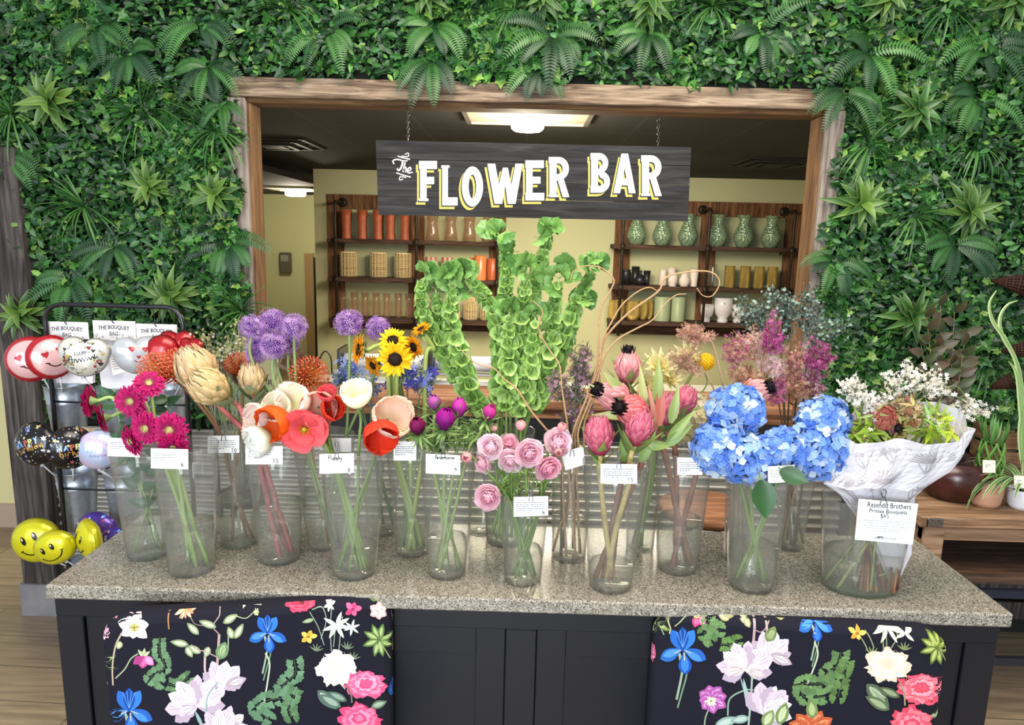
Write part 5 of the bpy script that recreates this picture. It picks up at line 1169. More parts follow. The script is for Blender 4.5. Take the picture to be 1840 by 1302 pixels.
vase('pin', 'clear vase behind holding brown branching pincushion stems', (362, 448, 771), (385, 452, 988), 890)
vase('pro', 'clear vase with thick pink-barked stems leaning over, card marked 15', (437, 545, 797), (455, 528, 1018), 902)
vase('all', 'clear vase of tall purple alliums standing behind the poppies', (520, 632, 779), (545, 610, 992), 880)
vase('pop', 'clear vase labelled Poppy full of bending green stems', (572, 690, 802), (588, 668, 1045), 978)
vase('del', 'clear narrow vase of thin dark delphinium stems behind poppies and sunflowers', (634, 716, 772), (655, 706, 966), 880)
vase('sun', 'clear vase with thick straight sunflower stems', (697, 792, 790), (706, 766, 1003), 918)
vase('ane', 'clear vase labelled with a handwritten Anemone card', (755, 858, 798), (765, 835, 1044), 965)
vase('bel', 'clear vase of bells of Ireland directly behind the pink ranunculus', (868, 968, 772), (872, 942, 985), 915)
vase('eu2', 'clear narrow vase behind the anemones with few green stems', (838, 900, 775), (840, 892, 966), 900)
vase('ran', 'short clear vase of pink ranunculus, the smallest in front', (898, 988, 886), (905, 973, 1056), 985)
vase('wax', 'clear vase of waxflower and curly willow beside the pink proteas', (984, 1060, 795), (992, 1055, 1014), 925)
vase('pi1', 'clear vase of pink proteas with yellow crossing branches, nearest the counter edge', (1045, 1166, 827), (1061, 1140, 1069), 1012)
vase('cre', 'clear vase of pale cream flowers, mostly hidden between the protea vases', (1118, 1190, 780), (1128, 1178, 996), 905)
vase('pi2', 'clear vase with thick reddish forked protea branches in pale water', (1178, 1282, 806), (1187, 1259, 1036), 930)
vase('hea', 'clear vase of dried heather stems just behind the hydrangeas', (1292, 1352, 800), (1306, 1346, 1012), 935)
vase('hyd', 'clear vase of blue hydrangeas with two yellow-green stems', (1310, 1420, 852), (1319, 1402, 1069), 978)
vase('euc', 'clear vase of dark eucalyptus stems behind the hydrangea vase', (1392, 1466, 800), (1405, 1448, 992), 900)
vase('res', 'wide oval clear vase holding the paper-wrapped bouquets', (1494, 1658, 892), (1497, 1632, 1076), 990, oval=.72)
# ---------------------------------------------------------------- price cards clipped on the vases
def scrib(mb, fn, x, y, w_, n, seed, lw=.7, col='48484e', step=3.6):     # rows of tiny print
    r = np.random.RandomState(seed)
    for k in range(n):
        X = x
        end = x+w_*(1 if k < n-1 else .55)
        while X < end: l_ = r.uniform(1.5, 5); stroke(mb, [(X, y+k*step), (min(X+l_, end), y+k*step)], lw, fn, 0, hx(col)); X += l_+1.1
def hand(mb, fn, s, x, y, sc_, wd=1.0, col=INK):        # handwriting by hand-set strokes
    G = {'P': [[(0, 0), (0, 8)], [(0, 0), (4, 0), (4, 3.5), (0, 4)]], 'o': [[(2, 4), (0, 6), (2, 8), (4, 6), (2, 4)]], 'p': [[(0, 4), (0, 11)], [(0, 5), (3, 4), (4, 6.5), (0, 7.5)]], 'y': [[(0, 4), (1, 7), (4, 5)], [(4, 4), (3, 10), (0, 11)]],
         'A': [[(0, 8), (2.5, 0), (4.5, 8)], [(1, 5), (4, 5)]], 'n': [[(0, 8), (0, 4)], [(0, 5.5), (2, 4), (3.5, 5), (3.5, 8)]], 'e': [[(0, 6), (4, 5.6), (2.2, 4), (0, 6), (1.5, 8), (4, 7.4)]], 'm': [[(0, 8), (0, 4)], [(0, 5), (1.5, 4), (2.5, 5), (2.5, 8)], [(2.5, 5), (4, 4), (5, 5), (5, 8)]],
         '0': [[(2, 1), (0, 4), (2, 8), (4, 4), (2, 1)]], '1': [[(1, 2), (2, 1), (2, 8)]], '5': [[(4, 1), (1, 1), (1, 4), (4, 5), (3, 8), (0, 7.5)]], '8': [[(2, 4.2), (.4, 2.5), (2, 1), (3.6, 2.5), (2, 4.2), (0, 6.2), (2, 8), (4, 6.2), (2, 4.2)]], '9': [[(3.6, 3), (1.8, 1), (.2, 3), (2, 4.6), (3.6, 3), (3.4, 6), (2.6, 8)]], '6': [[(3.4, 1), (.6, 4), (.3, 6.5), (2, 8), (3.7, 6), (2, 4.6), (.5, 6)]], '4': [[(3, 1), (0, 5), (4, 5)], [(3, 3), (3, 8)]], '$': [[(4, 2), (1, 1.4), (1, 4), (3.6, 5), (3, 8), (0, 7)], [(2, 0), (2, 9)]], '.': [[(0, 4.6), (.9, 4.6)]]}
    X = x
    for ch in s:
        if ch in G:
            for p in G[ch]: stroke(mb, [(X+a*sc_, y+b_*sc_) for a, b_ in p], wd, fn, 1, col)
        X += (6.4 if ch == 'm' else 5.2)*sc_
def card(key, label, q, fill, price=None, clip=True, Yoff=None, back=False):
    v = VS[key]; Y = v['c'][1]-v['rt']*v['o']-.004 if not Yoff else Yoff
    P4 = [WY(x, y, Y) for x, y in q]; c = (P4[0]+P4[1])/2; t = thing('price_card', label, 'card', c, 'price cards clipped to the vases')
    mb = MB(); mb.add(P4+[p+np.array([0, .0008, 0]) for p in P4], [(0, 3, 2, 1), (4, 5, 6, 7), (0, 1, 5, 4), (1, 2, 6, 5), (2, 3, 7, 6), (3, 0, 4, 7)], hx('f3f3f1'), smooth=False); pp = mb.build('paper', M_paper, t)
    fn = plane_map(Y, .0004); mb = MB(); x0, y0 = q[0]; w_ = q[1][0]-x0; h_ = q[3][1]-y0
    if fill == 'para': text(mb, 'Protea', x0+w_*.2, y0+h_*.13, w_*.2, 2.8, fn, hx('44444a')); scrib(mb, fn, x0+w_*.08, y0+h_*.27, w_*.8, 5, int(x0), 1.1)
    elif fill == 'name': scrib(mb, fn, x0+w_*.06, y0+h_*.14, w_*.2, 1, 3); hand(mb, fn, label.split('reading ')[1].split()[0], x0+w_*.27, y0+2, .95 if w_ < 64 else .9, 1.1)
    elif fill == 'line': scrib(mb, fn, x0+w_*.08, y0+h_*.25, w_*.6, 4, int(x0), .9)
    if price: hand(mb, fn, '.'+price, x0+w_*(.66 if len(price) > 1 else .74), y0+h_*.68, 1.0, 1.0)
    if mb.n: mb.build('writing', M_paper, pp)
    if clip:
        r = (q[1][0]-q[0][0]); cx_ = x0+w_*.5; mb = MB(); yy = y0+4; f3 = lambda a, b_, dd: WY(cx_+a, yy+b_, Y-.002+dd)
        for s in (-1, 1): mb.tube(catmull([f3(4*s, 4, -.001), f3(2.5*s, -5, -.002), f3(0, -11, -.001), f3(-3*s, -18, 0), f3(-4*s, -23, .001), f3(0, -28, .001), f3(3*s, -24, .002), f3(1.5*s, -14, .004), f3(1.2*s, -2, .0045)], 4), .0008, 5, hx('77777c'), cap=False)
        mb.build('wire_clip', M_metalv, t)
    return t
Q = lambda x0, y0, x1, y1, s=0: [(x0, y0), (x1, y0+s), (x1, y1+s), (x0, y1)]
card('grn', 'white price card half under the lowest gerbera, on the vase at the counter end', Q(193, 786, 251, 819, 2), 'line', clip=False)
card('ger', 'white price card under the gerbera heads marked 6', Q(271, 805, 338, 841, 2), 'line', '6', False)
card('pin', 'white price card marked 10 on the vase behind', Q(373, 783, 430, 814, -1), 'para', '10')
card('pro', 'white price card marked 15 below the white poppy', Q(441, 801, 508, 834), 'line', '15', False)
card('pop', 'white price card reading Poppy 8', Q(574, 816, 636, 851, -2), 'name', '8')
card('all', 'blank white card on the allium vase behind the Poppy card', Q(590, 787, 631, 812), None, clip=False)
card('sun', 'white card with a paragraph of print on the sunflower vase', Q(707, 793, 748, 827), 'para', clip=False)
card('ane', 'white price card reading Anemone 9', Q(765, 815, 827, 850, 3), 'name', '9')
card('ran', 'white printed card marked 9 on the short ranunculus vase', Q(923, 893, 985, 928, -2), 'para', '9')
card('wax', 'tilted blank card on the waxflower vase', [(1008, 812), (1048, 802), (1052, 834), (1016, 845)], None)
card('pi1', 'white printed card marked 15 clipped in front of the pink proteas', Q(1079, 833, 1145, 868, 1), 'para', '15')
card('pi2', 'white printed card without price on the reddish protea vase', Q(1217, 822, 1262, 853), 'para', clip=False)
card('hyd', 'white price card marked 10 mostly hidden by the hydrangeas', Q(1380, 838, 1428, 868, -3), 'line', '10', False)
v = VS['res']; Yr = v['c'][1]-v['rt']*.72-.006; q = [(1543, 896), (1650, 905), (1640, 978), (1536, 969)]; P4 = [WY(x, y, Yr) for x, y in q]
t = thing('price_card', 'large white card for Resendiz Brothers Protea Bouquets priced 45', 'card', (P4[0]+P4[1])/2, 'price cards clipped to the vases')
mb = MB(); mb.add(P4+[p+np.array([0, .001, 0]) for p in P4], [(0, 3, 2, 1), (4, 5, 6, 7), (0, 1, 5, 4), (1, 2, 6, 5), (2, 3, 7, 6), (3, 0, 4, 7)], hx('f4f4f2'), smooth=False); mb.build('paper', M_paper, t)
fn = plane_map(Yr, .0005); mb = MB(); R_ = .075
text(mb, 'Resendiz Brothers', 1598, 908, 78, 9.5, fn, hx('3a3a40'), rot=.06, bold=.012); text(mb, 'Protea Bouquets', 1596, 919.5, 68, 9.5, fn, hx('3a3a40'), rot=.06, bold=.012); hand(mb, fn, '$45', 1582, 922, 1.0, .9)
for k, s in enumerate(['Resendiz Brothers Protea Growers, LLC was', 'established in 1999 with a passion for', 'growing exotic flowers. What began as a', 'backyard business has grown into a', 'boutique type flower farm.']): text(mb, s, 1595-k*.4, 936.5+k*4.4, 82-(k % 2)*6-(24 if k == 4 else 0), 3.4, fn, hx('606066'), rot=.06)
hand(mb, fn, 'mm', 1576, 960, .8, .8); text(mb, 'wildmoss', 1590, 966, 40, 6, fn, hx('77777c'), rot=.06)
mb.build('writing', M_paper, t)
mb = MB()
for s in (-1, 1): mb.tube(catmull([WY(1588+a*s, 905+b_, Yr-.003+d) for a, b_, d in ((7, 2, 0), (3, -8, -.001), (-4, -16, 0), (-4, -24, .001), (4, -24, .002), (2, -8, .005))], 4), .001, 5, hx('77777c'), cap=False)
mb.build('wire_clip', M_metalv, t)
# ---------------------------------------------------------------- flower making
fr = np.random.RandomState(21)
def face_dir(yaw, pitch): a, b_ = math.radians(yaw), math.radians(pitch); return np.array([math.sin(a)*math.cos(b_), -math.cos(a)*math.cos(b_), math.sin(b_)])
def petring(mb, c, R, n, tpl, el, r0, z0, cb, ct, ph=0, jit=.06, cj=.1, sc_=1.0, k=1.4):
    tv, tf = tpl; tv = np.asarray(tv); u = np.clip(tv[:, 0]/tv[:, 0].max(), 0, 1)[:, None]**k; base = cb*(1-u)+ct*u; Rs, Ts, Cs = [], [], []
    for i in range(n):
        a = ph+2*PI*i/n+fr.normal()*jit; e = el+fr.normal()*jit; s = sc_*(1+fr.normal()*.05)
        Rs.append(R @ rotz(a) @ roty(-e)*s); Ts.append(c+R @ (rotz(a) @ np.array([r0, 0, z0]))); Cs.append(base*(1+fr.normal()*cj))
    mb.inst(tv, tf, Rs, Ts, Cs)
def stem(t, head, d, key, r, col, foot=None, mid=None, name='stem', r2=None, knots=False, mat=None, L_=.05):
    v = VS[key]; c = v['c']; a = foot if foot is not None else fr.uniform(0, 2*PI); hd = np.asarray(head); dx = hd[:2]-c[:2]; q = np.linalg.norm(dx)+1e-6
    out = dx/q*min(q, v['rt']*.72); neck = np.array([c[0]+out[0], c[1]+out[1]*v['o']*.9, c[2]+v['h']*.97])
    fo = -out/v['rt']*v['rb']*.6+np.array([math.cos(a), math.sin(a)])*v['rb']*.28; ft = np.array([c[0]+fo[0], c[1]+fo[1]*v['o'], c[2]+.012])
    P = [hd, hd-d*L_]
    if mid is not None: P.append(np.asarray(mid))
    P += [neck, neck*.5+ft*.5+np.array([fr.normal()*.004, 0, 0]), ft]
    P = [p for i, p in enumerate(P) if i == 0 or np.linalg.norm(p-P[i-1]) > .008]
    C_ = catmull(P, 7); mb = MB(); n = len(C_); rr = np.linspace(r, r2 or r*1.1, n)
    K = np.array([mixc(hx(col) if isinstance(col, str) else col, (hx(col) if isinstance(col, str) else col)*.8, i/n) for i in range(n)])
    if knots: rr = rr*(1+.25*(np.arange(n) % 5 == 0)); K = K*(1-.35*(np.arange(n) % 5 == 0))[:, None]
    mb.tube(C_, rr, 8, K); mb.build(name, mat or M_stem, t); return C_
def leafat(t, p, d, up, Ln, W, col, shape='lance', bend=-.5, fold=.25, name='leaf', tip=None):
    tv, tf = blade(Ln, W, 7, 5, shape, bend, fold); x = norm(d); z = norm(np.asarray(up)-x*(np.asarray(up)@x)); R = np.stack([x, np.cross(z, x), z], 1)
    u = (tv[:, 0]/Ln)[:, None]; c1 = hx(col); K = c1*(1-u*.0)+((hx(tip)-c1)*u if tip is not None else 0)
    mb = MB(); mb.add(tv, tf, K, 0, R, p); return mb.build(name, M_leaf, t)
def head_at(px, py, key, dy=0.0): return WY(px, py, VS[key]['c'][1]+dy)
def prof_flower(mb, c, R, prof, rows, cols, W, k=1.2, seed=0, rnd=0):
    """overlapping pointed scales lying on a turned shape; prof(s)->(r, z); rows: (n, s0, s1, phase, lift)"""
    r = np.random.RandomState(seed)
    for ri, (n, s0, s1, ph, lift) in enumerate(rows):
        for i in range(n):
            a0 = ph+2*PI*i/n+r.normal()*.04; V, K = [], []; nu, nv = (11, 15) if rnd else (7, 5); q1 = s1*(1+r.normal()*.03)
            for iu in range(nu):
                u = iu/(nu-1); s_ = s0+(q1-s0)*u; pr, pz = prof(s_); w_ = W[ri]*math.sin(PI*min(1, u*.85+.12))**.7*(1 if u < .999 else .05)
                if rnd: w_ = W[ri]*min(1, .25+u*1.6)*math.sqrt(max(.08, 1-max(0, (u-.72)/.3)**2))
                for iv in range(nv):
                    vv = (iv/(nv-1)*2-1); aa = a0+vv*w_/max(pr, .004) if pr > .006 else a0; rad_ = max(pr+lift*(.35+u)-abs(vv)*lift*.8, .0005)
                    cr = rnd*u*(math.sin(vv*9+a0*3)+.7*math.sin(vv*17+ri*2+u*4)); rad_ += cr; V.append((rad_*math.cos(aa), rad_*math.sin(aa), pz+cr*.8*u)); cc = mixc(cols[0], cols[1], u**k); cc = mixc(cc, cols[2], abs(vv)**3*.75*u)
                    K.append(cc*(1+.0))
            mb.add(np.array(V), gridf(nu, nv), np.array(K)*(1+r.normal()*.07), 0, R, c)
# --- gerberas
def gerbera(px, py, r, yaw, pitch, label, key='ger', dy=-.02, foot=0):
    c = head_at(px, py, key, dy); d = face_dir(yaw, pitch); R = frame(d); s = r*dpt(c)/F; t = thing('gerbera', label, 'flower', c, 'magenta gerberas')
    m1, m2 = hx('9e0f52'), hx('cf1c74'); mb = MB()
    for n, L_, el, z0, ph in ((26, 1.0, .10, 0, 0), (24, .9, .2, .004, .13), (20, .72, .34, .007, .05)):
        petring(mb, c, R, n, blade(s*L_-s*.2, s*.105, 6, 3, 'strap', -.25, .25), el, s*.2, z0, m1, m2, ph)
    petring(mb, c, R, 30, blade(s*.2, s*.03, 3, 3, 'strap', .3), .7, s*.2, .005, hx('b8366f'), hx('d77a9a')); mb.build('petals', M_petal, t)
    mb = MB(); mb.ell(c+d*.003, (s*.22, s*.22, s*.1), 16, 8, hx('d9cf86'), R=R); tv, tf = blade(s*.07, s*.018, 3, 3, 'strap')
    for k in range(3): petring(mb, c+d*.004, R, 22-k*5, (tv, tf), 1.0, s*(.21-.05*k), .003+.001*k, hx('d8c97a'), hx('efe9b4'))
    mb.build('disc', M_petal, t)
    mb = MB(); mb.lathe([(.004, -.016), (s*.2, -.008), (s*.3, -.001)], 14, hx('7d9a5a'), R=R, T=c); mb.build('calyx', M_stem, t)
    stem(t, c-d*.012, d, key, .004, '9db86b', foot, L_=.045)
for a in [(236, 720, 30, 5, 5, 'magenta gerbera facing the shop, uppermost of the full-faced ones'), (268, 690, 28, 25, 42, 'magenta gerbera tilted up at the top beside the orange pincushions'),
          (162, 720, 31, -74, 2, 'magenta gerbera seen from its side, nearest the balloons'), (187, 751, 30, -58, -8, 'magenta gerbera side-on below the outermost one'), (239, 791, 30, -32, -10, 'magenta gerbera drooping over the card at the counter end'),
          (264, 768, 32, -6, 0, 'magenta gerbera in the centre of the bunch, full face'), (306, 771, 33, 10, 2, 'magenta gerbera full face beside the centre one, overlapping it'), (312, 800, 30, 8, -30, 'magenta gerbera hanging lowest over the price card')]:
    gerbera(*a, dy=-.055 if a[0] in (306, 312, 264) else -.02, foot=fr.uniform(0, 6))
# ruscus-like dark leaves in the end vase
for i, (x, y, l) in enumerate([(205, 700, 'dark leafy stem rising beside the outer gerberas'), (225, 775, 'dark leafy stem low behind the side-on gerberas'), (300, 710, 'dark leafy stem behind the top gerbera')]):
    c = head_at(x, y, 'grn', .03); t = thing('ruscus', l, 'plant', c, 'dark leafy stems'); P = stem(t, c, np.array([0, 0, 1.]), 'grn', .002, '86a860', i*2, L_=.03)
    for k in range(2, 24, 2): leafat(t, P[min(k, len(P)-1)], norm([fr.normal(), -.4, fr.normal()*.5+.3]), [0, -1, .4], .05, .013, '27502a', bend=-.6)
# --- alliums
def allium(px, py, r, label, foot, dy=0):
    c = head_at(px, py, 'all', dy); s = r*dpt(c)/F; t = thing('allium', label, 'flower', c, 'purple alliums'); mb = MB(); n = 140; k = np.arange(n)+.5
    ph = np.arccos(1-2*k/n); th = PI*(1+5**.5)*k; D = np.stack([np.cos(th)*np.sin(ph), np.sin(th)*np.sin(ph), np.cos(ph)], 1)
    tv = []; tf = []
    for j in range(6):
        a = j*PI/3; w_ = .14; b0 = len(tv); tv += [(0, 0, 0), (.6*math.cos(a-w_*1.3), .6*math.sin(a-w_*1.3), .12), (math.cos(a), math.sin(a), .28), (.6*math.cos(a+w_*1.3), .6*math.sin(a+w_*1.3), .12)]; tf.append((b0, b0+1, b0+2, b0+3))
    b0 = len(tv); tv += [(.05, 0, 0), (-.03, .05, 0), (-.03, -.05, 0), (0, 0, -2.2)]; tf += [(b0, b0+1, b0+3), (b0+1, b0+2, b0+3), (b0+2, b0, b0+3)]
    Rs = [frame(d) @ rotz(fr.rand()*6)*s*.26*fr.uniform(.8, 1.2) for d in D]; cs = [mixc(hx('8a50b8'), hx('ecc4f4'), fr.rand())*fr.uniform(.8, 1.1) for _ in D]
    mb.inst(tv, tf, Rs, c+D*s*(.72+.34*fr.rand(n))[:, None], cs, smooth=False); mb.ell(c, (s*.55,)*3, 14, 10, hx('40265c')); mb.build('florets', M_petal, t)
    stem(t, c-[0, 0, s*.3], np.array([0, 0, 1.]), 'all', .0034, '8aa065', foot, L_=.08)
for i, a in enumerate([(453, 588, 22, 'purple allium globe furthest from the sunflowers'), (490, 577, 24, 'purple allium globe at the top of the tight group'), (528, 588, 24, 'purple allium globe on the sunflower side of the tight group'), (464, 620, 21, 'purple allium globe low at the back of the group'),
    (491, 621, 26, 'largest purple allium globe, front of the group'), (518, 615, 21, 'purple allium globe tucked under its neighbour'), (459, 637, 18, 'smallest purple allium, at the bottom of the group'),
    (627, 580, 25, 'purple allium standing alone above the orange pincushion'), (680, 590, 22, 'purple allium behind the sunflowers')]): allium(*a, foot=i, dy=(-.03 if i in (4, 0) else .03 if i in (3, 5, 8) else 0))
# --- pincushions
def pincushion(px, py, r, yaw, pitch, label, key='pin', dy=0, leaves=8, foot=1):
    c = head_at(px, py, key, dy); d = face_dir(yaw, pitch); R = frame(d); s = r*dpt(c)/F; t = thing('pincushion_protea', label, 'flower', c, 'orange pincushion proteas'); mb = MB()
    mb.ell(c-d*s*.25, (s*.5, s*.5, s*.4), 14, 8, hx('a8401f'), R=R)
    for i in range(120):
        z = 1-(i+.5)/120*1.15; a = i*2.39996; q = math.sqrt(max(0, 1-z*z)); u = np.array([q*math.cos(a), q*math.sin(a), z]); o = R @ u; cc = mixc(hx('ee5f35'), hx('ffa583'), fr.rand()); 
        P = [c-d*s*.2+o*s*.35, c-d*s*.1+o*s*.72+d*s*.05, c+o*s*(.98+.08*fr.rand())+d*s*.12, c+o*s*.86+d*s*.3]
        mb.tube(catmull(P, 2), s*.021, 3, np.array([mixc(hx('e8b64c'), cc, min(1, j/3)) for j in range(7)]), cap=False)
        if i % 2 == 0: mb.ell(P[-1], (s*.03,)*3, 5, 4, hx('f0c9a0'))
    mb.build('styles', M_petal, t); P = stem(t, c-d*s*.35, d, key, .0034, '8d6a4a', foot, mat=M_woody)
    for k in range(leaves): leafat(t, P[1+k] if len(P) > k+1 else P[-1], norm([fr.normal()*.8, -.3+fr.normal()*.3, .75]), [0, -1, .3], .07, .006, '5d7446', 'strap', bend=-.3, tip='7a4b3c')
pincushion(287, 668, 34, -25, 35, 'orange pincushion flower behind the top gerbera', foot=0); pincushion(322, 664, 36, -5, 50, 'red-orange pincushion flower beside the cream king protea', dy=.02, foot=2)
pincushion(429, 660, 25, 0, 70, 'small orange pincushion between the cream proteas', dy=.05, foot=3); pincushion(553, 676, 37, 35, 15, 'orange and yellow pincushion under the lone alliums', 'all', .03, 6, 4)
# --- bud-shaped proteas
def goblet(s, wd=1.0, close=.75): 
    def f(q): return (s*wd*(.25+.75*math.sin(PI*min(q, .999)**.8*.62+.12))*(1 if q < .6 else 1-(q-.6)/.4*(1-close)*1.0), s*(-.95+2.1*q))
    return f
def protea(px, py, r, d, label, key, cols, tipblack=False, dy=0, leaf='6f8a4a', nleaf=7, foot=0, name='pink_protea', grp='pink proteas', wd=.85, stemc='8a5a45', close=.55, lw=.012, ll=.085, ltip=None):
    c = head_at(px, py, key, dy); d = norm(d); R = frame(d); s = r*1.12*dpt(c)/F; t = thing(name, label, 'flower', c, grp); mb = MB(); pf = goblet(s, wd, close)
    mb.lathe([(pf(q)[0]*.86, pf(q)[1]) for q in np.linspace(0.02, .93, 9)]+[(.001, pf(.9)[1])], 18, mixc(cols[0], cols[1], .5)*(.6), R=R, T=c)
    rows = [(9, .0, .42, 0, .10*s), (10, .12, .6, .3, .09*s), (11, .28, .82, .1, .07*s), (12, .45, 1.0, .4, .04*s)]
    prof_flower(mb, c, R, pf, rows, cols, [s*.24, s*.23, s*.21, s*.17], seed=int(px)); mb.build('bracts', M_petal, t)
    mb = MB(); top = pf(.93)[1]; rt_ = pf(.93)[0]
    if tipblack:
        tv, tf = blade(s*.5, s*.05, 4, 3, 'strap', .5); 
        for q in (.95, .7, .4): petring(mb, c, R, 20, (tv, tf), 1.15, rt_*q, top-s*.12, hx('1c1014'), hx('0e090c'), jit=.12)
        mb.ell(c+R @ np.array([0, 0, top+s*.12]), (rt_*.85, rt_*.85, s*.3), 14, 8, hx('120c10'), R=R); mb.build('dark_tip', M_petal, t)
    else:
        petring(mb, c, R, 14, blade(s*.36, s*.07, 4, 3, 'lance', .9), 1.25, rt_*.9, top-s*.2, cols[1], cols[2]); petring(mb, c, R, 9, blade(s*.3, s*.07, 4, 3, 'lance', .9), 1.4, rt_*.5, top-s*.1, cols[1], cols[2]); mb.build('inner_bracts', M_petal, t)
    P = stem(t, c-d*s*.9, d, key, .0062, stemc, foot, knots=True, mat=M_woody, r2=.0062)
    for k in range(nleaf):
        a = k*2.4; o = R @ np.array([math.cos(a), math.sin(a), .9]); leafat(t, c-d*(s*.85+.006*k), o, d-o*.1, ll*fr.uniform(.8, 1.15), lw, leaf, 'lance', .25, .25, tip=ltip)
    return t
CRM = (hx('c0b06a'), hx('f0c79a'), hx('f7e3cc')); PNKC = (hx('b32f50'), hx('e2708c'), hx('f3b9c4')); PALE = (hx('c95f70'), hx('f0a6a4'), hx('f8d8cf'))
crm = dict(name='king_protea', grp='cream proteas', stemc='a85a55', leaf='8ea57c', lw=.018, ll=.08, wd=.82)
protea(356, 668, 38, (-.35, -.35, 1), 'largest cream and peach protea, leaning up beside the red-orange pincushion', 'pro', CRM, foot=1, dy=.02, **crm); protea(378, 696, 34, (-.55, -.75, .8), 'cream protea in front of the largest one, facing the balloons', 'pro', (hx('c9b065'), hx('f0cf9a'), hx('f6e2c4')), foot=2, dy=-.03, **crm)
protea(453, 683, 25, (0, -.2, 1), 'smaller upright cream protea below the alliums', 'pro', CRM, foot=4, dy=.05, **crm)
lv = '7c8f50'
protea(1128, 660, 26, (-.05, -.15, 1), 'upright pale pink protea with a small black tip, highest of the bunch', 'pi1', PALE, True, .05, lv, foot=1, wd=.8, close=.35)
protea(1106, 712, 31, (-.85, -.35, .35), 'pink protea with black tip pointing towards the bells of Ireland', 'pi1', PALE, True, .0, lv, foot=2, wd=.75, close=.45); protea(1139, 738, 31, (-.75, -.6, .3), 'coral protea with black tip, just under the other sideways one', 'pi1', (hx('b8323f'), hx('ea7c80'), hx('f6b9b4')), True, -.03, lv, foot=3, wd=.78, close=.45)
protea(1077, 785, 31, (-.1, -.1, 1), 'deep pink protea bud standing lowest, at the outer side of the bunch', 'pi1', PNKC, False, -.03, '86974f', foot=4, wd=.72, stemc='c3b070'); protea(1147, 770, 30, (.15, -.2, 1), 'pink protea bud with pale streaks above the price card', 'pi1', PNKC, False, -.05, '7f9350', foot=5, wd=.72, stemc='c3b070')
protea(1199, 738, 25, (.2, -.2, 1), 'pink protea bud on the hydrangea side, in front of its twin', 'pi2', (hx('b3406a'), hx('e07f9a'), hx('f2bccb')), False, -.02, lv, foot=1, wd=.75); protea(1228, 722, 24, (.45, -.1, 1), 'pink protea bud half hidden by long leaves, beside the cream hydrangea', 'pi2', PNKC, False, .03, lv, foot=3, wd=.75)
protea(1352, 706, 26, (.7, -.45, .45), 'coral protea with a round black tip rising behind the blue hydrangeas', 'pi2', PALE, True, .02, '9a9650', foot=5, wd=.8, close=.5)
# long red-green leaves among them
t = thing('leafy_branch', 'branch of long red and olive leaves in the middle of the proteas', 'plant', head_at(1172, 745, 'pi2'), None); P = stem(t, head_at(1178, 745, 'pi2'), np.array([0, 0, 1.]), 'pi2', .005, '9a6a52', 0, knots=True, mat=M_woody)
for x0, y0, x1, y1, c_, tp in [(1172, 770, 1168, 692, 'a8604c', 'c07a62'), (1185, 765, 1190, 662, 'b0604e', 'a84a44'), (1160, 760, 1152, 650, '8a9352', 'a9a86a'), (1200, 790, 1252, 735, '6f8a45', '8b9c50'), (1195, 800, 1248, 762, '5f7a3c', '7c9048'), (1205, 760, 1222, 690, '7a8d4a', '93a05a'), (1140, 745, 1062, 745, '9aa860', 'b0b672'), (1120, 720, 1060, 690, '7f9350', '8fa05c'), (1115, 700, 1085, 668, '8a9a55', 'a09a60'),
    (1180, 720, 1186, 640, '7c9048', '9aa45c'), (1160, 800, 1215, 800, '66803f', '7f9048'), (1085, 840, 1058, 800, '6f8a50', '7f9350'), (1120, 830, 1118, 780, '6d8a45', '8aa055'), (1150, 830, 1180, 775, '6d8a45', '8aa055')]:
    p0, p1 = head_at(x0, y0, 'pi1', -.02), head_at(x1, y1, 'pi1', -.03); leafat(t, p0, p1-p0, [0, -1, .25], np.linalg.norm(p1-p0), .0115, c_, 'lance', -.3, .3, tip=tp)
# --- sunflowers
def sunflower(px, py, r, yaw, pitch, label, dy=0, foot=0, c1='f0b800', c2='f7dc22', mid=None):
    c = head_at(px, py, 'sun', dy); d = face_dir(yaw, pitch); R = frame(d); s = r*dpt(c)/F; t = thing('sunflower', label, 'flower', c, 'sunflowers'); mb = MB()
    petring(mb, c, R, 19, blade(s*.66, s*.15, 7, 5, 'lance', -.3, .3), .15, s*.36, 0, hx(c1), hx(c2), jit=.09); petring(mb, c, R, 15, blade(s*.58, s*.14, 7, 5, 'lance', -.2, .3), .32, s*.36, .003, hx(c1), hx(c2), .2, jit=.1); mb.build('petals', M_petal, t)
    mb = MB(); mb.ell(c, (s*.4, s*.4, s*.14), 20, 8, hx('2a1a12'), R=R); k = 0
    for q in np.linspace(.08, .4, 8):
        for j in range(int(6+q*60)): a = j*2*PI/int(6+q*60)+k; k += .7; mb.ell(c+R @ np.array([s*q*math.cos(a), s*q*math.sin(a), s*(.15-.28*max(0, q-.12)**1.2)]), (s*.018, s*.018, s*.035), 4, 3, hx('3b2416') if q > .18 else hx('57503a'), R=R)
    mb.build('seed_disc', M_petal, t); mb = MB(); petring(mb, c, R, 12, blade(s*.5, s*.1, 5, 3, 'lance', .2), .0, s*.25, -.012, hx('4c6b2f'), hx('6f8f42')); mb.build('sepals', M_stem, t)
    stem(t, c-d*.014, d, 'sun', .0058, '9bab5a', foot, mid)
sunflower(710, 645, 34, 5, 0, 'bright sunflower facing straight to the shop, in front', -.04, 0); sunflower(706, 612, 28, 5, 42, 'sunflower tilted back just above the front one', .0, 1); sunflower(646, 628, 30, -62, 10, 'golden sunflower turned away beside the lone alliums', 0, 2, 'e89a10', 'f5b81c')
sunflower(741, 624, 24, 55, 20, 'golden sunflower partly behind the front one', .05, 3, 'e08f10', 'f0a818'); sunflower(671, 656, 22, -35, -20, 'small sunflower low between the side one and the front one', .03, 4, 'e59a10', 'f2b420')
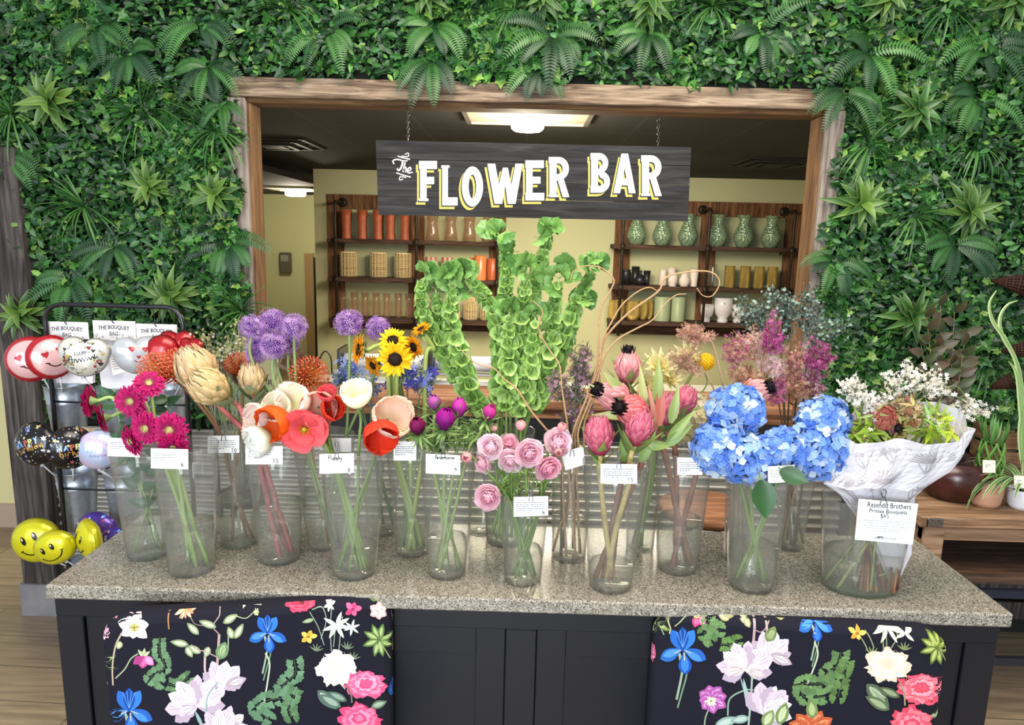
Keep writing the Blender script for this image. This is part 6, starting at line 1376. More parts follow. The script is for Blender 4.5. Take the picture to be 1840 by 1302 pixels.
sunflower(757, 592, 20, -50, 55, 'sunflower on a bent neck below the bells of Ireland', .02, 5, 'e59a10', 'f2b420', head_at(765, 640, 'sun', .02))
# --- poppies
def crinkle(s, W, seed, bend): 
    tv, tf = blade(s, W, 9, 9, 'round', bend, .3, .075, seed); return tv, tf
def poppy(px, py, r, yaw, pitch, openq, cb, ct, label, key='pop', dy=0, foot=0, centre=True, mid=None):
    c = head_at(px, py, key, dy); d = face_dir(yaw, pitch); R = frame(d); s = r*(1.2 if openq < .8 else .95)*dpt(c)/F; t = thing('poppy', label, 'flower', c, 'poppies'); mb = MB()
    el = math.radians(78-58*openq); b0 = c-d*s*(.75-.65*openq)
    if openq < .8:
        def bowl(q): return s*(.10+(.78+.45*openq)*math.sin(PI/2*min(1, q*1.3))**.85*(1-.12*q)), s*(-.72+(1.5-.4*openq)*q**1.25)
        prof_flower(mb, c, R, bowl, [(3, 0, 1.0, int(px)*.7, .10*s), (3, 0, .97, int(px)*.7+1.05, .02*s), (2, 0, .8, .4, -.08*s)], (hx(cb), hx(ct), hx(ct)), [s*1.05, s*1.05, s*.9], seed=int(px), rnd=.028*s, k=.6)
        b0 = c-d*s*.7
    else:
     for k, (n, e, q) in enumerate(((3, el-.16, 1.1), (3, el+.02, 1.02), (2, el+.2, .8))):
        petring(mb, b0, R, n, crinkle(s*1.35*q, s*.95*q, k+int(px), .95-.5*openq if openq < .8 else -.1), e, s*.04, .001*k, hx(cb), hx(ct), k*.6, jit=.12, k=.7)
    mb.build('petals', M_petal, t)
    if centre:
        mb = MB(); mb.ell(b0+d*s*.28, (s*.16, s*.16, s*.16), 12, 8, hx('c9c24a'), R=R)
        for ri in (.16, .24, .3): petring(mb, b0, R, 18, blade(s*.2, s*.045, 3, 3, 'oval', .2), 1.1, s*ri, s*.22, hx('d9a51c'), hx('f5c93a'), jit=.15)
        mb.build('stamens', M_petal, t)
    stem(t, b0, d, key, .0034, '7f9a55', foot, mid)
for a in [(464, 750, 22, -35, 10, .3, 'f6f3d9', 'fde6de', 'blush white poppy at the outer side of the bunch'), (497, 757, 28, -28, -8, .25, 'c9480e', 'f0641a', 'bright orange poppy with crinkled petals'), (467, 790, 25, -45, -18, .25, 'd8e08a', 'f8f8f4', 'pure white poppy hanging over the 15 card'),
          (530, 722, 27, -20, 28, .35, 'f4f2b0', 'fff2ea', 'pale cream poppy at the top of the bunch'), (499, 733, 22, -10, 30, .4, 'f6f2b8', 'fffaea', 'creamy poppy behind the bright orange one'), (572, 734, 27, 15, 8, .35, 'fbd6c0', 'fcbdb0', 'salmon pink poppy beside the red ones'),
          (547, 770, 30, 12, -2, .95, 'ee4a50', 'f0686e', 'coral pink poppy wide open with a yellow centre'), (596, 734, 19, 40, 20, .2, 'c93420', 'e8482c', 'red poppy half hidden behind the salmon pink one'), (588, 708, 14, 10, 50, .3, 'cf4a52', 'e8646a', 'small rose-red poppy at the back'),
          (641, 712, 25, 0, 62, .12, 'e4ec9c', 'fffef6', 'white cup-shaped poppy standing upright on its own'), (683, 778, 28, 20, -25, .15, 'd92a18', 'f0482a', 'red-orange poppy nodding towards the sunflower card'), (704, 750, 31, 30, 25, .35, 'fbeac4', 'ffe2d0', 'large peach poppy touching the sunflower stems')]:
    poppy(*a, dy=-.03 if a[0] in (547, 497, 467, 683) else 0.0, foot=fr.uniform(0, 6), centre=a[5] > .4)
# --- anemones
def anemone(px, py, r, d, cb, ct, label, foot, dy=0, ruff=.05):
    c = head_at(px, py, 'ane', dy); d = norm(d); R = frame(d); s = r*dpt(c)/F; t = thing('anemone', label, 'flower', c, 'magenta anemones'); mb = MB(); pf = goblet(s*1.05, .85, .35)
    prof_flower(mb, c, R, pf, [(4, 0, 1.0, 0, .04*s), (4, 0, .98, .78, .09*s), (3, 0, .9, .3, .13*s)], (hx(cb), hx(ct), hx(ct)), [s*.62, s*.62, s*.6], seed=int(px)); mb.build('petals', M_petal, t)
    mb = MB(); 
    for k in range(44):
        a = k*2.4; o = R @ norm([math.cos(a), math.sin(a), .5*fr.normal()-.1]); tv, tf = blade(ruff*fr.uniform(.5, 1.1), .0034, 5, 3, 'lance', .3); x = norm(o); z = norm(d-x*(d@x)); mb.add(tv, tf, mixc(hx('5f8046'), hx('9ab56e'), fr.rand()), 0, np.stack([x, np.cross(z, x), z], 1), c-d*s*1.15)
    mb.build('leaf_ruff', M_leaf, t); stem(t, c-d*s*.85, d, 'ane', .0038, '93ab62', foot)
anemone(750, 766, 16, (-.1, -.5, 1), '4a0a35', '8a1258', 'dark wine anemone just opening, beside the sunflower vase', 0, -.02); anemone(800, 754, 19, (.15, -.2, 1), '6f0f6a', 'b5189a', 'vivid magenta closed anemone in the centre', 2, -.03)
anemone(780, 724, 13, (0, 0, 1), '8a3a80', 'bf5fae', 'small violet anemone bud at the back', 3, .02); anemone(824, 734, 16, (.1, .1, 1), '9a1f86', 'cf3fae', 'round magenta anemone behind the central one', 4, .02); anemone(878, 742, 14, (.4, -.1, 1), '9a1a72', 'd0409a', 'magenta anemone leaning towards the ranunculus', 5, .0)
for i, (x, y, rx, ry, l) in enumerate([(790, 790, 34, 18, 'feathery anemone leaves over the Anemone card'), (850, 778, 40, 26, 'feathery anemone leaves between the anemones and the ranunculus')]):
    t = thing('anemone_foliage', l, 'plant', head_at(x, y, 'ane')); mb = MB()
    for k in range(240):
        p = head_at(x+fr.normal()*rx*.5, y+fr.normal()*ry*.5, 'ane', .02+fr.normal()*.015); tv, tf = blade(.024, .0024, 4, 3, 'lance', .3); mb.add(tv, tf, mixc(hx('4f7038'), hx('8faa60'), fr.rand()), 0, frame(norm([fr.normal(), -.8, fr.normal()])) @ rotz(fr.rand()*6), p)
    mb.build('foliage', M_leaf, t)['kind'] = 'stuff'; stem(t, head_at(x, y+8, 'ane', .02), np.array([0, 0, 1.]), 'ane', .0022, '7f9a55', i*3, L_=.02)
# --- ranunculus
def ranunc(px, py, r, yaw, pitch, label, foot=0, dy=0, tone=0.0, mid=None):
    c = head_at(px, py, 'ran', dy); d = face_dir(yaw, pitch); R = frame(d); s = r*dpt(c)/F; t = thing('ranunculus', label, 'flower', c, 'pink ranunculus'); mb = MB()
    lite, deep = mixc(hx('fff2f6'), hx('fccadb'), tone), mixc(hx('fdc6d8'), hx('f79dbd'), tone)
    if r < 12: prof_flower(mb, c, R, goblet(s, .95, .2), [(5, 0, 1, 0, .05*s), (5, 0, .95, .6, .1*s)], (deep, hx('eeaaa0'), lite), [s*.6]*2, seed=int(px))
    else:
        for k in range(9):
            q = 1-k/9; petring(mb, c-d*s*.42, R, 6 if k > 2 else 7, blade(s*(.62+.5*q), s*(.2+.42*q), 7, 5, 'round', 1.0+.35*(1-q), .25, .05, k), .16+1.12*(1-q)**.9, s*.04+s*.08*q, s*.04*k, mixc(lite, deep, .5+.5*(1-q)), mixc(lite, deep, (1-q)*.8), k*.9, jit=.1, cj=.04)
        mb.ell(c+d*s*.05, (s*.12, s*.12, s*.2), 8, 6, deep, R=R)
    mb.build('petals', M_petal, t); stem(t, c-d*s*.5, d, 'ran', .003, '6f8f42', foot, mid, L_=.03)
for i, a in enumerate([(882, 802, 26, -20, 12, 'pale pink ranunculus, upper one on the anemone side'), (868, 830, 20, -45, -5, 'soft pink ranunculus half hidden below the upper one'), (918, 826, 25, -10, -8, 'pale pink ranunculus low in the middle, seen from the side'), (951, 814, 28, 10, 8, 'largest pink ranunculus, open to the shop in the middle'),
    (985, 840, 26, 20, -5, 'rose pink ranunculus below the outer pair'), (878, 892, 28, -12, 5, 'pink ranunculus hanging alone beside its short vase'), (915, 795, 18, 0, 35, 'pink ranunculus peeking out behind the largest'), (1003, 794, 28, 25, 28, 'double pink ranunculus at the top near the waxflower card'),
    (839, 821, 10, -10, 10, 'small coral ranunculus bud beside the Anemone card'), (887, 768, 8, 0, 60, 'tiny peach ranunculus bud above the upper flower'), (936, 764, 10, 0, 70, 'pink ranunculus bud standing highest'), (1010, 767, 9, 10, 60, 'pink ranunculus bud above the outer double flower'), (1003, 812, 8, 10, 0, 'tan ranunculus bud on the outer double flower')]):
    ranunc(*a, foot=i, dy=(-.04 if i in (3, 5, 4, 8) else (.03 if i in (6, 7, 9, 10, 11) else 0)), tone=[0, .5, .1, .35, .8, .3, .6, .2, .9, .8, .5, .5, .9][i])
# fine ranunculus foliage
t = thing('fern_leaf_sprig', 'feathery green ranunculus foliage at the mouth of the short vase', 'plant', head_at(940, 870, 'ran')); mb = MB()
for k in range(260):
    p = head_at(fr.uniform(900, 1000), fr.uniform(835, 885), 'ran', fr.normal()*.02); tv, tf = blade(.022, .002, 3, 3, 'lance'); R = frame(norm([fr.normal(), -.6, fr.normal()])) @ rotz(fr.rand()*6); mb.add(tv, tf, mixc(hx('4c6b30'), hx('86a552'), fr.rand()), 0, R, p)
mb.build('foliage', M_leaf, t)['kind'] = 'stuff'
# ---------------------------------------------------------------- bells of Ireland
def pxpath(pts, key, dy=0.0): return [WY(x, y, VS[key]['c'][1]+(dy if np.isscalar(dy) else dy[i])) for i, (x, y) in enumerate(pts)]
def footpath(P, key, foot, spread=.5):
    v = VS[key]; c = v['c']; dx = P[-1][:2]-c[:2]; q = np.linalg.norm(dx)+1e-6; o = dx/q*min(q, v['rt']*.6)
    n = np.array([c[0]+o[0], c[1]+o[1]*v['o'], c[2]+v['h']*.96]); f = c+np.array([math.cos(foot)*v['rb']*spread-o[0]*.4, (math.sin(foot)*v['rb']*spread)*v['o'], .012]); return P+[n, n*.5+f*.5, f]
BT = []
def bell_tpl():
    n = 8; a = np.arange(n)*2*PI/n; V = []
    for r_, z_, w_ in ((.12, 0, 0), (.45, .35, .0), (.8, .72, .06), (1.0, .85, .12)): rr = r_*(1+w_*np.cos(5*a)); V.append(np.stack([rr*np.cos(a), rr*np.sin(a), np.full(n, z_)], 1))
    return np.concatenate(V), gridf(4, n, True)
BTV, BTF = bell_tpl()
def lobe_tpl():     # rounded, toothed and pleated leaf
    a = np.linspace(-2.7, 2.7, 23); V = [(0, 0, 0)]; K = [.75]; m = len(a)
    for q in (.55, 1.0):
        for i, x in enumerate(a): r_ = .021*q*(1+.13*math.cos(x*3.5)+.06*(i % 2))*(1 if q < 1 else 1.05); V.append((.014+r_*math.cos(x), r_*math.sin(x)*1.05, (.0035*(i % 2)+.004*math.cos(x*3.5))*q-.10*r_)); K.append(.8 if i % 2 else 1.12)
    return np.array(V), [(0, 1+i, 2+i) for i in range(m-1)]+[(1+i, 1+m+i, 2+m+i, 2+i) for i in range(m-1)], np.array(K)
LOBE = lobe_tpl()
def bells(pts, label, foot, dy=0.0, size=.0165, tipleaves=4, side=()):
    P = pxpath(pts, 'bel', dy); t = thing('bells_of_ireland', label, 'flower', P[0], 'bells of Ireland stalks'); full = footpath(P, 'bel', foot); C_ = catmull(full, 6)
    mb = MB(); K = np.array([mixc(hx('a9c67c'), hx('8fb45e'), i/len(C_)) for i in range(len(C_))]); mb.tube(C_, np.linspace(.0022, .0042, len(C_)), 8, K); mb.build('stem', M_stem, t)
    S_ = catmull(P, 30); seg = np.r_[0, np.cumsum(np.linalg.norm(np.diff(S_, axis=0), axis=1))]; L_ = seg[-1]; mb = MB(); Rs, Ts, Cs = [], [], []; s = .02
    while s < L_*.97:
        i = min(np.searchsorted(seg, s), len(S_)-2); p = S_[i]; ax = norm(S_[max(i-1, 0)]-S_[i+1]); f = s/L_; sz = size*(.5+.75*min(1, f*2.2)); ph = fr.rand()*6
        for k in range(6):
            a = ph+k*PI/3; R0 = frame(ax); o = R0 @ np.array([math.cos(a), math.sin(a), 0]); d = norm(o+ax*(.35+fr.normal()*.2)); Rs.append(frame(d) @ rotz(fr.rand()*6)*sz*fr.uniform(.85, 1.15)); Ts.append(p+o*.003+ax*fr.normal()*.003)
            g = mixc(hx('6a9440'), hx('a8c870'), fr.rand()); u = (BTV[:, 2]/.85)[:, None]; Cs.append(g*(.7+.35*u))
        s += sz*1.62
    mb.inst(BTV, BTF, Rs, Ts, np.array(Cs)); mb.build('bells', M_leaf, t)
    top = P[0]; lv_ = [(top, norm([fr.normal()*.8, -.5, .55+.4*fr.rand()])) for _ in range(tipleaves)]+[(WY(x, y, P[0][1]), norm([fr.normal(), -.6, fr.normal()*.4])) for x, y in side]
    for p, d in lv_:
        tv, tf = blade(.036, .02, 7, 7, 'round', -.3, .3, .22, int(fr.rand()*99)); z = norm(np.array([0, -1, .5])-d*(np.array([0, -1, .5])@d)); mb = MB()
        mb.tube([p-d*.004, p+d*.014], .001, 4, hx('8fb45e')); tv, tf, tk = LOBE; g = mixc(hx('4f7d3a'), hx('8ab45c'), fr.rand()); mb.add(tv, tf, g*tk[:, None], 0, np.stack([d, np.cross(z, d), z], 1) @ rotx(fr.normal()*.4)*fr.uniform(.8, 1.2), p+d*.012); mb.build('leaf', M_leaf, t)
for i, (pts, l, dy, sd) in enumerate([([(764, 497), (757, 516), (757, 540), (762, 570), (780, 603), (801, 639), (823, 675), (862, 735)], 'bells of Ireland stalk bending out furthest towards the sunflowers', 0, ((760, 482), (778, 488))),
    ([(806, 500), (812, 518), (811, 545), (808, 574), (816, 603), (827, 639), (843, 697), (868, 740)], 'bells of Ireland stalk hanging second from the sunflowers', -.02, ((800, 486), (815, 510))), ([(833, 494), (856, 514), (877, 542), (894, 578), (900, 614), (899, 664), (896, 725)], 'bells of Ireland stalk whose tip arches over to the wicker bottles', 0, ((826, 484), (842, 500), (850, 520))),
    ([(783, 520), (786, 545), (790, 575), (802, 610), (818, 650), (850, 715)], 'darker bells of Ireland stalk between the two outer bent ones', .03, ()), ([(900, 425), (906, 450), (910, 498), (906, 542), (904, 592), (902, 650), (902, 725)], 'tall straight bells of Ireland stalk beside the shelf end', .02, ((890, 412), (912, 412), (925, 440), (930, 452))),
    ([(990, 418), (978, 450), (967, 498), (955, 542), (940, 592), (928, 650), (918, 730)], 'tallest bells of Ireland stalk, its tip against the cream wall', 0, ((980, 405), (1000, 405), (962, 425))), ([(944, 485), (942, 530), (935, 578), (931, 628), (928, 730)], 'bells of Ireland stalk in the thick middle of the bunch', -.03, ((940, 478), (955, 490))),
    ([(1004, 500), (1000, 530), (993, 570), (990, 614), (982, 657), (955, 730)], 'bells of Ireland stalk with dark round leaves at its tip', -.01, ((990, 490), (1010, 485), (1020, 495), (1008, 520), (1000, 470))), ([(1068, 482), (1050, 514), (1034, 545), (1022, 578), (1005, 614), (988, 657), (958, 730)], 'bells of Ireland stalk leaning out furthest towards the green vases', .0, ((1055, 465), (1075, 472), (1082, 480), (1065, 538), (1055, 520))),
    ([(1040, 548), (1022, 600), (1000, 650), (985, 690), (955, 735)], 'short bells of Ireland stalk behind the leaning one', .04, ()), ([(915, 560), (915, 620), (912, 680), (910, 740)], 'short bells of Ireland stalk low at the front of the bunch', -.045, ()), ([(962, 570), (956, 630), (948, 690), (930, 745)], 'bells of Ireland stalk low beside the waxflower', -.04, ())]):
    bells(pts, l, i, dy, side=sd)
# ---------------------------------------------------------------- blossom sprays
def star5(s, n=5, wd=.42, cup=.25):
    tv, tf = [], []
    for j in range(n):
        a = 2*PI*j/n; b0 = len(tv); tv += [(0, 0, 0), (.6*s*math.cos(a-wd), .6*s*math.sin(a-wd), cup*s*.5), (s*math.cos(a), s*math.sin(a), cup*s), (.6*s*math.cos(a+wd), .6*s*math.sin(a+wd), cup*s*.5)]; tf.append((b0, b0+1, b0+2, b0+3))
    return np.array(tv), tf
def spray(name, label, cat, grp, key, tip, wx, wy_, nb, nf, fs, cols, stemc='6b7a4a', dy=0.0, foot=0, dark=None, nleaf=0, leafc='5f7446', leafs=(.014, .002), shape='star', base=None, wob=.25, mat=None, r0=.0022, pname='blossoms', wide=.42):
    """tip (px) = middle of the blossoming cloud, wx / wy_ its half sizes in px"""
    v = VS[key]; Yt = v['c'][1]+dy; m = WY(*tip, Yt); sx = wx*Yt/F; sz = wy_*Yt/F; t = thing(name, label, cat, m, grp)
    low = WY(*(base or (tip[0]*.6+.4*(v['c'][0]*F/Yt+CX), tip[1]+wy_*1.25)), Yt*.6+.4*v['c'][1]); full = catmull(footpath([m+[0, 0, -.1*sz], low], key, foot, .7), 6)
    mb = MB(); mb.tube(full, np.linspace(r0*.7, r0*1.5, len(full)), 6, hx(stemc)); Rs, Ts, Cs, LR, LT, LC = [], [], [], [], [], []
    tv, tf = star5(1, wd=wide) if shape == 'star' else (np.array([(0, 0, 0), (.5, .42, .12), (1, 0, 0), (.5, -.42, .12), (.5, 0, -.05)]), [(0, 4, 1), (4, 2, 1), (0, 3, 4), (4, 3, 2)])
    for b_ in range(nb):
        q = fr.normal(size=3)*[.5, .5, .5]; q = q/max(1, np.linalg.norm(q)/.98); e = m+np.array([q[0]*sx, q[1]*min(sx, .05), q[2]*sz]); w9 = .75-.5*fr.rand(); s0 = low*w9+m*(1-w9)
        mid = (s0+e)/2+fr.normal(size=3)*.012*wob*4; B = catmull([s0, mid, e], 5); mb.tube(B, np.linspace(r0*.5, r0*.25, len(B)), 4, hx(stemc)*fr.uniform(.8, 1.2))
        for k in range(nf):
            i = int(fr.uniform(.3, 1)*(len(B)-1)); p = B[i]+fr.normal(size=3)*fs*.9; d = norm(fr.normal(size=3)+[0, -.7, .3]); z = fr.uniform(.7, 1.3)*fs
            Rs.append(frame(d) @ rotz(fr.rand()*6)*z); Ts.append(p); Cs.append(hx(cols[fr.randint(len(cols))])*fr.uniform(.85, 1.1))
        for k in range(nleaf):
            i = int(fr.uniform(0, 1)*(len(B)-1)); d = norm(fr.normal(size=3)+[0, -.2, .5]); LR.append(frame(norm(fr.normal(size=3)+[0, -1, .3])) @ rotz(fr.rand()*6)*1.0); LT.append(B[i]); LC.append(hx(leafc)*fr.uniform(.7, 1.3))
    mb.build('stem', M_woody, t); mb = MB(); mb.inst(tv, tf, Rs, Ts, np.array(Cs), smooth=False); mb.build(pname, mat or M_petal, t)['kind'] = 'stuff'
    if nleaf: mb = MB(); lv2, lf2 = blade(leafs[0], leafs[1], 4, 3, 'lance', -.4); mb.inst(lv2, lf2, LR, LT, np.array(LC)); mb.build('leaves', M_leaf, t)['kind'] = 'stuff'
    return t
WX = dict(name='waxflower_spray', cat='flower', grp='waxflower sprays')
for i, (tip, wx, wy_, cols, l) in enumerate([((1045, 632), 26, 30, ['8f6a72', '6f5058', 'c9a0b4'], 'waxflower spray of dark buds, the highest one'), ((1052, 665), 28, 26, ['d9a9c0', 'c07f9f', '8c5a6c', 'e9c4d4'], 'waxflower spray with pale pink stars below the dark buds'),
    ((1036, 695), 30, 26, ['e3bfd8', 'cf9fc4', 'f0d9e8'], 'waxflower spray with the most open lilac stars'), ((1005, 690), 18, 30, ['9f7484', 'c79ab0'], 'waxflower spray leaning onto the bells of Ireland'), ((1040, 735), 34, 28, ['b384a0', '7d5468', 'd4a9c4'], 'low waxflower spray above the tilted card')]):
    spray(WX['name'], l, WX['cat'], WX['grp'], 'wax', tip, wx, wy_, 14, 10, .0062, cols, '4c4a34', .02*(i % 3), i, nleaf=14, leafc='4d5f3c', leafs=(.02, .0014))
def twig(pts, label, key, foot, name='curly_willow', grp='curly willow branches', col='b08a62', r=.0019, dy=0.0, n=5):
    P = pxpath(pts, key, dy); t = thing(name, label, 'branch', P[0], grp); full = catmull(footpath(P, key, foot, .7), n); mb = MB(); mb.tube(full, np.linspace(r*.55, r*1.9, len(full)), 6, hx(col)); mb.build('branch', M_woody, t); return t
for i, (pts, l) in enumerate([([(1252, 517), (1262, 530), (1275, 533), (1285, 526), (1293, 508), (1285, 493), (1268, 487), (1240, 488), (1209, 493), (1192, 503), (1182, 524), (1132, 560), (1092, 601), (1078, 640), (1060, 700), (1035, 770)], 'willow branch curling furthest out, looping before the white pots'),
    ([(1182, 523), (1167, 516), (1149, 522), (1132, 534), (1115, 551), (1098, 580), (1082, 612), (1076, 660), (1052, 720), (1030, 775)], 'willow branch with a small arch before the black pots'), ([(1233, 528), (1215, 530), (1196, 545), (1173, 574), (1140, 592), (1111, 609), (1086, 640), (1068, 700), (1040, 770)], 'lowest willow branch reaching to the sage cylinders'),
    ([(1024, 505), (1030, 488), (1050, 478), (1075, 479), (1092, 489), (1103, 503), (1099, 518), (1080, 553), (1076, 600), (1074, 660), (1076, 690), (1050, 760)], 'willow branch looping back over the leaning bells of Ireland'), ([(830, 630), (845, 645), (862, 655), (888, 662), (905, 680), (930, 700), (952, 735), (985, 775)], 'fine willow twig reaching sideways through the bells of Ireland'),
    ([(958, 540), (975, 560), (968, 590), (985, 625), (1005, 655), (1010, 700), (1020, 770)], 'willow twig rising through the thick middle of the bells')]): twig(pts, l, 'wax', i, dy=-.01*(i % 3))
DP = ['8fa4d8', 'c3d0ea', '5468bd', '9aaede', '4a4fb0', 'b9c4e6']
for i, (tip, wx, wy_, key, l) in enumerate([((626, 655), 30, 30, 'del', 'pale blue delphinium spray below the side-facing sunflower'), ((612, 680), 20, 22, 'del', 'blue delphinium spray low beside the orange pincushion'), ((665, 690), 26, 30, 'del', 'thin delphinium spray behind the white upright poppy'), ((735, 668), 24, 30, 'sun', 'delphinium spray between the sunflower stems'), ((770, 676), 14, 32, 'sun', 'deep blue delphinium spray before the paper rolls')]):
    spray('delphinium_spray', l, 'flower', 'delphinium sprays', key, tip, wx, wy_, 9, 4, .0125, DP if i < 3 else ['4f50b4', '7d86d0', '3a3a98'], '5f7a52', .03, i, nleaf=5, leafc='64805a', leafs=(.03, .0012))
HT = ['b98574', 'cfa08c', '9a6a58', 'e0bdab']; MG = ['a02f7c', 'c0549a', '822060', 'd080b4']; LP = ['e6c9cb', 'f0dedc', 'cf9fa8']
for i, (tip, wx, wy_, cols, st, l) in enumerate([((1240, 597), 36, 18, HT, 'a98a6c', 'feathery tan grass plume reaching over the shelf edge'), ((1222, 640), 40, 26, ['b58c78', 'c9a58c'], 'a38468', 'thin tan heather spray crossing the cream flowers'), ((1318, 622), 22, 34, HT+MG[:2], 'a5805e', 'tan and mauve heather spray beside the tan plume'),
    ((1350, 612), 24, 36, HT+LP, 'a5805e', 'pale pink heather spray under the eucalyptus'), ((1391, 600), 24, 40, MG, '8c6a4a', 'magenta heather spray standing highest'), ((1335, 668), 34, 36, HT, 'a98a5e', 'thick tan heather low behind the first hydrangea'), ((1392, 650), 26, 30, LP, 'a5805e', 'nearly white heather spray in the middle'),
    ((1425, 640), 26, 38, HT+['c56a9a'], 'a5805e', 'tan heather spray beside the nearly white one'), ((1470, 632), 34, 30, MG, '7c6a4a', 'magenta heather spray on the side of the wrapped bouquet'), ((1428, 690), 38, 26, HT, 'a98a5e', 'low tan heather between the hydrangea heads'), ((1462, 680), 34, 26, MG+LP, '7c6a4a', 'mixed pink heather low above the far hydrangea'), ((1398, 690), 22, 30, ['a93f80', 'c987a8'], '8c6a4a', 'small purple heather spray behind the black-tipped protea')]):
    spray('heather_spray', l, 'flower', 'heather sprays', 'hea' if tip[0] < 1400 else 'euc', tip, wx, wy_, 26, 20, .0052, cols, st, .01*(i % 4)-.01, i, wide=.3)
for i, (tip, wx, wy_, l) in enumerate([((1340, 560), 34, 30, 'eucalyptus spray in front of the white footed bowls'), ((1378, 540), 30, 30, 'eucalyptus spray touching the gold cylinders'), ((1418, 560), 34, 36, 'thick eucalyptus spray against the wooden jamb'), ((1452, 545), 26, 40, 'eucalyptus spray in front of the grey post'), ((1385, 590), 44, 26, 'low eucalyptus spray above the heather'), ((1470, 590), 30, 26, 'eucalyptus spray reaching into the ivy'), ((1510, 580), 22, 30, 'thin eucalyptus twig furthest into the ivy')]):
    spray('eucalyptus_spray', l, 'plant', 'eucalyptus sprays', 'euc', tip, wx, wy_, 15 if i < 6 else 6, 15, .0105, ['4a5f56', '64796c', '38493f', '84978a'], '5a5040', .05, i, shape='leaf', pname='leaves', mat=M_leaf)
for i, (tip, wx, wy_, l) in enumerate([((1610, 690), 34, 36, 'white broom blossom spray above the wrapped bouquet'), ((1655, 668), 36, 34, 'white broom blossom spray before the dark leaves'), ((1690, 690), 30, 26, 'white broom blossom spray on the pot side'), ((1752, 737), 38, 9, 'white broom twig arching down over the bamboo'), ((1528, 690), 24, 30, 'fine white blossom spray beside the far hydrangea'), ((1560, 720), 24, 20, 'cream blossom spray at the paper edge')]):
    spray('broom_spray', l, 'flower', 'white broom sprays', 'res', tip, wx, wy_, 16, 10, .0058, ['f6f2ea', 'fbf8f2', 'e6dcc8'], '56603f', .03 if i < 4 else .0, i, wide=.5, base=(1700, 700) if i == 3 else None)
# ---------------------------------------------------------------- cream flowers and hydrangeas
def ragged(px, py, r, label, yaw=0, pitch=30, key='cre', dy=0, c1='dccf7a', c2='f6efc8', foot=0):
    c = head_at(px, py, key, dy); d = face_dir(yaw, pitch); R = frame(d); s = r*dpt(c)/F; t = thing('cream_flower', label, 'flower', c, 'cream pointed flowers'); mb = MB()
    for n, e, q in ((11, .35, 1), (10, .7, .9), (7, 1.1, .7)): petring(mb, c-d*s*.2, R, n, blade(s*q, s*.14, 6, 3, 'lance', .35, .2), e, s*.08, 0, hx(c1), hx(c2), e)
    mb.build('petals', M_petal, t); stem(t, c-d*s*.25, d, key, .004, '8a9a5a', foot)
ragged(1185, 655, 36, 'cream pointed flower behind the highest protea', -10, 40, dy=.04, foot=0); ragged(1234, 640, 34, 'pale cream flower with swept petals beside the yellow ball', -40, 40, dy=.05, foot=2); ragged(1160, 690, 28, 'cream flower half hidden behind the pink proteas', 0, 20, dy=.04, foot=4); ragged(1205, 680, 28, 'yellow cream flower above the cream hydrangea', 20, 30, dy=.03, foot=5)
c = head_at(1268, 650, 'cre', .04); t = thing('yellow_ball_flower', 'bright yellow round flower head beside the tan heather', 'flower', c); mb = MB(); s = 17*dpt(c)/F; mb.ell(c, (s*.85,)*3, 14, 10, hx('d9a800'))
k = np.arange(150)+.5; ph = np.arccos(1-2*k/150); th = PI*(1+5**.5)*k; D = np.stack([np.cos(th)*np.sin(ph), np.sin(th)*np.sin(ph), np.cos(ph)], 1); tv, tf = star5(.004); mb.inst(tv, tf, [frame(d) for d in D], c+D*s*.92, [mixc(hx('f2c400'), hx('ffe23a'), fr.rand()) for _ in D]); mb.build('florets', M_petal, t); stem(t, c-[0, 0, s], np.array([0, 0, 1.]), 'cre', .002, '8a9a5a', 1)
def hydrangea(px, py, rx, ry, label, key, cols, dy=0, foot=0, stemc='7f9a4c', dz=.75, n=300, fs=.0098):
    c = head_at(px, py, key, dy); q = dpt(c)/F; t = thing('hydrangea', label, 'flower', c, 'hydrangea heads' if cols is BLU else None); mb = MB(); k = np.arange(n)+.5
    ph = np.arccos(1-1.72*k/n); th = PI*(1+5**.5)*k; D = np.stack([np.cos(th)*np.sin(ph), np.sin(th)*np.sin(ph), np.cos(ph)], 1); A_ = rotx(math.radians(38)); D = D @ A_.T; ax = np.array([rx*q, ry*q*dz, ry*q])
    tv, tf = [], []
    for j in range(4):
        pv, pf = blade(1, .56, 4, 4, 'round', .25, .1); pv = pv @ rotz(j*PI/2).T; b0 = len(tv); tv += [tuple(x) for x in pv]; tf += [tuple(a+b0 for a in f_) for f_ in pf]
    Rs, Ts, Cs = [], [], []
    for i, d in enumerate(D):
        nn = norm(d/ax); p = c+d*ax*(.86+.2*fr.rand()); Rs.append(frame(norm(nn+fr.normal(size=3)*.42)) @ rotz(fr.rand()*6)*fs*fr.uniform(.8, 1.2)); Ts.append(p)
        w_ = np.clip(.5+.32*math.sin(p[0]*90+1)*math.cos(p[2]*80+px)+fr.normal()*.2, 0, 1); Cs.append(mixc(cols[0], cols[1], w_) if w_ < .6 else mixc(cols[1], cols[2], (w_-.6)*2.2))
    mb.inst(tv, tf, Rs, Ts, Cs); mb.inst(np.array([(.1*math.cos(a), .1*math.sin(a), .14) for a in range(6)]), [(0, 1, 2, 3, 4, 5)], Rs, Ts, np.tile(mixc(cols[1], hx('f2f0d0'), .5), (n, 1))); mb.ell(c, ax*.68, 16, 10, cols[0]*.6+hx('4a6a3a')*.25); mb.build('florets', M_petal, t)
    stem(t, c-[0, -.01, ry*q*.7], np.array([0, 0, 1.]), key, .0042, stemc, foot, L_=.02)
BLU = (hx('5b8ae0'), hx('9dc0f2'), hx('eef2e6'))
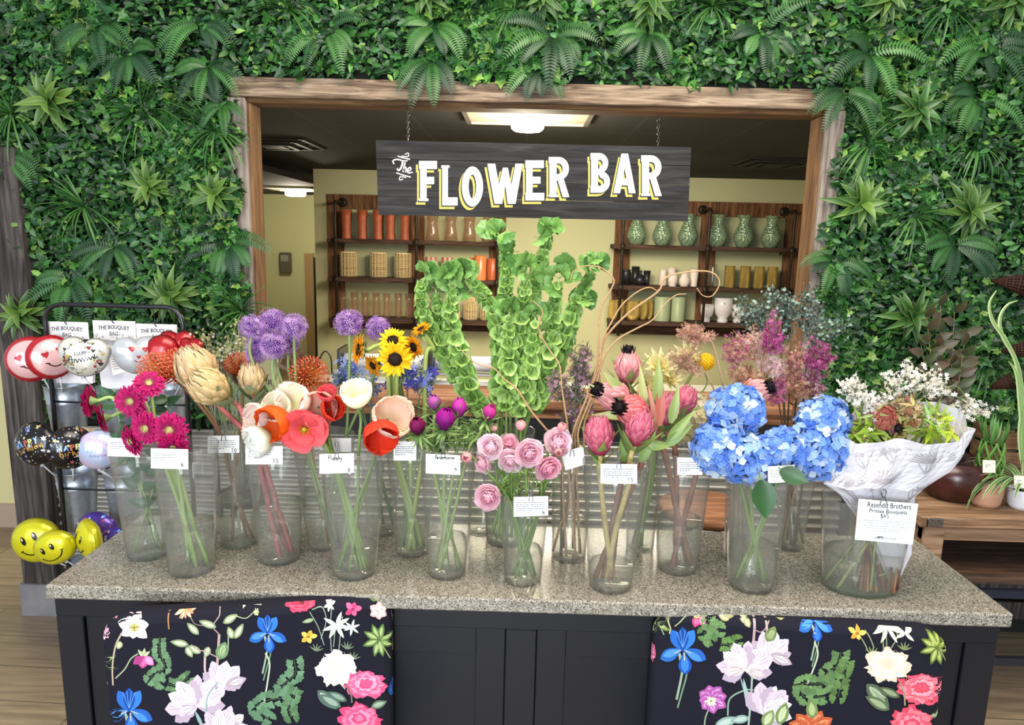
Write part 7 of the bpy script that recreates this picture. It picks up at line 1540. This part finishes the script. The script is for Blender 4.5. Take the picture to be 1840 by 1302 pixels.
for a in [(1322, 738, 51, 46, 'blue hydrangea head with deep blue patches, top of the protea side'), (1290, 805, 46, 50, 'blue hydrangea head nearest the cream one'), (1352, 826, 66, 46, 'blue hydrangea head in the middle, above the drooping leaf'), (1480, 756, 46, 42, 'paler blue hydrangea head at the top by the wrapped bouquet'), (1460, 812, 68, 50, 'largest blue hydrangea head, spreading over the paper wrap'), (1405, 812, 44, 44, 'blue hydrangea head between the two largest')]:
    hydrangea(*a, 'hyd', BLU, dy=-.02 if a[0] in (1352, 1405) else (.03 if a[0] in (1322, 1480) else 0), foot=a[0]*.01)
hydrangea(1242, 752, 42, 50, 'cream hydrangea head behind the pink protea buds', 'cre', (hx('e3d6a4'), hx('f3e8c4'), hx('faf3dc')), dy=.0)
for (x, y, d, l_, w_, l) in [(1368, 862, (.15, -.35, -1), .085, .028, 'broad dark hydrangea leaf hanging over the vase rim'), (1402, 845, (.9, -.6, -.25), .06, .02, 'small dark hydrangea leaf next to the hidden card')]:
    t = thing('hydrangea_leaf', l, 'leaf', head_at(x, y, 'hyd', -.09)); p = head_at(x, y, 'hyd', -.085); leafat(t, p, d, (0, -1, .2), l_, w_, '1f421d', 'oval', -.3, .2, tip='2f5a28'); mb = MB(); mb.tube([p, p+np.array([0, .02, .01])], .0015, 5, hx('5f8a3c')); mb.build('stalk', M_stem, t)
# ---------------------------------------------------------------- the wrapped protea bouquets
v = VS['res']; c0 = v['c']; t = thing('wrapped_bouquet', 'protea bouquet wrapped in white paper printed with flower drawings', 'bouquet', c0+[0, 0, .01]); Yc_ = c0[1]
rows = [(1605, 1040, 10, 8), (1604, 990, 32, 20), (1590, 935, 46, 36), (1574, 890, 62, 56), (1570, 860, 96, 70), (1602, 832, 104, 74), (1620, 800, 112, 68), (1626, 772, 116, 62)]
mb = MB(); nT = 56; G = []; wr = np.random.RandomState(5); phs = wr.rand(8)*6
def wrap_pt(ti, s_):
    i = s_*(len(rows)-1); k = min(int(i), len(rows)-2); f_ = i-k; cx_, cy_, rx_, ry_ = [rows[k][j]*(1-f_)+rows[k+1][j]*f_ for j in range(4)]
    a = ti; fold = 1+.07*math.sin(3*a+phs[0]+4*s_)*s_+.05*math.sin(7*a+phs[1]-5*s_)*s_+.035*math.sin(13*a+phs[2]+9*s_)
    lift = s_**3*(20*max(0, math.cos(a-.15))**2+40*max(0, math.sin(a))**1.5-12*max(0, -math.cos(a))); dx_ = rx_*math.cos(a)*fold; dyy = math.sin(a)*rx_*.62*fold
    p = WY(cx_+dx_, cy_-lift+s_*5*math.sin(5*a+phs[3]+3*s_), Yc_); p[1] = Yc_+dyy*Yc_/F+.006*math.sin(11*a+phs[4]+14*s_)*s_; return p
G = np.array([[wrap_pt(2*PI*j/nT+1e-3, s_) for j in range(nT+1)] for s_ in np.linspace(0, 1, 22)]); 
u_ = np.linspace(0, 1, 22)[:, None]*np.ones((1, nT+1)); K = np.where(wr.rand(22, nT+1)[..., None] > 2, 0, 1)*hx('cfcbd0')+0*u_[..., None]; mb.sheet(G, K); mb.SM = [False]*len(mb.SM); pw = mb.build('paper_wrap', M_paper, t)
mb = MB()
def wf(u, v_, l):      # u: angle, v_: height, laid a hair outside the paper
    p = wrap_pt(u, v_); o = norm([math.cos(u), math.sin(u)*1.2, 0]); return p+o*(.0008)
def sketch(u, s_, sz, kind):
    n = 17 if kind == 0 else 9
    for k in range(n):
        a = (PI*(k/(n-1))-.0) if kind == 0 else (.6+1.9*k/(n-1)); L_ = sz*(1 if kind == 0 else .8+.2*math.sin(k*2)); pts = [(u+.03*math.cos(a)*sz, s_+.01), (u+L_*.55*math.cos(a), s_+L_*.18*math.sin(a)), (u+L_*math.cos(a+.12), s_+L_*.34*math.sin(a+.1))]
        stroke(mb, pts, .010, wf, 0, hx('a29ca0'))
    stroke(mb, [(u, s_+.01), (u+.05, s_-.12), (u-.02, s_-.2)], .010, wf, 0, hx('a29ca0'))
    for sg in (-1, 1): stroke(mb, [(u, s_-.08), (u+sg*.18, s_-.02), (u+sg*.22, s_+.04), (u+sg*.04, s_-.04), (u, s_-.09)], .009, wf, 0, hx('aca6aa'))
for u, s_, z_, k in [(4.35, .62, .36, 0), (4.9, .82, .34, 0), (5.55, .78, .3, 1), (5.9, .88, .24, 0), (5.3, .55, .26, 1), (3.9, .85, .3, 1), (3.7, .6, .26, 0), (4.75, .3, .3, 0), (5.3, .25, .3, 1), (4.3, .88, .22, 1)]: sketch(u, s_, z_, k)
mb.build('drawn_print', M_paper, pw)
mb = MB()
for x0, x1, y0, y1, n in ((1543, 1588, 1000, 1062, 22), (1592, 1614, 1035, 1064, 12)):
    for k in range(n): f_ = (k+.5)/n; a = WY(1565+(f_-.5)*20, y0-12, Yc_+.01*math.sin(k)); b_ = WZ(x0+(x1-x0)*f_, y1, KZ+.012); b_[1] = Yc_-.02+.028*math.cos(k*2.3); b_[0] = WY(x0+(x1-x0)*f_, y1, b_[1])[0]; b_[2] = KZ+.01; a = a if n == 22 else b_+np.array([0, 0, .05]); mb.tube([a, b_], .003, 6, hx(['6a3f22', '8a5a30', '54301c', 'a3703c'][k % 4]))
mb.build('stem_bundle', M_woody, t)
mb = MB(); mb.tube([(WY(1567+24*math.cos(a), 1030+4*math.sin(a), Yc_-.005-.02*math.sin(a))) for a in np.linspace(0, 2*PI, 20)], .0012, 5, hx('d9c9a0'), cap=False); mb.build('rubber_band', M_paper, t)
def hb(px, py, dy): return WY(px, py, Yc_+dy)
BQ = 'bouquet flowers in the paper wrap'
for (px, py, r_, d, cs, l, tb) in [(1585, 752, 24, (-.3, -.9, .5), (hx('9a3a34'), hx('d07a68'), hx('e0a08c')), 'dusty red protea at the front of the wrapped bouquet', False), (1604, 770, 15, (0, -1, .3), (hx('5a2a3c'), hx('a85a74'), hx('c98aa0')), 'dark-centred protea low in the wrapped bouquet', True), (1640, 760, 14, (.2, -.5, 1), (hx('a8542f'), hx('c9825a'), hx('d9a27a')), 'rust brown bud in the wrapped bouquet', False)]:
    protea(px, py, r_, d, l, 'res', cs, tb, .0, '8a9a55', nleaf=3, grp=BQ)
for i, (tip, wx, wy_, cols, lf, l) in enumerate([((1545, 765), 20, 20, ['e8e2c0', 'c9a070'], '93b03a', 'lime-leaved sprig at the hydrangea side of the wrap'), ((1690, 760), 24, 22, ['c9d060', 'e0d9a0'], 'a9c23a', 'lime-leaved sprig at the pot side of the wrap'), ((1570, 740), 24, 20, ['b8527a', 'e0b0b8', 'f0e4da'], '7f8f50', 'pink and cream sprig in the wrap beside the red protea'),
    ((1630, 735), 34, 24, ['c98a70', 'a86a50', 'e0c0a0'], '8a7a4a', 'russet sprig in the centre of the wrap'), ((1660, 745), 22, 22, ['a83f8a', 'cf8ab8', 'efe0d8'], '7a9a4a', 'magenta-flowered sprig in the wrap'), ((1600, 775), 30, 14, ['9a6a4a', 'b88a5a'], '9a9a50', 'brown grassy sprig low in the wrap')]):
    spray('bouquet_sprig', l, 'flower', BQ, 'res', tip, wx, wy_, 12, 7, .0075, cols, '7f8a4a', .0, i, nleaf=8, leafc=lf, leafs=(.055 if i < 2 else .035, .006 if i < 2 else .004), wide=.45)
# ---------------------------------------------------------------- pot table by the far end of the counter
TZ, TY = .80, 2.30
tx0 = WY(1655, 925, TY)[0]
t = thing('rustic_table', 'rough wooden workbench table carrying potted plants', 'table', (tx0, TY+.3, 0))
boxo('tabletop', (tx0, TY, TZ-.045), (2.75, TY+.56, TZ), M_table, bev=.006, parent=t)
boxo('apron', (tx0+.03, TY+.03, TZ-.1), (2.72, TY+.055, TZ-.046), M_table, parent=t)
for x in (tx0+.03, 2.62):
    for y in (TY+.02, TY+.47): boxo('leg', (x, y, 0), (x+.075, y+.07, TZ-.046), M_table, bev=.004, parent=t)
boxo('side_rail', (tx0+.04, TY+.09, TZ-.16), (tx0+.09, TY+.47, TZ-.1), M_table, parent=t)
boxo('lower_shelf', (tx0+.05, TY+.02, .545), (2.7, TY+.52, .58), M_shelfw, parent=t)
boxo('steel_rail', (tx0+.05, TY+.0, .5), (2.7, TY+.02, .53), plain('blue_black_steel', '2b303f', .4, metal=.5), parent=t)
p = WY(1681, 930, TY-.002); mb = MB(); mb.box((p[0], TY-.003, TZ-.024), (.055, .006, .034), hx('8f8a82'), bev=.002); 
for a in range(6): mb.ell((p[0]+.02*math.cos(a), TY-.007, TZ-.024+.011*math.sin(a)), (.003, .002, .003), 6, 4, hx('6a655f'))
mb.build('corner_plate', M_metalv, t)
boxo('foot_rail', (tx0+.04, TY+.03, .22), (2.7, TY+.05, .25), plain('dark_steel', '1d1f26', .5), parent=t)
t = thing('slatted_pallet', 'dark stained slatted boards stacked under and behind the rustic table', 'pallet', (2.1, 2.9, 0))
for k in range(6): boxo('slat', (tx0+.1, 2.875, .10+k*.11), (2.74, 2.89, .18+k*.11), M_postd, parent=t)
for x in (tx0+.15, 2.0, 2.6): boxo('upright', (x, 2.891, 0), (x+.05, 2.925, .74), M_postd, parent=t)
def pot(name, label, px, y0, y1, hw, Y, mat, ribs=7):
    p = WY(px, y1, Y); z1 = WY(px, y0, Y)[2]-TZ; r = hw*Y*1.02/F; c = np.array([WY(px, y1, Y)[0], Y, TZ+.0006]); t = thing(name, label, 'pot', c, None); mb = MB(); pr = [(.001, 0), (r*.72, 0), (r*.82, .006)]
    for k in range(ribs*2): z = .012+(z1-.02)*k/(ribs*2-1); pr.append((r*(.86+.14*min(1, z/z1*2))+(.0012 if k % 2 else 0), z))
    mb.lathe(pr+[(r, z1), (r-.005, z1+.001), (r-.006, z1-.012), (.001, z1-.012)], 36, T=c); mb.build('body', mat, t); mb = MB(); mb.lathe([(r-.007, z1-.0115), (.001, z1-.010)], 20, hx('3a2c22'), T=c); mb.build('soil', M_woody, t); return c, r, z1
c, r, h = pot('ribbed_pot', 'ribbed terracotta pot holding a woven bamboo plant', 1767, 862, 912, 27, 2.42, plain('terracotta', 'b98a6f', .6))
t = thing('bamboo_plant', 'green lucky bamboo woven into a lattice in the terracotta pot', 'plant', c+[0, 0, h], None); mb = MB()
for k in range(12):
    a0 = k*2*PI/12; sg = 1 if k % 2 else -1; mb.tube([c+np.array([(r*.62)*(1+.25*math.sin(s_*PI))*math.cos(a0+sg*s_*1.9), (r*.62)*(1+.25*math.sin(s_*PI))*math.sin(a0+sg*s_*1.9), h-.014+s_*.16]) for s_ in np.linspace(0, 1, 12)], [.0038+.0008*(j % 3 == 0) for j in range(12)], 6, hx('5f8a3c'))
mb.build('canes', M_stem, t)
for k in range(26): a = k*2.4; leafat(t, c+np.array([r*.45*math.cos(a), r*.45*math.sin(a), h+.13+.03*fr.rand()]), (math.cos(a)*.5, math.sin(a)*.5, .9-.5*fr.rand()), (math.cos(a), math.sin(a), .2), .085, .006, '3c6b35', 'lance', -.7, .2, tip='6f9a4c')
c, r, h = pot('ribbed_pot', 'white ribbed pot with a striped spider plant at the picture edge', 1832, 878, 915, 23, 2.40, plain('white_pot_glaze', 'd9dade', .4))
t = thing('spider_plant', 'striped spider plant with long arching leaves in the white pot', 'plant', c+[0, 0, h], None); mb = MB()
for k in range(34):
    a = fr.uniform(0, 2*PI); L_ = fr.uniform(.16, .30); tv, tf = blade(L_, .006, 9, 5, 'strap', -fr.uniform(1.6, 2.6), .25); el = fr.uniform(.9, 1.3); R = rotz(a) @ roty(-el); K = np.array([[hx('5f8a45'), hx('dfe3b4'), hx('5f8a45'), hx('dfe3b4'), hx('5f8a45')][j % 5] for j in range(45)]) if True else 0
    mb.add(tv, tf, np.array([mixc(hx('4f7d3c'), hx('e0e4b8'), 1.0 if j % 5 in (0, 4) else 0.0) for j in range(45)]), 0, R, c+[0, 0, h-.01])
mb.build('leaves', M_leaf, t)
t = thing('tall_strap_plant', 'tall pale-edged strap leaves rising beside the wicker cones', 'plant', (c[0], 2.5, TZ), None)
for k, pts in enumerate([[(1836, 860), (1838, 760), (1828, 660), (1806, 610), (1783, 575), (1778, 545), (1790, 522)], [(1838, 860), (1842, 760), (1834, 680), (1822, 640), (1800, 600), (1797, 570), (1810, 548), (1828, 540)], [(1838, 860), (1836, 780), (1832, 720), (1826, 670), (1812, 648)], [(1840, 860), (1832, 790), (1836, 740), (1846, 700)]]):
    P = catmull([WY(x, y, 2.5) for x, y in pts], 6); P[:3, 2] = np.maximum(P[:3, 2], TZ+.001); n = len(P); G = []; w_ = .0075*np.sin(PI*np.linspace(.12, .98, n))**.6; d = np.gradient(P, axis=0)
    for i in range(n): s_ = norm(np.cross(d[i], [0, -1, .1])); G.append([P[i]+s_*w_[i]*q+np.array([0, -.004*(1-abs(q)), 0]) for q in (-1, -.5, 0, .5, 1)])
    mb = MB(); mb.sheet(np.array(G), np.array([[mixc(hx('5f8a45'), hx('c9d49a'), abs(q)) for q in (-1, -.5, 0, .5, 1)]]*n)); mb.build('leaf', M_leaf, t)
for k, (px, py, w_, lb, Yk) in enumerate([(1766, 826, (1789, 849), 'small white plant card stuck in the terracotta pot', 2.33), (1822, 854, (1842, 877), 'small white plant card stuck in the white pot', 2.33)]):
    P4 = [WY(px, py, Yk), WY(w_[0], py+1, Yk), WY(w_[0], w_[1], Yk), WY(px, w_[1], Yk)]; t = thing('plant_card', lb, 'card', P4[0], 'plant cards'); mb = MB(); mb.add(P4+[q+np.array([0, .001, 0]) for q in P4], [(0, 3, 2, 1), (4, 5, 6, 7), (0, 1, 5, 4), (1, 2, 6, 5), (2, 3, 7, 6), (3, 0, 4, 7)], hx('e9e4d6'), smooth=False); mb.build('paper', M_paper, t)
    fn = plane_map(Yk, .0004); mb = MB(); scrib(mb, fn, px+5, py+9, 9, 2, k, .9, '6a6a62', 3); mb.build('writing', M_paper, t); q = (P4[2]+P4[3])/2; mb = MB(); mb.tube([q, q+np.array([0, .05, -.03])], .0012, 5, hx('c9b48a')); mb.build('pick', M_woody, t)
x0 = WY(1788, 880, 2.62)[0]; t = thing('wooden_crate', 'small slatted wooden crate behind the potted plants', 'crate', (x0+.2, 2.7, TZ), None)
for k in range(3): boxo('slat', (x0, 2.60, TZ+.008+k*.075), (x0+.42, 2.612, TZ+.07+k*.075), M_crate, parent=t, bev=.002); boxo('side_slat', (x0, 2.613, TZ+.008+k*.075), (x0+.012, 2.8, TZ+.07+k*.075), M_crate, parent=t)
for x in (x0+.015, x0+.2, x0+.385): boxo('corner_post', (x, 2.613, TZ+.001), (x+.03, 2.64, TZ+.225), M_crate, parent=t)
boxo('crate_floor', (x0+.013, 2.641, TZ+.002), (x0+.41, 2.8, TZ+.012), M_crate, parent=t)
c = np.array([WY(1708, 880, 2.5)[0], 2.5, TZ+.0006]); t = thing('dark_red_bowl', 'dark reddish glazed bowl planter behind the paper wrap', 'pot', c, None); mb = MB(); mb.lathe([(.001, 0), (.07, 0), (.085, .01), (.12, .06), (.125, .10), (.105, .15), (.10, .15), (.11, .1), (.001, .05)], 32, T=c); mb.build('body', plain('oxblood_glaze', '3c1c18', .25, var=.4, vscale=20), t)
t = thing('dark_leaf_plant', 'dark olive leafed plant standing before the ivy behind the white blossoms', 'plant', c+[0, 0, .06], None)
for k, (x, y) in enumerate([(1665, 570), (1690, 548), (1715, 560), (1735, 600), (1680, 610), (1705, 640), (1655, 620), (1728, 650)]):
    P = catmull([c+[0, 0, .06], WY(1700+(x-1700)*.4, 760, 2.52), WY(x, y, 2.55+.03*(k % 3))], 9); mb = MB(); mb.tube(P, np.linspace(.004, .0015, len(P)), 6, hx('6b5a38')); mb.build('stem', M_woody, t)
    for j in range(6, len(P), 1): leafat(t, P[j], norm([fr.normal()*.9, -.6, .5+.4*fr.rand()]), (0, -1, .3), .062, .017, '3a4028', 'oval', -.3, .2, tip=['56482f', '47532f', '5c3f30'][j % 3])
def cone(px, py, r_, lb, rot, Y=YW-.14):
    c = WY(px, py, Y); t = thing('wicker_cone', lb, 'wall basket', c, 'dark wicker cones'); R = frame(norm(rot)); mb = MB(); L_ = r_*Y/F*2
    for k in range(12):
        z = k/11; rr_ = .004+z*L_*.36; mb.tube([c+R @ np.array([rr_*math.cos(a), rr_*math.sin(a), z*L_-L_/2]) for a in np.linspace(0, 2*PI, 17)], .0032, 4, hx('2c1812' if k % 2 else '41261b'), cap=False)
    for a in np.linspace(0, 2*PI, 16, endpoint=False): mb.tube([c+R @ np.array([(.004+z*L_*.36)*math.cos(a), (.004+z*L_*.36)*math.sin(a), z*L_-L_/2]) for z in (0, .5, 1)], .003, 4, hx('3a2118'))
    mb.lathe([(.002, -L_/2), (L_*.345, L_/2)], 20, hx('20120d'), R=R, T=c); mb.build('weave', M_wicker, t)
cone(1816, 508, 26, 'dark wicker cone pinned on the ivy at the picture edge, highest', (.9, -.5, -.1)); cone(1832, 628, 26, 'dark wicker cone between the tall strap leaves', (.9, -.5, .2), 2.62); cone(1800, 690, 18, 'small dark wicker cone above the bamboo plant', (.8, -.5, .5), 2.62)
# ---------------------------------------------------------------- stools and dried bouquet between counter and bar
def stool(px, Y, label, mt=None, sr=.165):
    x = WY(px, 885, Y)[0]; t = thing('bar_stool', label, 'stool', (x, Y, 0), 'black bar stools'); mb = MB(); mb.lathe([(.001, .735), (sr-.01, .735), (sr, .742), (sr, .765), (sr-.01, .772), (.001, .772)], 28, T=(x, Y, 0)); mb.build('seat', mt or M_ledge, t)
    for sx in (-1, 1):
        for sy in (-1, 1): mb = MB(); mb.tube([(x+sx*.065, Y+sy*.065, .734), (x+sx*.17, Y+sy*.17, 0)], .013, 8, hx('16161a')); mb.build('leg', M_paint, t)
    mb = MB(); mb.tube([(x+.145*math.cos(a), Y+.145*math.sin(a), .25) for a in np.linspace(0, 2*PI, 25)], .008, 6, hx('16161a'), cap=False); mb.build('foot_ring', M_paint, t)
stool(1268, 2.42, 'black legged stool with round wooden seat behind the reddish protea vase'); stool(440, 2.42, 'black stool holding the dried flower bouquet', M_black, .1)
c = np.array([WY(440, 885, 2.45)[0], 2.42, .7725]); t = thing('dried_bouquet', 'dried cream and yellow flowers in a clear sleeve beside the alliums', 'bouquet', c); mb = MB(); Rs, Ts, Cs = [], [], []
for k in range(40):
    a = fr.uniform(0, 2*PI); q = math.sqrt(fr.rand())*.13; top = np.array([c[0]+q*math.cos(a)-.03, c[1]+q*math.sin(a)*.5, WY(440, 625+fr.normal()*12, 2.42)[2]]); mb.tube([c+[.02*math.cos(a), .02*math.sin(a), .002], top], .0012, 4, hx('7f8a58'))
    for j in range(16): Rs.append(frame(norm(fr.normal(size=3)+[0, -1, .3]))*.0065); Ts.append(top+fr.normal(size=3)*[.016, .012, .03]-[0, 0, .02]); Cs.append(hx(['d9cf96', 'f0ead0', '8f9a62', '5f6f6a'][fr.randint(4)]))
mb.build('stems', M_stem, t)['kind'] = 'stuff'; mb = MB(); tv, tf = star5(1); mb.inst(tv, tf, Rs, Ts, Cs); mb.build('blossoms', M_petal, t)['kind'] = 'stuff'
mb = MB(); mb.lathe([(.035, .004), (.09, .25), (.165, .52)], 28, T=c, sy=.6, ripple=lambda a, z: .03*np.sin(5*a)); mb.build('clear_sleeve', M_glassc, t)
for o in bpy.data.objects:
    if '_w' in o: del o['_w']
